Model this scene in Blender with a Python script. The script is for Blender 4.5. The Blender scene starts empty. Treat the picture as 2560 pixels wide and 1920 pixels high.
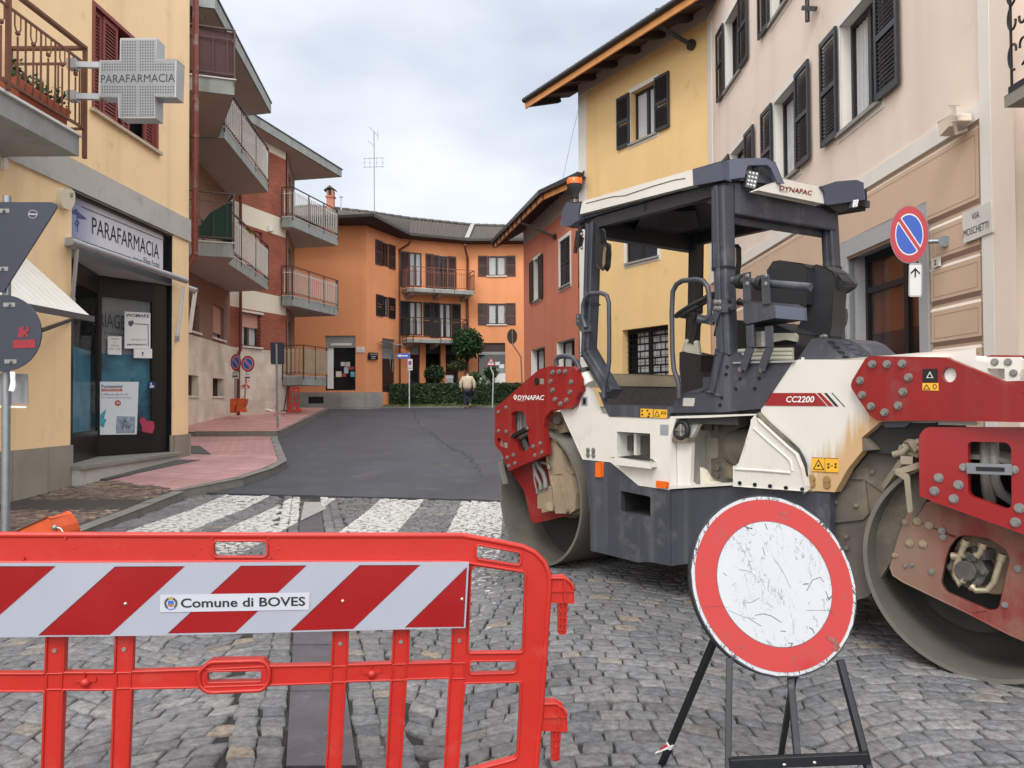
import bpy, bmesh, math, random
from mathutils import Vector, Matrix, noise as mnoise
from mathutils.geometry import tessellate_polygon
random.seed(7)
R = math.radians
sc = bpy.context.scene
# ------------------------------------------------------------------ camera
F = 1960.0; H = 1.35; PITCH = R(1.26); ROLL = R(.33)     # focal length in photo pixels (2560 wide)
_f = Vector((0, math.cos(PITCH), math.sin(PITCH)))
_r0 = Vector((1, 0, 0)); _u0 = _r0.cross(_f)
_r = _r0*math.cos(ROLL) - _u0*math.sin(ROLL); _u = _r0*math.sin(ROLL) + _u0*math.cos(ROLL)
CAM = Vector((0, 0, H))
cd = bpy.data.cameras.new('camera'); cam = bpy.data.objects.new('camera', cd)
sc.collection.objects.link(cam); sc.camera = cam
cd.sensor_width = 36; cd.lens = 36*F/2560; cd.clip_end = 2000; cd.clip_start = .05
cam.matrix_world = Matrix(((_r.x, _u.x, -_f.x, 0), (_r.y, _u.y, -_f.y, 0), (_r.z, _u.z, -_f.z, H), (0, 0, 0, 1)))
# ------------------------------------------------------------------ world: overcast daylight
w = bpy.data.worlds.new('World'); sc.world = w; w.use_nodes = True
nt = w.node_tree; nt.nodes.clear(); N = nt.nodes.new; L = nt.links.new
out = N('ShaderNodeOutputWorld'); bg = N('ShaderNodeBackground'); L(bg.outputs[0], out.inputs[0])
sky = N('ShaderNodeTexSky'); sky.sky_type = 'NISHITA'; sky.sun_disc = False
SUN_EL, SUN_AZ = R(46), R(195)
sky.sun_elevation = SUN_EL; sky.sun_rotation = SUN_AZ
tc = N('ShaderNodeTexCoord')
mp = N('ShaderNodeMapping'); mp.inputs['Scale'].default_value = (1, 1, 2.2); mp.inputs['Location'].default_value = (.9, .35, .25)
L(tc.outputs['Generated'], mp.inputs[0])
nz = N('ShaderNodeTexNoise'); nz.inputs['Scale'].default_value = 2.1; nz.inputs['Detail'].default_value = 4; nz.inputs['Roughness'].default_value = .48
L(mp.outputs[0], nz.inputs['Vector'])
cr = N('ShaderNodeValToRGB'); L(nz.outputs['Fac'], cr.inputs[0])
cr.color_ramp.elements[0].position = .36; cr.color_ramp.elements[0].color = (.46, .53, .65, 1)
cr.color_ramp.elements[1].position = .62; cr.color_ramp.elements[1].color = (.84, .86, .91, 1)
e = cr.color_ramp.elements.new(.5); e.color = (.65, .70, .79, 1)
sep = N('ShaderNodeSeparateXYZ'); L(tc.outputs['Generated'], sep.inputs[0])
hz = N('ShaderNodeMapRange'); hz.inputs[1].default_value = .05; hz.inputs[2].default_value = .38; hz.inputs[3].default_value = .8; hz.inputs[4].default_value = 0; L(sep.outputs['Z'], hz.inputs[0])
mx = N('ShaderNodeMix'); mx.data_type = 'RGBA'; L(hz.outputs[0], mx.inputs[0]); L(cr.outputs[0], mx.inputs[6]); mx.inputs[7].default_value = (.80, .83, .89, 1)
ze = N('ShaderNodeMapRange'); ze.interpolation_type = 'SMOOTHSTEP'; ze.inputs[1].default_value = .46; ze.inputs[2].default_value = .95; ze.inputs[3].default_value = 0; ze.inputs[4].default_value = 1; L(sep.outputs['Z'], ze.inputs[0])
# cloud deck brightened overhead and behind the camera, out of view, to light facades
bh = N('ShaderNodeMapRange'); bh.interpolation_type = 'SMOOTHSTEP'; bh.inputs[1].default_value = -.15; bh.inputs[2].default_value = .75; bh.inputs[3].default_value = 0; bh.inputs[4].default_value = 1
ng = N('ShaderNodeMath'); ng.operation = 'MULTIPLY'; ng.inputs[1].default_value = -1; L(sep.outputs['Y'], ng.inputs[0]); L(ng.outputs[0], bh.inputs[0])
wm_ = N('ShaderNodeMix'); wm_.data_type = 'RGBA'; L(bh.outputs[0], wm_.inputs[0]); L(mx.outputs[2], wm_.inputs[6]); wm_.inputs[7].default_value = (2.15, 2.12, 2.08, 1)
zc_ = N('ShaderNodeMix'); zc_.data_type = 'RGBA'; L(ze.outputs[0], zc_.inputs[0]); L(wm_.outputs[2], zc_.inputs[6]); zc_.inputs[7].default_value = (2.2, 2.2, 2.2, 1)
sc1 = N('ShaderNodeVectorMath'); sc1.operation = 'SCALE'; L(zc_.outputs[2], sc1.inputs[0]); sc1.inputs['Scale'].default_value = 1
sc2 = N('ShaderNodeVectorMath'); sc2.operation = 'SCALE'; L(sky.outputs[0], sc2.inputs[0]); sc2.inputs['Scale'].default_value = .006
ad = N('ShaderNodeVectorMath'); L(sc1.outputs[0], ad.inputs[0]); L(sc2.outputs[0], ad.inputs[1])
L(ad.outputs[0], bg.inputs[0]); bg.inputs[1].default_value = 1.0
sl = bpy.data.lights.new('sun', 'SUN'); sl.energy = 1.3; sl.angle = R(18); sl.color = (1, .97, .93)
so = bpy.data.objects.new('sun', sl); sc.collection.objects.link(so)
_sd = Vector((math.sin(SUN_AZ)*math.cos(SUN_EL), math.cos(SUN_AZ)*math.cos(SUN_EL), math.sin(SUN_EL)))
so.rotation_euler = _sd.to_track_quat('Z', 'Y').to_euler()
sc.view_settings.view_transform = 'Standard'; sc.view_settings.look = 'None'; sc.view_settings.exposure = .2; sc.view_settings.gamma = 1
sc.cycles.max_bounces = 6; sc.cycles.transparent_max_bounces = 12
# ------------------------------------------------------------------ pixel rays -> real places
def ray(U, W): return _f + _r*((U-1280)/F) - _u*((W-960)/F)
def crop(ox, oy, k): return lambda x, y: (ox+x*k, oy+y*k)
V = crop(0, 0, 1.1573)
A1 = crop(0, 0, .3255); A2 = crop(0, 440, .3255); A3 = crop(0, 940, .3255); A4 = crop(440, 0, .3255); A5 = crop(440, 440, .2532)
A6 = crop(460, 760, .2532); A7 = crop(720, 500, .2893); A8 = crop(460, 1000, .3797)
B1 = crop(1200, 0, .2893); B2 = crop(1760, 0, .3617); B3 = crop(1860, 400, .3165); B4 = crop(1220, 380, .2532); B5 = crop(1380, 380, .3617)
B6 = crop(1200, 860, .3496); B7 = crop(1480, 860, .3497); B8 = crop(1960, 860, .5305)
C1 = crop(0, 1280, .3888); C2 = crop(700, 1280, .3888); C3 = crop(1500, 1200, .4339)
D1 = crop(1220, 1000, .2653); D2 = crop(2060, 1100, .3858); D3 = crop(1680, 640, .2532); D4 = crop(1640, 1020, .2441)
E1 = crop(940, 780, .1808); E2 = crop(2060, 0, .2411); E3 = crop(1100, 640, .2170)
def px(c, *pts): return [c(*p) for p in pts]
class Pl:                                   # a vertical plane: facade, machine side, barrier
    def __init__(s, p, d, lean=0):
        s.p = Vector((p[0], p[1], 0)); s.d = Vector((d[0], d[1], 0)).normalized()
        s.n = Vector((s.d.y, -s.d.x, 0))
        if s.n.dot(CAM-s.p) < 0: s.n = -s.n
        s.rt = Vector((0, 0, 1)).cross(s.n)   # viewer's right
    def P(s, U, W, off=0):
        r = ray(U, W); return CAM + r*(((s.p+s.n*off-CAM).dot(s.n))/r.dot(s.n))
    def sz(s, U, W, off=0):
        q = s.P(U, W, off); return (q-s.p).dot(s.d), q.z
    def s(s_, U, W=1000, off=0): return s_.sz(U, W, off)[0]
    def z(s_, U, W, off=0): return s_.sz(U, W, off)[1]
    def W(s_, a, z, off=0): return s_.p + s_.d*a + s_.n*off + Vector((0, 0, z))
def atz(U, W, z):
    r = ray(U, W); return CAM + r*((z-H)/r.z)
def atY(U, W, Y):
    r = ray(U, W); return CAM + r*(Y/r.y)
def g(y): return .04*min(max(y-10, 0), 26)
def onground(U, W, dz=0):
    z = dz
    for i in range(40):
        p = atz(U, W, min(z, 1.3)); z = .5*z+.5*(g(p.y)+dz)
    return p
# ------------------------------------------------------------------ materials
KA = 1.0
def lin(h, k=None):
    h = h.lstrip('#'); k = KA if k is None else k
    v = [int(h[i:i+2], 16)/255 for i in (0, 2, 4)]
    return tuple(min(.9, (c/12.92 if c <= .04045 else ((c+.055)/1.055)**2.4)*k) for c in v) + (1,)
MC = {}
def M(name, col, rough=.6, metal=0, var=.12, scale=3., bump=0., bscale=80., dirt=None, alpha=1, spec=.5, emit=0, coord='Object', streak=None):
    if name in MC: return MC[name]
    m = bpy.data.materials.new(name); m.use_nodes = True; MC[name] = m
    t = m.node_tree; t.nodes.clear(); N = t.nodes.new; L = t.links.new
    o = N('ShaderNodeOutputMaterial'); b = N('ShaderNodeBsdfPrincipled'); L(b.outputs[0], o.inputs[0])
    c = lin(col) if isinstance(col, str) else tuple(col)+(1,)
    tc = N('ShaderNodeTexCoord'); vec = tc.outputs[coord]
    nz = N('ShaderNodeTexNoise'); nz.inputs['Scale'].default_value = scale; nz.inputs['Detail'].default_value = 6; nz.inputs['Roughness'].default_value = .6; L(vec, nz.inputs['Vector'])
    cr = N('ShaderNodeValToRGB'); L(nz.outputs['Fac'], cr.inputs[0])
    cr.color_ramp.elements[0].position = .3; cr.color_ramp.elements[0].color = tuple(x*(1-var) for x in c[:3])+(1,)
    cr.color_ramp.elements[1].position = .7; cr.color_ramp.elements[1].color = tuple(min(.92, x*(1+var)) for x in c[:3])+(1,)
    col_out = cr.outputs[0]
    if dirt:                                # (colour, amount 0..1, noise scale)
        n2 = N('ShaderNodeTexNoise'); n2.inputs['Scale'].default_value = dirt[2]; n2.inputs['Detail'].default_value = 8; n2.inputs['Roughness'].default_value = .7
        L(vec, n2.inputs['Vector'])
        mr = N('ShaderNodeMapRange'); mr.inputs[1].default_value = .66-.3*dirt[1]; mr.inputs[2].default_value = .82-.25*dirt[1]; mr.inputs[3].default_value = 0; mr.inputs[4].default_value = .8; L(n2.outputs['Fac'], mr.inputs[0])
        mi = N('ShaderNodeMix'); mi.data_type = 'RGBA'; L(mr.outputs[0], mi.inputs[0]); L(col_out, mi.inputs[6]); mi.inputs[7].default_value = lin(dirt[0]); col_out = mi.outputs[2]
    if streak:                              # vertical run marks (colour, amount, frequency)
        mp = N('ShaderNodeMapping'); mp.inputs['Scale'].default_value = (streak[2], streak[2], streak[2]*.05); L(vec, mp.inputs[0])
        n3 = N('ShaderNodeTexNoise'); n3.inputs['Scale'].default_value = 1; n3.inputs['Detail'].default_value = 5; L(mp.outputs[0], n3.inputs['Vector'])
        mr = N('ShaderNodeMapRange'); mr.inputs[1].default_value = .52; mr.inputs[2].default_value = .78; mr.inputs[3].default_value = 0; mr.inputs[4].default_value = streak[1]; L(n3.outputs['Fac'], mr.inputs[0])
        mi = N('ShaderNodeMix'); mi.data_type = 'RGBA'; L(mr.outputs[0], mi.inputs[0]); L(col_out, mi.inputs[6]); mi.inputs[7].default_value = lin(streak[0]); col_out = mi.outputs[2]
    L(col_out, b.inputs['Base Color'])
    mrr = N('ShaderNodeMapRange'); mrr.inputs[3].default_value = max(.02, rough-.1); mrr.inputs[4].default_value = min(1, rough+.1); L(nz.outputs['Fac'], mrr.inputs[0]); L(mrr.outputs[0], b.inputs['Roughness'])
    b.inputs['Metallic'].default_value = metal; b.inputs['Alpha'].default_value = alpha; b.inputs['Specular IOR Level'].default_value = spec
    if emit: b.inputs['Emission Color'].default_value = c; b.inputs['Emission Strength'].default_value = emit
    if bump:
        n4 = N('ShaderNodeTexNoise'); n4.inputs['Scale'].default_value = bscale; n4.inputs['Detail'].default_value = 3; L(vec, n4.inputs['Vector'])
        bu = N('ShaderNodeBump'); bu.inputs['Strength'].default_value = bump; bu.inputs['Distance'].default_value = .01; L(n4.outputs['Fac'], bu.inputs['Height']); L(bu.outputs[0], b.inputs['Normal'])
    return m
def Mbrick(name, c1, c2, mortar, d, bw, bh, msize=.01, rough=.8, rot=0, bump=.3, bias=0, off=.5):
    """bricks or tiles laid along the horizontal direction d (None: on the ground)"""
    if name in MC: return MC[name]
    m = bpy.data.materials.new(name); m.use_nodes = True; MC[name] = m
    t = m.node_tree; t.nodes.clear(); N = t.nodes.new; L = t.links.new
    o = N('ShaderNodeOutputMaterial'); b = N('ShaderNodeBsdfPrincipled'); L(b.outputs[0], o.inputs[0])
    tc = N('ShaderNodeTexCoord')
    if d is not None:
        dt = N('ShaderNodeVectorMath'); dt.operation = 'DOT_PRODUCT'; L(tc.outputs['Object'], dt.inputs[0]); dt.inputs[1].default_value = (d[0], d[1], 0)
        sp = N('ShaderNodeSeparateXYZ'); L(tc.outputs['Object'], sp.inputs[0])
        cb = N('ShaderNodeCombineXYZ'); L(dt.outputs['Value'], cb.inputs[0]); L(sp.outputs['Z'], cb.inputs[1]); vec = cb.outputs[0]
    else:
        mp = N('ShaderNodeMapping'); mp.inputs['Rotation'].default_value = (0, 0, rot); L(tc.outputs['Object'], mp.inputs[0]); vec = mp.outputs[0]
    br = N('ShaderNodeTexBrick'); L(vec, br.inputs['Vector']); br.offset = off
    br.inputs['Color1'].default_value = lin(c1); br.inputs['Color2'].default_value = lin(c2); br.inputs['Mortar'].default_value = lin(mortar)
    br.inputs['Scale'].default_value = 1; br.inputs['Mortar Size'].default_value = msize; br.inputs['Brick Width'].default_value = bw; br.inputs['Row Height'].default_value = bh; br.inputs['Bias'].default_value = bias
    br.inputs['Mortar Smooth'].default_value = .3
    nz = N('ShaderNodeTexNoise'); nz.inputs['Scale'].default_value = 1.3; nz.inputs['Detail'].default_value = 8; L(tc.outputs['Object'], nz.inputs['Vector'])
    mr = N('ShaderNodeMapRange'); mr.inputs[1].default_value = .3; mr.inputs[2].default_value = .7; mr.inputs[3].default_value = .78; mr.inputs[4].default_value = 1.14; L(nz.outputs['Fac'], mr.inputs[0])
    sv = N('ShaderNodeVectorMath'); sv.operation = 'SCALE'; L(br.outputs[0], sv.inputs[0]); L(mr.outputs[0], sv.inputs['Scale']); L(sv.outputs[0], b.inputs['Base Color'])
    b.inputs['Roughness'].default_value = rough
    bu = N('ShaderNodeBump'); bu.inputs['Strength'].default_value = bump; bu.inputs['Distance'].default_value = .01; bu.invert = True; L(br.outputs['Fac'], bu.inputs['Height']); L(bu.outputs[0], b.inputs['Normal'])
    return m
GLASS = M('window_glass', (.02, .025, .03), .05, 0, 0, alpha=.15, spec=.9)
DARKGLASS = M('dark_glass', (.015, .018, .02), .06, 0, 0, alpha=.8, spec=.7)
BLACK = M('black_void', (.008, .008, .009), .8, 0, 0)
CURTAIN = M('curtain', '#eceff0', .9, 0, .06, 9, streak=('#b9c0c4', .5, 30))
# ------------------------------------------------------------------ mesh building
def fillet(pts, r, n=4):
    """round the corners of a 2-D polygon"""
    o = []; m = len(pts)
    for i in range(m):
        a = Vector(pts[i-1][:2]); b = Vector(pts[i][:2]); c = Vector(pts[(i+1) % m][:2])
        l1 = (a-b).length; l2 = (c-b).length
        if l1 < 1e-6 or l2 < 1e-6: continue
        q = min(r, l1*.45, l2*.45); p = b+(a-b)/l1*q; s = b+(c-b)/l2*q
        for k in range(n+1):
            t = k/n; x = p*(1-t)**2 + b*2*t*(1-t) + s*t*t; o.append((x.x, x.y))
    return o
def ell(cx, cy, rx, ry, n=24, rot=0):
    return [(cx+rx*math.cos(a)*math.cos(rot)-ry*math.sin(a)*math.sin(rot), cy+rx*math.cos(a)*math.sin(rot)+ry*math.sin(a)*math.cos(rot)) for a in [2*math.pi*i/n for i in range(n)]]
class MB:
    def __init__(s, mat=None): s.v = []; s.f = []; s.mi = []; s.sm = []; s.mats = []; s.cur = 0; s.smooth = False; mat and s.m(mat)
    def m(s, mat):
        if mat not in s.mats: s.mats.append(mat)
        s.cur = s.mats.index(mat); return s
    def face(s, pts):
        b = len(s.v); s.v += [tuple(p) for p in pts]; s.f.append(tuple(range(b, b+len(pts)))); s.mi.append(s.cur); s.sm.append(s.smooth)
    def add(s, vs, fs, smooth=None):
        b = len(s.v); s.v += [tuple(p) for p in vs]
        for f in fs: s.f.append(tuple(i+b for i in f)); s.mi.append(s.cur); s.sm.append(s.smooth if smooth is None else smooth)
    def prism(s, loops, vec):
        """loops: outer + holes (front face, 3-D points); extruded by vec"""
        if not isinstance(loops[0], (list, tuple)): loops = [loops]
        vec = Vector(vec); flat = [Vector(p) for l in loops for p in l]; n = len(flat)
        tris = tessellate_polygon([[Vector(p) for p in l] for l in loops])
        fs = [tuple(t) for t in tris] + [tuple(i+n for i in reversed(t)) for t in tris]
        b = 0
        for l in loops:
            k = len(l)
            for i in range(k): j = (i+1) % k; fs.append((b+i, b+j, b+j+n, b+i+n))
            b += k
        s.add(flat+[p+vec for p in flat], fs, False); return s
    def pp(s, pl, pts, off=0, th=.02, holes=(), r=0):
        L = [[pl.P(*p, off) for p in (fillet(q, r) if r else q)] for q in [pts]+list(holes)]
        return s.prism(L, -pl.n*th)
    def pbox(s, pl, s0, s1, z0, z1, o0, o1):
        a, b = min(s0, s1), max(s0, s1)
        P = [pl.W(a, z0, o1), pl.W(b, z0, o1), pl.W(b, z1, o1), pl.W(a, z1, o1)]
        return s.prism(P, -pl.n*(o1-o0))
    def box(s, c, sx, sy, sz, rz=0):
        c = Vector(c); q = Matrix.Rotation(rz, 3, 'Z')
        P = [c+q@Vector((x*sx/2, y*sy/2, -sz/2)) for x, y in ((-1, -1), (1, -1), (1, 1), (-1, 1))]
        return s.prism(P, (0, 0, sz))
    def bar(s, a, b, wx, wy, up=(0, 0, 1)):
        """rectangular bar from a to b; wx across, wy along 'up'"""
        a, b = Vector(a), Vector(b); d = (b-a).normalized(); x = d.cross(Vector(up))
        if x.length < 1e-4: x = d.cross(Vector((1, 0, 0)))
        x.normalize(); y = x.cross(d)
        return s.prism([a+x*wx/2*i+y*wy/2*j for i, j in ((-1, -1), (1, -1), (1, 1), (-1, 1))], b-a)
    def tube(s, path, r, n=10, cap=True, closed=False):
        path = [Vector(p) for p in path]; m = len(path); rs = r if isinstance(r, (list, tuple)) else [r]*m
        vs = []; fs = []; px_ = None
        for i, p in enumerate(path):
            if closed: d = (path[(i+1) % m]-path[i-1])
            else: d = path[min(i+1, m-1)]-path[max(i-1, 0)]
            d.normalize()
            if px_ is None:
                x = d.cross(Vector((0, 0, 1)))
                if x.length < .1: x = d.cross(Vector((1, 0, 0)))
            else: x = px_-d*px_.dot(d)
            x.normalize(); px_ = x; y = d.cross(x)
            for k in range(n): a = 2*math.pi*k/n; vs.append(p+(x*math.cos(a)+y*math.sin(a))*rs[i])
        for i in range(m if closed else m-1):
            j = (i+1) % m
            for k in range(n): l = (k+1) % n; fs.append((i*n+k, i*n+l, j*n+l, j*n+k))
        s.add(vs, fs, True)
        if cap and not closed: s.add(vs[:n], [tuple(range(n))], False); s.add(vs[-n:], [tuple(range(n))], False)
        return s
    def cyl(s, a, b, r, n=24): return s.tube([a, b], r, n)
    def ring(s, c, ax, r1, r0, ln, n=48):
        """hollow cylinder, centre of its front face c, axis ax (into the depth), outer/inner radius"""
        ax = Vector(ax).normalized(); c = Vector(c); x = ax.cross(Vector((0, 0, 1))).normalized(); y = ax.cross(x)
        vs = []; fs = []
        for (rr, q) in ((r1, 0), (r1, ln), (r0, ln), (r0, 0)):
            for k in range(n): a = 2*math.pi*k/n; vs.append(c+ax*q+(x*math.cos(a)+y*math.sin(a))*rr)
        for j in range(4):
            for k in range(n): l = (k+1) % n; q = (j+1) % 4; fs.append((j*n+k, j*n+l, q*n+l, q*n+k))
        for i, f in enumerate(fs): pass
        s.add(vs, [f for i, f in enumerate(fs) if (i//n) in (0, 2)], True); s.add(vs, [f for i, f in enumerate(fs) if (i//n) in (1, 3)], False); return s
    def ball(s, c, r, n=12, m=8, sq=(1, 1, 1)):
        vs = []; fs = []
        for i in range(m+1):
            t = math.pi*i/m
            for k in range(n): a = 2*math.pi*k/n; vs.append((c[0]+r*sq[0]*math.sin(t)*math.cos(a), c[1]+r*sq[1]*math.sin(t)*math.sin(a), c[2]+r*sq[2]*math.cos(t)))
        for i in range(m):
            for k in range(n): l = (k+1) % n; fs.append((i*n+k, i*n+l, (i+1)*n+l, (i+1)*n+k))
        s.add(vs, fs, True); return s
    def bolt(s, c, n_, r=.02, h=.015, wash=True):
        c = Vector(c); n_ = Vector(n_)
        if wash: s.tube([c, c+n_*h*.35], r*1.35, 14)
        return s.tube([c, c+n_*h], r, 6)
    def text(s, txt, p00, p10, p01, ext=.002, bold=False, shear=0):
        cu = bpy.data.curves.new('t', 'FONT'); cu.body = txt; cu.size = 1; cu.align_x = 'LEFT'; cu.resolution_u = 3; cu.shear = shear
        if bold: cu.offset = .018
        ob = bpy.data.objects.new('t', cu); sc.collection.objects.link(ob); bpy.context.view_layer.update()
        me = ob.evaluated_get(bpy.context.evaluated_depsgraph_get()).to_mesh()
        vs = [v.co.copy() for v in me.vertices]; fs = [tuple(p.vertices) for p in me.polygons]
        if vs:
            x0 = min(v.x for v in vs); x1 = max(v.x for v in vs); y0 = min(v.y for v in vs); y1 = max(v.y for v in vs)
            p00, p10, p01 = Vector(p00), Vector(p10), Vector(p01)
            n_ = (p10-p00).cross(p01-p00).normalized()
            s.add([p00+(p10-p00)*((v.x-x0)/(x1-x0))+(p01-p00)*((v.y-y0)/(y1-y0))+n_*ext for v in vs], fs, False)
        bpy.data.objects.remove(ob); bpy.data.curves.remove(cu); return s
    def ptext(s, pl, txt, bl, br, tl, off=.003, bold=False, shear=0):
        return s.text(txt, pl.P(*bl, off), pl.P(*br, off), pl.P(*tl, off), 0, bold, shear)
def org(o):
    while o.parent: o = o.parent
    return o.location
def part(name, mb, parent=None, label=None, bevel=0, seg=2, loc=None):
    me = bpy.data.meshes.new(name); o = bpy.data.objects.new(name, me)
    q = org(parent) if parent else Vector(loc or (0, 0, 0))
    me.from_pydata([(v[0]-q[0], v[1]-q[1], v[2]-q[2]) for v in mb.v], [], mb.f)
    for m in mb.mats: me.materials.append(m)
    me.polygons.foreach_set('material_index', mb.mi); me.polygons.foreach_set('use_smooth', mb.sm); me.update()
    sc.collection.objects.link(o)
    if parent: o.parent = parent
    else: o.location = q
    if label: o['label'] = label
    if bevel:
        bmm = bmesh.new(); bmm.from_mesh(me); bmesh.ops.remove_doubles(bmm, verts=bmm.verts, dist=1e-5); bmm.to_mesh(me); bmm.free()
        b = o.modifiers.new('bevel', 'BEVEL'); b.width = bevel; b.segments = seg; b.limit_method = 'ANGLE'; b.angle_limit = R(35)
    return o
def tag(o, label, cat, group=None):
    o['label'] = label; o['category'] = cat
    if group: o['group'] = group
    return o
def thing(name, label, cat, loc, group=None):
    o = bpy.data.objects.new(name, None); sc.collection.objects.link(o); o.location = loc; o.empty_display_size = .2
    return tag(o, label, cat, group)
def solo(name, mb, label, cat, group=None, bevel=0, loc=None):
    if loc is None:
        xs = [v[0] for v in mb.v]; ys = [v[1] for v in mb.v]; zs = [v[2] for v in mb.v]
        loc = ((min(xs)+max(xs))/2, (min(ys)+max(ys))/2, min(zs))
    return tag(part(name, mb, None, None, bevel, loc=loc), label, cat, group)
def struct(name, mb, kind='structure'):
    o = part(name, mb); o['kind'] = kind; return o
def wall(mb, pl, s0, s1, z0, z1, holes=(), mat=None, rev=None, depth=.18, back=BLACK, off=0, room=.5):
    """flat wall with openings; each opening gets a reveal and a dark recess behind"""
    ss = sorted({s0, s1} | {q for h in holes for q in h[:2]}); zs = sorted({z0, z1} | {q for h in holes for q in h[2:4]})
    mb.m(mat)
    for a, b in zip(ss, ss[1:]):
        for c, d in zip(zs, zs[1:]):
            x = (a+b)/2; y = (c+d)/2
            if x < s0 or x > s1 or y < z0 or y > z1: continue
            if any(h[0] < x < h[1] and h[2] < y < h[3] for h in holes): continue
            mb.face([pl.W(a, c, off), pl.W(b, c, off), pl.W(b, d, off), pl.W(a, d, off)])
    for h in holes:
        a, b, c, d = h[:4]; dp = h[4] if len(h) > 4 else depth
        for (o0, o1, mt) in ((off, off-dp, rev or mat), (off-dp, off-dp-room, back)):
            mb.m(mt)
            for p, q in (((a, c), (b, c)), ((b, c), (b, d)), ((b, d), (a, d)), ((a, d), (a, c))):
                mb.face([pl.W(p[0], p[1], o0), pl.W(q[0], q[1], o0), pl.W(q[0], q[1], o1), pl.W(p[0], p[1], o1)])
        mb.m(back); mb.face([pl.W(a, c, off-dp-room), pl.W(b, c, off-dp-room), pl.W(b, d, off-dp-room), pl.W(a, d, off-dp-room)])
def shutter(pl, s0, s1, z0, z1, off, parent, mat, slat=.055, th=.04):
    mb = MB(mat); fw = .055
    mb.pbox(pl, s0, s0+fw, z0, z1, off-th, off); mb.pbox(pl, s1-fw, s1, z0, z1, off-th, off)
    for a, b in ((z0, z0+.08), (z1-.08, z1), ((z0+z1)/2-.04, (z0+z1)/2+.04)): mb.pbox(pl, s0+fw, s1-fw, a, b, off-th, off-.002)
    z = z0+.09
    while z < z1-.1:
        if abs(z+slat/2-(z0+z1)/2) > .06:
            P = [pl.W(s0+fw, z, off-.006), pl.W(s1-fw, z, off-.006), pl.W(s1-fw, z+slat*.95, off-th+.004), pl.W(s0+fw, z+slat*.95, off-th+.004)]
            mb.prism(P, -pl.n*.005+Vector((0, 0, -.006)))
        z += slat
    return part('shutter', mb, parent)
def window(bld, pl, s0, s1, z0, z1, fmat, depth=.16, mull=1, curtain=True, shut=None, shw=None, shoff=.07, surround=None, sill=None, fw=.055, off=0, roller=None, cfrac=.8, shz=.02, name='window'):
    """frame (mesh) with glass, curtain, sill, shutters as children"""
    d = off-depth
    mb = MB(fmat)
    mb.pbox(pl, s0, s0+fw, z0, z1, d, d+.05); mb.pbox(pl, s1-fw, s1, z0, z1, d, d+.05)
    mb.pbox(pl, s0+fw, s1-fw, z0, z0+fw, d, d+.048); mb.pbox(pl, s0+fw, s1-fw, z1-fw, z1, d, d+.048)
    for k in range(mull):
        c = s0+(s1-s0)*(k+1)/(mull+1); mb.pbox(pl, c-fw*.8, c+fw*.8, z0+fw, z1-fw, d, d+.052)
    wd = part(name, mb, bld)
    if curtain:
        m2 = MB(CURTAIN); n = 14; zt = z1-fw; zb = z0+fw
        wdt = (s1-s0)*cfrac/2
        for a, b in ((s0+fw, s0+wdt), (s1-wdt, s1-fw)):
            for k in range(n):
                q0 = a+(b-a)*k/n; q1 = a+(b-a)*(k+1)/n; o0 = d-.02+.012*math.sin(k*1.9); o1 = d-.02+.012*math.sin((k+1)*1.9)
                m2.face([pl.W(q0, zb, o0), pl.W(q1, zb, o1), pl.W(q1, zt, o1), pl.W(q0, zt, o0)])
        part('curtain', m2, wd)
    gm = MB(GLASS); gm.pbox(pl, s0+fw, s1-fw, z0+fw, z1-fw, d+.018, d+.024); part('glass_pane', gm, wd)
    if roller:
        m3 = MB(roller[0]); zr = z1-(z1-z0)*roller[1]; z = zr
        while z < z1:
            m3.pbox(pl, s0+.01, s1-.01, z, min(z+.045, z1), d+.06, d+.072+.004); m3.pbox(pl, s0+.01, s1-.01, z+.045, min(z+.052, z1+.001), d+.06, d+.07); z += .052
        part('roller_shutter', m3, wd)
    if surround:
        m4 = MB(surround); e = .12
        for a, b, c, f_ in ((s0-e, s0, z0-e, z1+e), (s1, s1+e, z0-e, z1+e), (s0, s1, z1, z1+e), (s0, s1, z0-e, z0)): m4.pbox(pl, a, b, c, f_, off-.01, off+.012)
        part('surround', m4, wd)
    if sill:
        m5 = MB(sill); m5.pbox(pl, s0-.07, s1+.07, z0-.05, z0, off-.03, off+.07); part('sill', m5, wd, bevel=.01)
    if shut:
        ws = shw or (s1-s0)/2+.04
        for a in shut_list(shut, s0, s1, ws): shutter(pl, a[0], a[1], z0-shz, z1+shz, off+(shoff if a[2] else -.02), wd, shut[0])
    return wd
def shut_list(shut, s0, s1, ws):
    k = shut[1]
    if k == 'open': return [(s0-ws-.01, s0-.01, 1), (s1+.01, s1+ws+.01, 1)]
    if k == 'closed': return [(s0+.01, (s0+s1)/2-.003, 0), ((s0+s1)/2+.003, s1-.01, 0)]
    if k == 'lo': return [(s0-ws-.01, s0-.01, 1)]
    if k == 'hi': return [(s1+.01, s1+ws+.01, 1)]
    return []
def pxwin(pl, uL, uR, vt, vb, uref=None, off=0):
    """opening from photo pixels: left u, right u, top v and bottom v measured at u = uref (default uL)"""
    q = uL if uref is None else uref
    a = pl.s(uL, (vt+vb)/2, off); b = pl.s(uR, (vt+vb)/2, off)
    return min(a, b), max(a, b), pl.z(q, vb, off), pl.z(q, vt, off)
def slab(mb, plan, z0, z1): return mb.prism([Vector((x, y, z0)) for x, y in plan], (0, 0, z1-z0))
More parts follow.
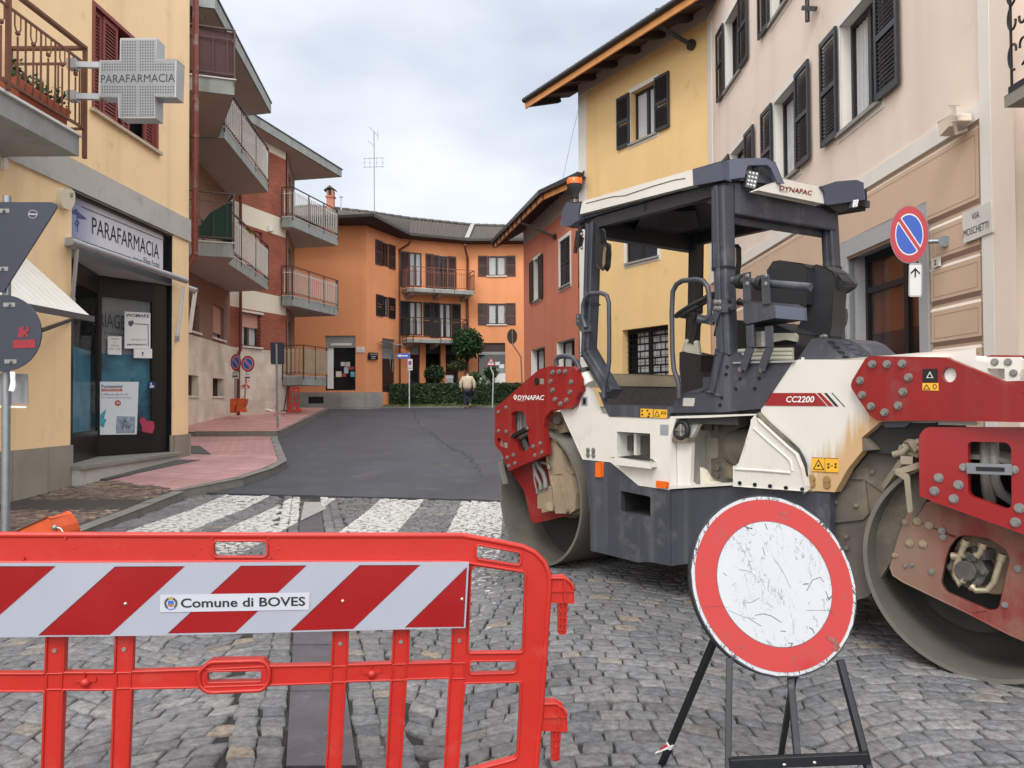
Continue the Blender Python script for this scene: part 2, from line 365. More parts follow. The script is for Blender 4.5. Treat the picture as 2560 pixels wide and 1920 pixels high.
def railing(parent, pts, z0, h, bar_m, frame_m, gap=.11, bw=.02, post_every=1.2, low=.1, panel=None, name='railing', bb=.012):
    mb = MB(frame_m); pts = [Vector((p[0], p[1], z0)) for p in pts]
    for a, b in zip(pts, pts[1:]):
        L_ = (b-a).length; d = (b-a)/L_
        mb.bar(a+Vector((0, 0, h)), b+Vector((0, 0, h)), .05, .03); mb.bar(a+Vector((0, 0, low)), b+Vector((0, 0, low)), .02, .03)
        n = max(1, round(L_/post_every))
        for k in range(n+1): p = a+d*(L_*k/n); mb.m(frame_m).bar(p+Vector((0, 0, -.15)), p+Vector((0, 0, h)), .035, .035, up=d)
        mb.m(bar_m); n = int(L_/gap)
        for k in range(n):
            p = a+d*(L_*(k+.5)/n)+Vector((0, 0, random.uniform(-.004, .004)))
            mb.bar(p+Vector((0, 0, low-.03)), p+Vector((0, 0, h-.12)), bw, bb, up=d)
        mb.bar(a+Vector((0, 0, h-.22)), b+Vector((0, 0, h-.22)), .012, .02); mb.m(frame_m)
        if panel: mb.m(panel); q = d.cross(Vector((0, 0, 1)))*.03; mb.prism([a-q+Vector((0, 0, .06)), b-q+Vector((0, 0, .06)), b-q+Vector((0, 0, h-.06)), a-q+Vector((0, 0, h-.06))], q*.2); mb.m(frame_m)
    return part(name, mb, parent)
def tileroof(mb, e0, e1, r1, r0, pitch=.22, amp=.035, step=.35):
    """corrugated tiles between an eave e0-e1 and a ridge r0-r1"""
    e0, e1, r0, r1 = map(Vector, (e0, e1, r0, r1)); n = max(2, int((e1-e0).length/pitch)); k = 6; m = max(2, int((r0-e0).length/step))
    nn = (e1-e0).cross(r0-e0).normalized()
    if nn.z < 0: nn = -nn
    vs = []; fs = []; c = n*k+1
    for j in range(m):
        for e_ in (0, 1):
            t = (j+e_)/m
            for i in range(c):
                q = i/(c-1); p = (e0*(1-q)+e1*q)*(1-t)+(r0*(1-q)+r1*q)*t
                vs.append(p+nn*(amp*math.cos(2*math.pi*i/k)+(.035 if e_ == 0 else 0)+.008*mnoise.noise(Vector((i*.3, j*1.3, 0)))))
        b = j*2*c
        for i in range(c-1): fs.append((b+i, b+i+1, b+c+i+1, b+c+i))
        if j:
            for i in range(c-1): fs.append((b-c+i, b-c+i+1, b+i+1, b+i))
    mb.add(vs, fs, True)
# ================================================================== GROUND
STONE = M('kerb_stone', '#75736f', .8, var=.18, scale=6, bump=.3, bscale=50)
def yedge(x): return 11.26-.178*(x+4.49)
mb = MB(M('ground_base', '#3f3d3a', .95, var=.3, scale=2, bump=.5, bscale=60))
xs = [-300, -60, -20, 20, 60, 300]; ys = [-60, 0, 10, 36, 60, 400]
for a, b in zip(xs, xs[1:]):
    for c, d in zip(ys, ys[1:]): mb.face([(a, c, g(c)-.03), (b, c, g(c)-.03), (b, d, g(d)-.03), (a, d, g(d)-.03)])
struct('ground', mb)
def asphalt_mat():
    m = M('asphalt', '#3a3d46', .6, 0, .32, .7, bump=1.0, bscale=130, dirt=('#605e59', .35, 1.5))
    t = m.node_tree; N = t.nodes.new; L = t.links.new; b = [n for n in t.nodes if n.type == 'BSDF_PRINCIPLED'][0]
    src = b.inputs['Base Color'].links[0].from_socket; tc = [n for n in t.nodes if n.type == 'TEX_COORD'][0]
    vo = N('ShaderNodeTexVoronoi'); vo.inputs['Scale'].default_value = 9; L(tc.outputs['Object'], vo.inputs['Vector'])
    lt = N('ShaderNodeMath'); lt.operation = 'LESS_THAN'; lt.inputs[1].default_value = .055; L(vo.outputs['Distance'], lt.inputs[0])
    n2 = N('ShaderNodeTexNoise'); n2.inputs['Scale'].default_value = .9; L(tc.outputs['Object'], n2.inputs['Vector'])
    gt = N('ShaderNodeMath'); gt.operation = 'GREATER_THAN'; gt.inputs[1].default_value = .56; L(n2.outputs['Fac'], gt.inputs[0])
    ml = N('ShaderNodeMath'); ml.operation = 'MULTIPLY'; L(lt.outputs[0], ml.inputs[0]); L(gt.outputs[0], ml.inputs[1])
    mi = N('ShaderNodeMix'); mi.data_type = 'RGBA'; L(ml.outputs[0], mi.inputs[0]); L(src, mi.inputs[6]); mi.inputs[7].default_value = lin('#a9a69c'); L(mi.outputs[2], b.inputs['Base Color'])
    return m
mb = MB(asphalt_mat())
def yfront(x): return yedge(x)+.02*mnoise.noise(Vector((x*3, 0, 0)))+.012*mnoise.noise(Vector((x*11, 4, 0)))
n = 120; X = [-4.75+9.6*i/n for i in range(n+1)]
for a, b in zip(X, X[1:]):
    A = (a, yfront(a), g(yfront(a))+.016); B = (b, yfront(b), g(yfront(b))+.016)
    mb.face([A, B, (b, 13, g(13)+.016), (a, 13, g(13)+.016)]); mb.face([A, B, (B[0], B[1], -.05), (A[0], A[1], -.05)])
for c, d, xl in ((13, 19, -9), (19, 36, -12), (36, 60, -30)):
    mb.face([(xl, c, g(c)+.016), (4.85 if c < 36 else 30, c, g(c)+.016), (4.85 if c < 36 else 30, d, g(d)+.016), (xl, d, g(d)+.016)])
struct('road', mb)
mb = MB(M('seam_dark', '#343740', .8, var=.3, scale=9, bump=.6, bscale=90)); sp2 = [(1500, 75), (1530, 130), (1560, 185), (1620, 215), (1700, 285), (1760, 325), (1830, 350), (1900, 400), (1935, 460), (1950, 520)]
Q_ = [onground(*A8(*q)) for q in sp2]; rs2 = random.Random(2)
for a, b in zip(Q_, Q_[1:]):
    for k in range(6):
        p = a.lerp(b, k/6); q = a.lerp(b, (k+1)/6); w0 = rs2.uniform(.01, .05); o_ = Vector((rs2.uniform(-.05, .05), 0, 0)); mb.face([(p.x-w0+o_.x, p.y, g(p.y)+.0195), (p.x+w0+o_.x, p.y, g(p.y)+.0195), (q.x+w0*.6+o_.x, q.y, g(q.y)+.0195), (q.x-w0*.6+o_.x, q.y, g(q.y)+.0195)])
struct('road_seam', mb)
# --- setts
def sett_mat(name, base, var_c, warm, zebra):
    m = bpy.data.materials.new(name); m.use_nodes = True; t = m.node_tree; t.nodes.clear(); N = t.nodes.new; L = t.links.new
    o = N('ShaderNodeOutputMaterial'); b = N('ShaderNodeBsdfPrincipled'); L(b.outputs[0], o.inputs[0])
    at = N('ShaderNodeAttribute'); at.attribute_name = 'tone'; sp = N('ShaderNodeSeparateXYZ'); L(at.outputs['Color'], sp.inputs[0])
    cr = N('ShaderNodeValToRGB'); L(sp.outputs['X'], cr.inputs[0]); cr.color_ramp.elements[0].color = lin(var_c[0]); cr.color_ramp.elements[1].color = lin(var_c[1]); e = cr.color_ramp.elements.new(.5); e.color = lin(base)
    tc = N('ShaderNodeTexCoord')
    mi = N('ShaderNodeMix'); mi.data_type = 'RGBA'; L(sp.outputs['Y'], mi.inputs[0]); L(cr.outputs[0], mi.inputs[6]); mi.inputs[7].default_value = lin(warm)
    n1 = N('ShaderNodeTexNoise'); n1.inputs['Scale'].default_value = 28; n1.inputs['Detail'].default_value = 8; n1.inputs['Roughness'].default_value = .7; L(tc.outputs['Object'], n1.inputs['Vector'])
    mr = N('ShaderNodeMapRange'); mr.inputs[1].default_value = .3; mr.inputs[2].default_value = .7; mr.inputs[3].default_value = .55; mr.inputs[4].default_value = 1.5; L(n1.outputs['Fac'], mr.inputs[0])
    n5 = N('ShaderNodeTexNoise'); n5.inputs['Scale'].default_value = .7; n5.inputs['Detail'].default_value = 4; L(tc.outputs['Object'], n5.inputs['Vector'])
    mr5 = N('ShaderNodeMapRange'); mr5.inputs[1].default_value = .35; mr5.inputs[2].default_value = .65; mr5.inputs[3].default_value = .8; mr5.inputs[4].default_value = 1.15; L(n5.outputs['Fac'], mr5.inputs[0])
    mu = N('ShaderNodeMath'); mu.operation = 'MULTIPLY'; L(mr.outputs[0], mu.inputs[0]); L(mr5.outputs[0], mu.inputs[1])
    sv = N('ShaderNodeVectorMath'); sv.operation = 'SCALE'; L(mi.outputs[2], sv.inputs[0]); L(mu.outputs[0], sv.inputs['Scale'])
    col = sv.outputs[0]
    # pale grit lying on the stones
    n6 = N('ShaderNodeTexNoise'); n6.inputs['Scale'].default_value = 1.1; n6.inputs['Detail'].default_value = 7; n6.inputs['Roughness'].default_value = .75; L(tc.outputs['Object'], n6.inputs['Vector'])
    m6 = N('ShaderNodeMapRange'); m6.inputs[1].default_value = .52; m6.inputs[2].default_value = .72; m6.inputs[3].default_value = 0; m6.inputs[4].default_value = .55; L(n6.outputs['Fac'], m6.inputs[0])
    gm = N('ShaderNodeMix'); gm.data_type = 'RGBA'; L(m6.outputs[0], gm.inputs[0]); L(col, gm.inputs[6]); gm.inputs[7].default_value = lin('#767573'); col = gm.outputs[2]
    if zebra:
        ps = N('ShaderNodeSeparateXYZ'); L(tc.outputs['Object'], ps.inputs[0])
        def mth(op, a, b_=None):
            q = N('ShaderNodeMath'); q.operation = op
            for i, v in enumerate((a, b_)):
                if v is None: continue
                if isinstance(v, (int, float)): q.inputs[i].default_value = v
                else: L(v, q.inputs[i])
            return q.outputs[0]
        tot = None
        for (xc, hw, y0) in ((-3.73, .33, 6.4), (-2.74, .32, 5.9), (-1.5, .30, 6.2), (-.4, .28, 4.6)):
            s_ = mth('MULTIPLY', mth('LESS_THAN', mth('ABSOLUTE', mth('SUBTRACT', ps.outputs['X'], xc)), hw), mth('GREATER_THAN', ps.outputs['Y'], y0))
            tot = s_ if tot is None else mth('MAXIMUM', tot, s_)
        # worn away towards the barrier
        wr = N('ShaderNodeMapRange'); wr.inputs[1].default_value = 4.6; wr.inputs[2].default_value = 8.6; wr.inputs[3].default_value = .62; wr.inputs[4].default_value = .40; L(ps.outputs['Y'], wr.inputs[0])
        n7 = N('ShaderNodeTexNoise'); n7.inputs['Scale'].default_value = 14; n7.inputs['Detail'].default_value = 6; n7.inputs['Roughness'].default_value = .7; L(tc.outputs['Object'], n7.inputs['Vector'])
        wm = N('ShaderNodeMapRange'); L(mth('SUBTRACT', n7.outputs['Fac'], wr.outputs[0]), wm.inputs[0]); wm.inputs[1].default_value = 0; wm.inputs[2].default_value = .1
        paint = mth('MULTIPLY', tot, wm.outputs[0])
        pm = N('ShaderNodeMix'); pm.data_type = 'RGBA'; L(paint, pm.inputs[0]); L(col, pm.inputs[6]); pm.inputs[7].default_value = lin('#bcbcb9'); col = pm.outputs[2]
    L(col, b.inputs['Base Color']); b.inputs['Roughness'].default_value = .85; b.inputs['Specular IOR Level'].default_value = .3
    n8 = N('ShaderNodeTexNoise'); n8.inputs['Scale'].default_value = 55; n8.inputs['Detail'].default_value = 6; L(tc.outputs['Object'], n8.inputs['Vector'])
    bu = N('ShaderNodeBump'); bu.inputs['Strength'].default_value = .9; bu.inputs['Distance'].default_value = .009; L(n8.outputs['Fac'], bu.inputs['Height']); L(bu.outputs[0], b.inputs['Normal'])
    return m
def strip_x(y): return -.70-.2626*(y-2.88)       # centre line of the dark slab band
def setts(name, mat, inside, zf, x0, x1, y0, y1, warp, sw=.118, sh=.102, warmp=.08, seed=1, wob=1, xm=None):
    rnd = random.Random(seed); vs = []; fs = []; tone = []
    nr = int((y1-y0+1.2)/sh)
    for r_ in range(nr):
        b0 = y0-.6+r_*sh; a = x0-rnd.random()*sw*(xm is None)
        while a < x1:
            wd = sw*(rnd.uniform(.78, 1.28) if xm is None else 1); a1 = a+wd; cs = []
            for (p, q) in ((a, b0), (a1, b0), (a1, b0+sh), (a, b0+sh)):
                jx = .016*mnoise.noise(Vector((p*9, q*9, 3))); jy = .03*mnoise.noise(Vector((p*2.3, q*2.3, 7)))
                cs.append(Vector((p+jx*wob+(xm(q) if xm else 0), q+warp(p)+jy*wob, 0)))
            c = (cs[0]+cs[1]+cs[2]+cs[3])/4; a = a1
            if not inside(c.x, c.y): continue
            gap = rnd.uniform(.02, .065); z = zf(c.x, c.y)+rnd.uniform(-.002, .002); tx, ty = rnd.uniform(-.02, .02), rnd.uniform(-.02, .02)
            b = len(vs)
            cs = [c+(q-c)*(1-gap)+Vector((rnd.uniform(-.009, .009), rnd.uniform(-.009, .009), 0)) for q in cs]
            oc = []
            for i in range(4):                       # chipped, slightly bulging outline with 8 points
                p, q = cs[i], cs[(i+1) % 4]; m_ = (p+q)/2; oc.append(c+(p-c)*rnd.uniform(.95, 1.01)); oc.append(m_+(m_-c)*rnd.uniform(-.05, .05))
            for k, (sc_, dz) in enumerate(((1.0, -.03), (1.0, -.007), (.92, 0))):
                for q in oc: p = c+(q-c)*sc_; vs.append((p.x, p.y, z+dz+((p.x-c.x)*tx+(p.y-c.y)*ty)))
            for q in oc: p = c+(q-c)*rnd.uniform(.45, .62); vs.append((p.x, p.y, z+rnd.uniform(-.0022, .0022)+((p.x-c.x)*tx+(p.y-c.y)*ty)))
            vs.append((c.x, c.y, z+rnd.uniform(-.0015, .0015)))
            for k in (0, 1, 2):
                for i in range(8): j = (i+1) % 8; fs.append((b+k*8+i, b+k*8+j, b+k*8+8+j, b+k*8+8+i))
            for i in range(8): fs.append((b+24+i, b+24+(i+1) % 8, b+32))
            t = (max(0, min(1, rnd.gauss(.5, .24))), rnd.uniform(.3, .9) if rnd.random() < warmp else rnd.uniform(0, .12), 0, 1); tone += list(t)*33
    me = bpy.data.meshes.new(name); me.from_pydata(vs, [], fs); me.materials.append(mat)
    ca = me.color_attributes.new('tone', 'FLOAT_COLOR', 'POINT'); ca.data.foreach_set('color', tone)
    me.polygons.foreach_set('use_smooth', [True]*len(fs)); o = bpy.data.objects.new(name, me); sc.collection.objects.link(o); o['kind'] = 'structure'; return o
def facadeL(y): return -6.43+.033*(y-9.84)
def kerbx(y): return -4.30-.11*(y-4)*.42
GRAY = sett_mat('grey_setts', '#66676b', ('#57585c', '#757576'), '#83786a', True)
BROWN = sett_mat('porphyry_setts', '#6a5c57', ('#4a3f3d', '#85736b'), '#a08c70', False)
per = 1.45
def arc(a): q = ((a+.3) % per)/per*2-1; return .30*(1-q*q)
def flat(a): return 0
setts('cobbled_square', GRAY, lambda x, y: y < yedge(x)-.06 and x > kerbx(y)+.1 and abs(x-strip_x(y)) > .385 and y > 1.6, lambda x, y: .006+g(y), -5, 4.7, 1.6, 11.3, arc, seed=3, warmp=.035)
for a_, b_ in ((-.362, -.14), (.14, .362)):
    setts('cobbled_square', GRAY, lambda x, y: 1.6 < y < yedge(x)-.06, lambda x, y: .006+g(y), a_, b_-.01, 1.6, 11.3, flat, sw=.111, sh=.10, seed=9 if a_ > 0 else 10, wob=.5, xm=strip_x)
def zb(x, y): return .02+.10*max(0, min(1, (y-6)/5))+g(y)
def pinkline(x): return 12.1-(x+6.4)*.61
setts('cobbled_pavement', BROWN, lambda x, y: x < kerbx(y)-.12 and x > facadeL(y)+.03 and y < pinkline(x)-.05 and y > 3.2, zb, -6.9, -4.2, 3.2, 12.3, arc, sw=.12, sh=.085, seed=5, warmp=.12)
def grit_mat():
    m = M('joint_grit', '#252423', .95, var=.4, scale=30, bump=.6, bscale=120, dirt=('#6f6c66', .5, 2.6)); return m
mb = MB(grit_mat()); n_ = 24
for i in range(n_):
    x0, x1 = -5+9.75*i/n_, -5+9.75*(i+1)/n_; mb.face([(x0, 1, -.011), (x1, 1, -.011), (x1, 10, -.011), (x0, 10, -.011)]); mb.face([(x0, 10, -.011), (x1, 10, -.011), (x1, yedge(x1)-.03, -.011+g(yedge(x1))), (x0, yedge(x0)-.03, -.011+g(yedge(x0)))])
struct('joint_fill', mb)
mb = MB(M('joint_sand', '#3b3735', .95, var=.3, scale=8, bump=.5, bscale=90))
mb.face([(-6.9, 3, -.012), (-4.2, 3, -.012), (-4.4, 6, zb(-5, 6)-.035), (-6.9, 6, zb(-5, 6)-.035)]); mb.face([(-6.9, 6, zb(-5, 6)-.035), (-4.4, 6, zb(-5, 6)-.035), (-4.6, 12.3, zb(-5, 12.3)-.035), (-6.9, 12.3, zb(-5, 12.3)-.035)])
struct('pavement_bed', mb)
# dark stone slabs of the band running up the square
mb = MB(M('band_stone', '#48444a', .55, var=.25, scale=5, bump=.4, bscale=60, dirt=('#6f6b68', .3, 7))); y = 1.5; rb = random.Random(4)
while y < 10.9:
    l = rb.uniform(.38, .8); y1 = min(y+l-.018, yedge(strip_x(y))-.08)
    z_ = .004+rb.uniform(-.003, .003)
    if y1 > y+.05: mb.prism([Vector((strip_x(q)+d_, q, z_)) for q, d_ in ((y, -.13), (y, .13), (y1, .13), (y1, -.13))], (0, 0, -.06))
    y += l
struct('stone_band', mb)
mb = MB(M('zebra_paint_slab', '#92918e', .7, var=.12, scale=14, dirt=('#6b6870', .35, 6)))
mb.face([(strip_x(8.9)-.12, 8.9, .0125), (strip_x(9.6)+.12, 9.9, .0125), (strip_x(10.6)+.12, 10.75, .0125), (strip_x(10.6)-.12, 10.75, .0125)])
struct('crossing_paint', mb)
# --- kerbs and pavements
KR = [(-4.6, 10.8, .115), (-4.08, 11.85, .14), (-3.98, 13.0, .14), (-4.06, 14.1, .14), (-5.57, 18.6, .14), (-5.86, 19.55, .14)]
PINK = Mbrick('pink_tiles', '#b98f8f', '#ad8684', '#8f6c6c', None, .5, .5, .012, .6, rot=.35, bump=.2)
PINK2 = Mbrick('pink_tiles_small', '#b38887', '#a77f7d', '#8c6866', None, .25, .12, .012, .6, rot=.5, bump=.2)
def strip(name, rows, mat):
    mb = MB(mat)
    P = [((xl, yl, g(yl)+hl), (xr, yr, g(yr)+hr)) for xl, yl, hl, xr, yr, hr in rows]
    for (a, b), (c, d) in zip(P, P[1:]):
        mb.face([a, b, d, c])
        for p, q in ((a, c), (b, d)): mb.face([p, q, (q[0], q[1], -.2), (p[0], p[1], -.2)])
    for a, b in (P[0], P[-1]): mb.face([a, b, (b[0], b[1], -.2), (a[0], a[1], -.2)])
    return struct(name, mb)
strip('pavement', [(-6.9, 12.2, .11, -4.68, 10.86, .11), (-6.9, 12.9, .13, -4.18, 11.85, .135), (-6.9, 13.6, .135, -4.1, 13.0, .135), (-6.9, 14.6, .135, -4.16, 14.1, .135), (-8.6, 15.3, .135, -4.5, 15.2, .135)], PINK)
strip('pavement', [(-8.6, 15.3, .135, -4.5, 15.2, .135), (-8.6, 17.4, .135, -5.25, 17.4, .135), (-8.9, 19.6, .14, -5.95, 19.6, .14)], PINK2)
strip('pavement', [(-9, 19.62, .25, -5.93, 19.62, .25), (-9.2, 21.2, .33, -6.2, 21.2, .22), (-9.7, 25.8, .33, -6.9, 25.8, .17), (-9, 29, .3, -7.4, 29.2, .14), (-10, 34.9, .14, -8.15, 34.5, .13)], Mbrick('pink_tiles_far', '#b78583', '#ad7e7b', '#9a706e', None, .3, .3, .01, .6, rot=.2, bump=.15))
def kerb(pts, w_=.13, name='kerb', hh=.005):
    mb = MB(STONE); rk = random.Random(3)
    for a, b in zip(pts, pts[1:]):
        A = Vector((a[0], a[1], g(a[1])+a[2]+hh)); B = Vector((b[0], b[1], g(b[1])+b[2]+hh)); L_ = (B-A).length; n = max(1, round(L_/.9)); d = (B-A)/L_
        s_ = Vector((-d.y, d.x, 0)).normalized()*w_
        for k in range(n):
            p = A+d*(L_*k/n+.004); q = A+d*(L_*(k+1)/n-.004); z = Vector((0, 0, rk.uniform(-.004, .004)))
            mb.prism([p+z, q+z, q+z+s_, p+z+s_], (0, 0, -.3))
    o = part(name, mb, bevel=.012); o['kind'] = 'structure'
kerb(KR); kerb([(-4.17, 3.2, .0), (kerbx(7)+.07, 7, .02), (kerbx(10.75)+.1, 10.78, .1)], .15)
kerb([(-5.86, 19.5, .255), (-8.9, 19.5, .255)], -.16, 'step_kerb', .004)
kerb([(-5.86, 19.7, .24), (-6.12, 21.2, .2), (-6.82, 25.8, .17), (-7.32, 29.2, .14), (-8.1, 34.5, .13)])
# drain grate in front of the asphalt edge
pa = onground(*A8(1765, 655)); pb = onground(*A8(2080, 655))
dg = (pb-pa); dg.z = 0; L_ = dg.length+.5; dg.normalize(); q = Vector((-dg.y, dg.x, 0))
mb = MB(M('grate_iron', '#4a4a4c', .5, .6)); pa.z = .012
for o_ in (-.13, .13): mb.bar(pa+q*o_, pa+dg*L_+q*o_, .03, .02)
k = 0
while k < L_: mb.bar(pa+dg*k-q*.12, pa+dg*k+q*.12, .018, .016); k += .045
mb.m(BLACK).prism([pa+q*a+dg*b+Vector((0, 0, -.008)) for a, b in ((-.12, 0), (.12, 0), (.12, L_), (-.12, L_))], (0, 0, -.005))
solo('drain_grate', mb, 'long narrow iron drain grate set at the edge of the new asphalt', 'drain grate')
# dark doormat recess strips on the pink pavement
mb = MB(M('mat_rubber', '#4b4c4d', .9, var=.2, scale=20, bump=.6, bscale=150))
P = [onground(*A3(x, y), .15) for x, y in ((640, 778), (810, 790), (1540, 640), (1350, 640))]
mb.prism([Vector((p.x, p.y, g(p.y)+.145)) for p in P], (0, 0, -.02)); solo('floor_grating', mb, 'long dark grating set in the pink paving along the pharmacy step', 'grating')
mb = MB(MC['mat_rubber']); P = [onground(*A6(x, y), .15) for x, y in ((62, 1398), (155, 1398), (265, 1478), (62, 1470))]
mb.prism([Vector((p.x, p.y, g(p.y)+.148)) for p in P], (0, 0, -.02)); solo('floor_grating', mb, 'small dark grating in the pink paving just past the cream corner pier', 'grating')
# ================================================================== PHARMACY BUILDING (left)
LP = Pl((-6.43, 9.84), (.033, 1))
YEL = M('cream_plaster', '#eed1a6', .9, var=.06, scale=.6, bump=.35, bscale=45, streak=('#cdb08a', .5, 1.9), dirt=('#cbad86', .25, 1.7))
LINT = M('lintel_concrete', '#b0afac', .85, var=.08, scale=2, bump=.3, bscale=40, dirt=('#7f7d7a', .3, 3))
PLINTH = Mbrick('plinth_stone', '#938e85', '#88847c', '#6d6963', LP.d, .72, .9, .006, .85, bump=.2)
REDW = M('red_brown_wood', '#7b3a34', .55, var=.12, scale=8, streak=('#5a2824', .4, 30))
RAIL = M('brown_iron', '#6b4437', .6, .1, .15, 12)
ALU = M('grey_aluminium', '#a9adb3', .4, .5, .05); BLK = M('black_frame', '#17181b', .35, .1, .1)
WHT = M('white_enamel', '#e2e2e0', .4, 0, .04)
bld = thing('pharmacy_building', 'cream plastered building with a pharmacy shop, grey lintel band and red-brown window shutters', 'building', LP.W(2, 0))
so0, so1 = LP.s(*A2(550, 500)), LP.s(*A2(1330, 700)); zth = LP.z(*A3(550, 690))
ztop0 = LP.z(*A2(550, 95)); zb1 = LP.z(*A2(1440, 500)); zt1 = LP.z(*A2(1440, 392)); zl = (ztop0+zb1)/2; zu = zl+.42
sc_ = LP.s(472, 600)
w0, w1, wz0, wz1 = LP.s(*A1(705, 500)), LP.s(*A1(1212, 900)), LP.z(*A1(705, 835)), LP.z(*A1(715, 5))
mb = MB(); wall(mb, LP, -7.5, sc_, -.3, 10.5, [(so0, so1, zth, zl, .02), (w0, w1, wz0, wz1, .22)], YEL, back=BLACK, room=.1)
mb.v and None
# drop the closed recess of the shop opening: it is built as a real alcove below
keep = [i for i, f in enumerate(mb.f) if not (mb.mats[mb.mi[i]] is BLACK and all(so0-.02 < (Vector(mb.v[k])-LP.p).dot(LP.d) < so1+.02 and mb.v[k][2] < zl+.01 for k in f))]
mb.f = [mb.f[i] for i in keep]; mb.sm = [mb.sm[i] for i in keep]; mb.mi = [mb.mi[i] for i in keep]
c0 = LP.W(sc_, 0); mb.m(YEL); mb.face([(c0.x, c0.y, -.3), (-16, c0.y+.5, -.3), (-16, c0.y+.5, 10.5), (c0.x, c0.y, 10.5)])
part('wall', mb, bld)
mb = MB(LINT); mb.pbox(LP, -7.5, sc_+.02, zl, zu, -.05, .035); part('lintel_band', mb, bld, bevel=.01)
zp0 = LP.z(*A3(545, 532)); zp1 = LP.z(*A3(1400, 450))
mb = MB(PLINTH); mb.pbox(LP, -7.5, so0-.0, -.3, zp0, -.05, .04); mb.pbox(LP, so1, sc_+.03, -.3, zp1, -.05, .04); mb.pbox(LP, sc_-.1, sc_+.035, -.3, zp1, -.6, -.05); part('plinth', mb, bld, bevel=.008)
mb = MB(M('entrance_step', '#84847f', .7, var=.12, scale=5, bump=.2)); mb.pbox(LP, so0-.05, so1+.06, zth-.05, zth, -2.6, .2); mb.m(LINT).pbox(LP, so0-.02, so1+.03, -.2, zth-.05, -2.6, .16); part('doorstep', mb, bld, bevel=.01)
# shop alcove: ceiling, side walls, back
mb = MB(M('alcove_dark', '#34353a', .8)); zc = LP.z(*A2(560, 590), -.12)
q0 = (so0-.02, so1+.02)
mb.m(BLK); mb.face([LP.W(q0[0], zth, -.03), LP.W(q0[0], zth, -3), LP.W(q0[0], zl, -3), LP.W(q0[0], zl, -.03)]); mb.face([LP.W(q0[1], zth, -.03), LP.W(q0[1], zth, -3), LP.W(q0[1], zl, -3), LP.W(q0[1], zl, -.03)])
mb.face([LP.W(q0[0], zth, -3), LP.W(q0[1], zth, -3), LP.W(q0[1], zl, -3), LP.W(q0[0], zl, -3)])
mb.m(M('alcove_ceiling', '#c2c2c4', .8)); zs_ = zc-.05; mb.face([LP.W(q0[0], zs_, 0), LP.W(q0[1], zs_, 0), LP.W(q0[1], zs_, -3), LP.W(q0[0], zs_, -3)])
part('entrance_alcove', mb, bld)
# glazed shop front: three panels
G1 = atY(*A2(560, 900), 11.75); G2 = atY(*A2(762, 900), 13.3); G3 = atY(*A2(1192, 900), 14.22); G4 = LP.W(so1-.02, 0, -.1)
sf = None
for nm, a, b, fr in (('shop_window', G1, G2, 0), ('shop_door', G2, G3, 1), ('door_jamb', G3, G4, 2)):
    a = Vector((a.x, a.y, 0)); b = Vector((b.x, b.y, 0)); fp = Pl((a.x, a.y), ((b-a).x, (b-a).y)); L_ = (b-a).length; mb = MB(BLK)
    if fr == 2: mb.pbox(fp, 0, L_, zth+.005, zs_-.002, -.05, 0); part(nm, mb, bld); continue
    zk = zth+(.42 if fr else .44); zh = zs_-(.34)
    mb.pbox(fp, 0, L_, zth+.005, zk, -.04, 0); mb.pbox(fp, 0, L_, zh, zs_-.002, -.04, 0); mb.pbox(fp, 0, .05, zk, zh, -.04, 0); mb.pbox(fp, L_-.06, L_, zk, zh, -.04, 0)
    if not fr: mb.pbox(fp, -.6, .04, zth+.005, zs_-.003, -.045, -.001)
    o = part(nm, mb, bld)
    m2 = MB(M('shop_glass', (.02, .03, .035), .06, 0, 0, alpha=.2, spec=.6)); m2.pbox(fp, .05, L_-.06, zk, zh, -.024, -.016); part('glass_pane', m2, o)
    m3 = MB(M('window_poster_blue', '#57a0c0', .7, 0, .5, 1.6)); m3.face([fp.W(.02, zk, -.12), fp.W(L_-.02, zk, -.12), fp.W(L_-.02, zk+1.35, -.12), fp.W(.02, zk+1.35, -.12)])
    m3.m(M('ceiling_reflection_pale', '#c3cbd0', .7, 0, .25, 1.2)); m3.face([fp.W(.02, zk+1.35, -.12), fp.W(L_-.02, zk+1.35, -.12), fp.W(L_-.02, zh, -.12), fp.W(.02, zh, -.12)]) if fr else None  # upper pale area paints the ceiling's reflection in the door glass
    if fr:
        m3.m(M('mountain_blue', '#3f7f9c', .7, 0, .5, 3)); pk = [(0, 0)]
        for k in range(13): pk.append((L_*k/12, 1.0+.13*math.sin(k*1.7)+.22*math.exp(-((k-7)/1.5)**2)))
        pk.append((L_, 0)); m3.prism([fp.W(x, zk+y_*.75, -.116) for x, y_ in pk], fp.n*.002)
        DP, DL, DZ = fp, L_, (zk, zh)
    part('window_backing', m3, o)
fp = DP
def decal(name, pl, c, pts, mat, off, label, cat, texts=(), shapes=(), group=None, th=.004):
    """flat paper, sticker or plate; texts: (string, bl, br, tl, material, bold)"""
    mb = MB(mat); mb.pp(pl, px(c, *pts), off, th)
    for m_, q in shapes: mb.m(m_); mb.pp(pl, px(c, *q), off+.002, .001)
    for t_ in texts: mb.m(t_[4]); mb.ptext(pl, t_[0], c(*t_[1]), c(*t_[2]), c(*t_[3]), off+.003, t_[5] if len(t_) > 5 else False)
    return solo(name, mb, label, cat, group)
INK = M('ink_black', '#1c1d20', .7, 0, 0); PAPER = M('paper_white', '#d9dcdc', .7, 0, .03); INKG = M('ink_grey', '#4d5358', .7, 0, 0); INKR = M('ink_red', '#a84a38', .7, 0, .05); INKB = M('ink_blue', '#2f5d78', .7, 0, .1)
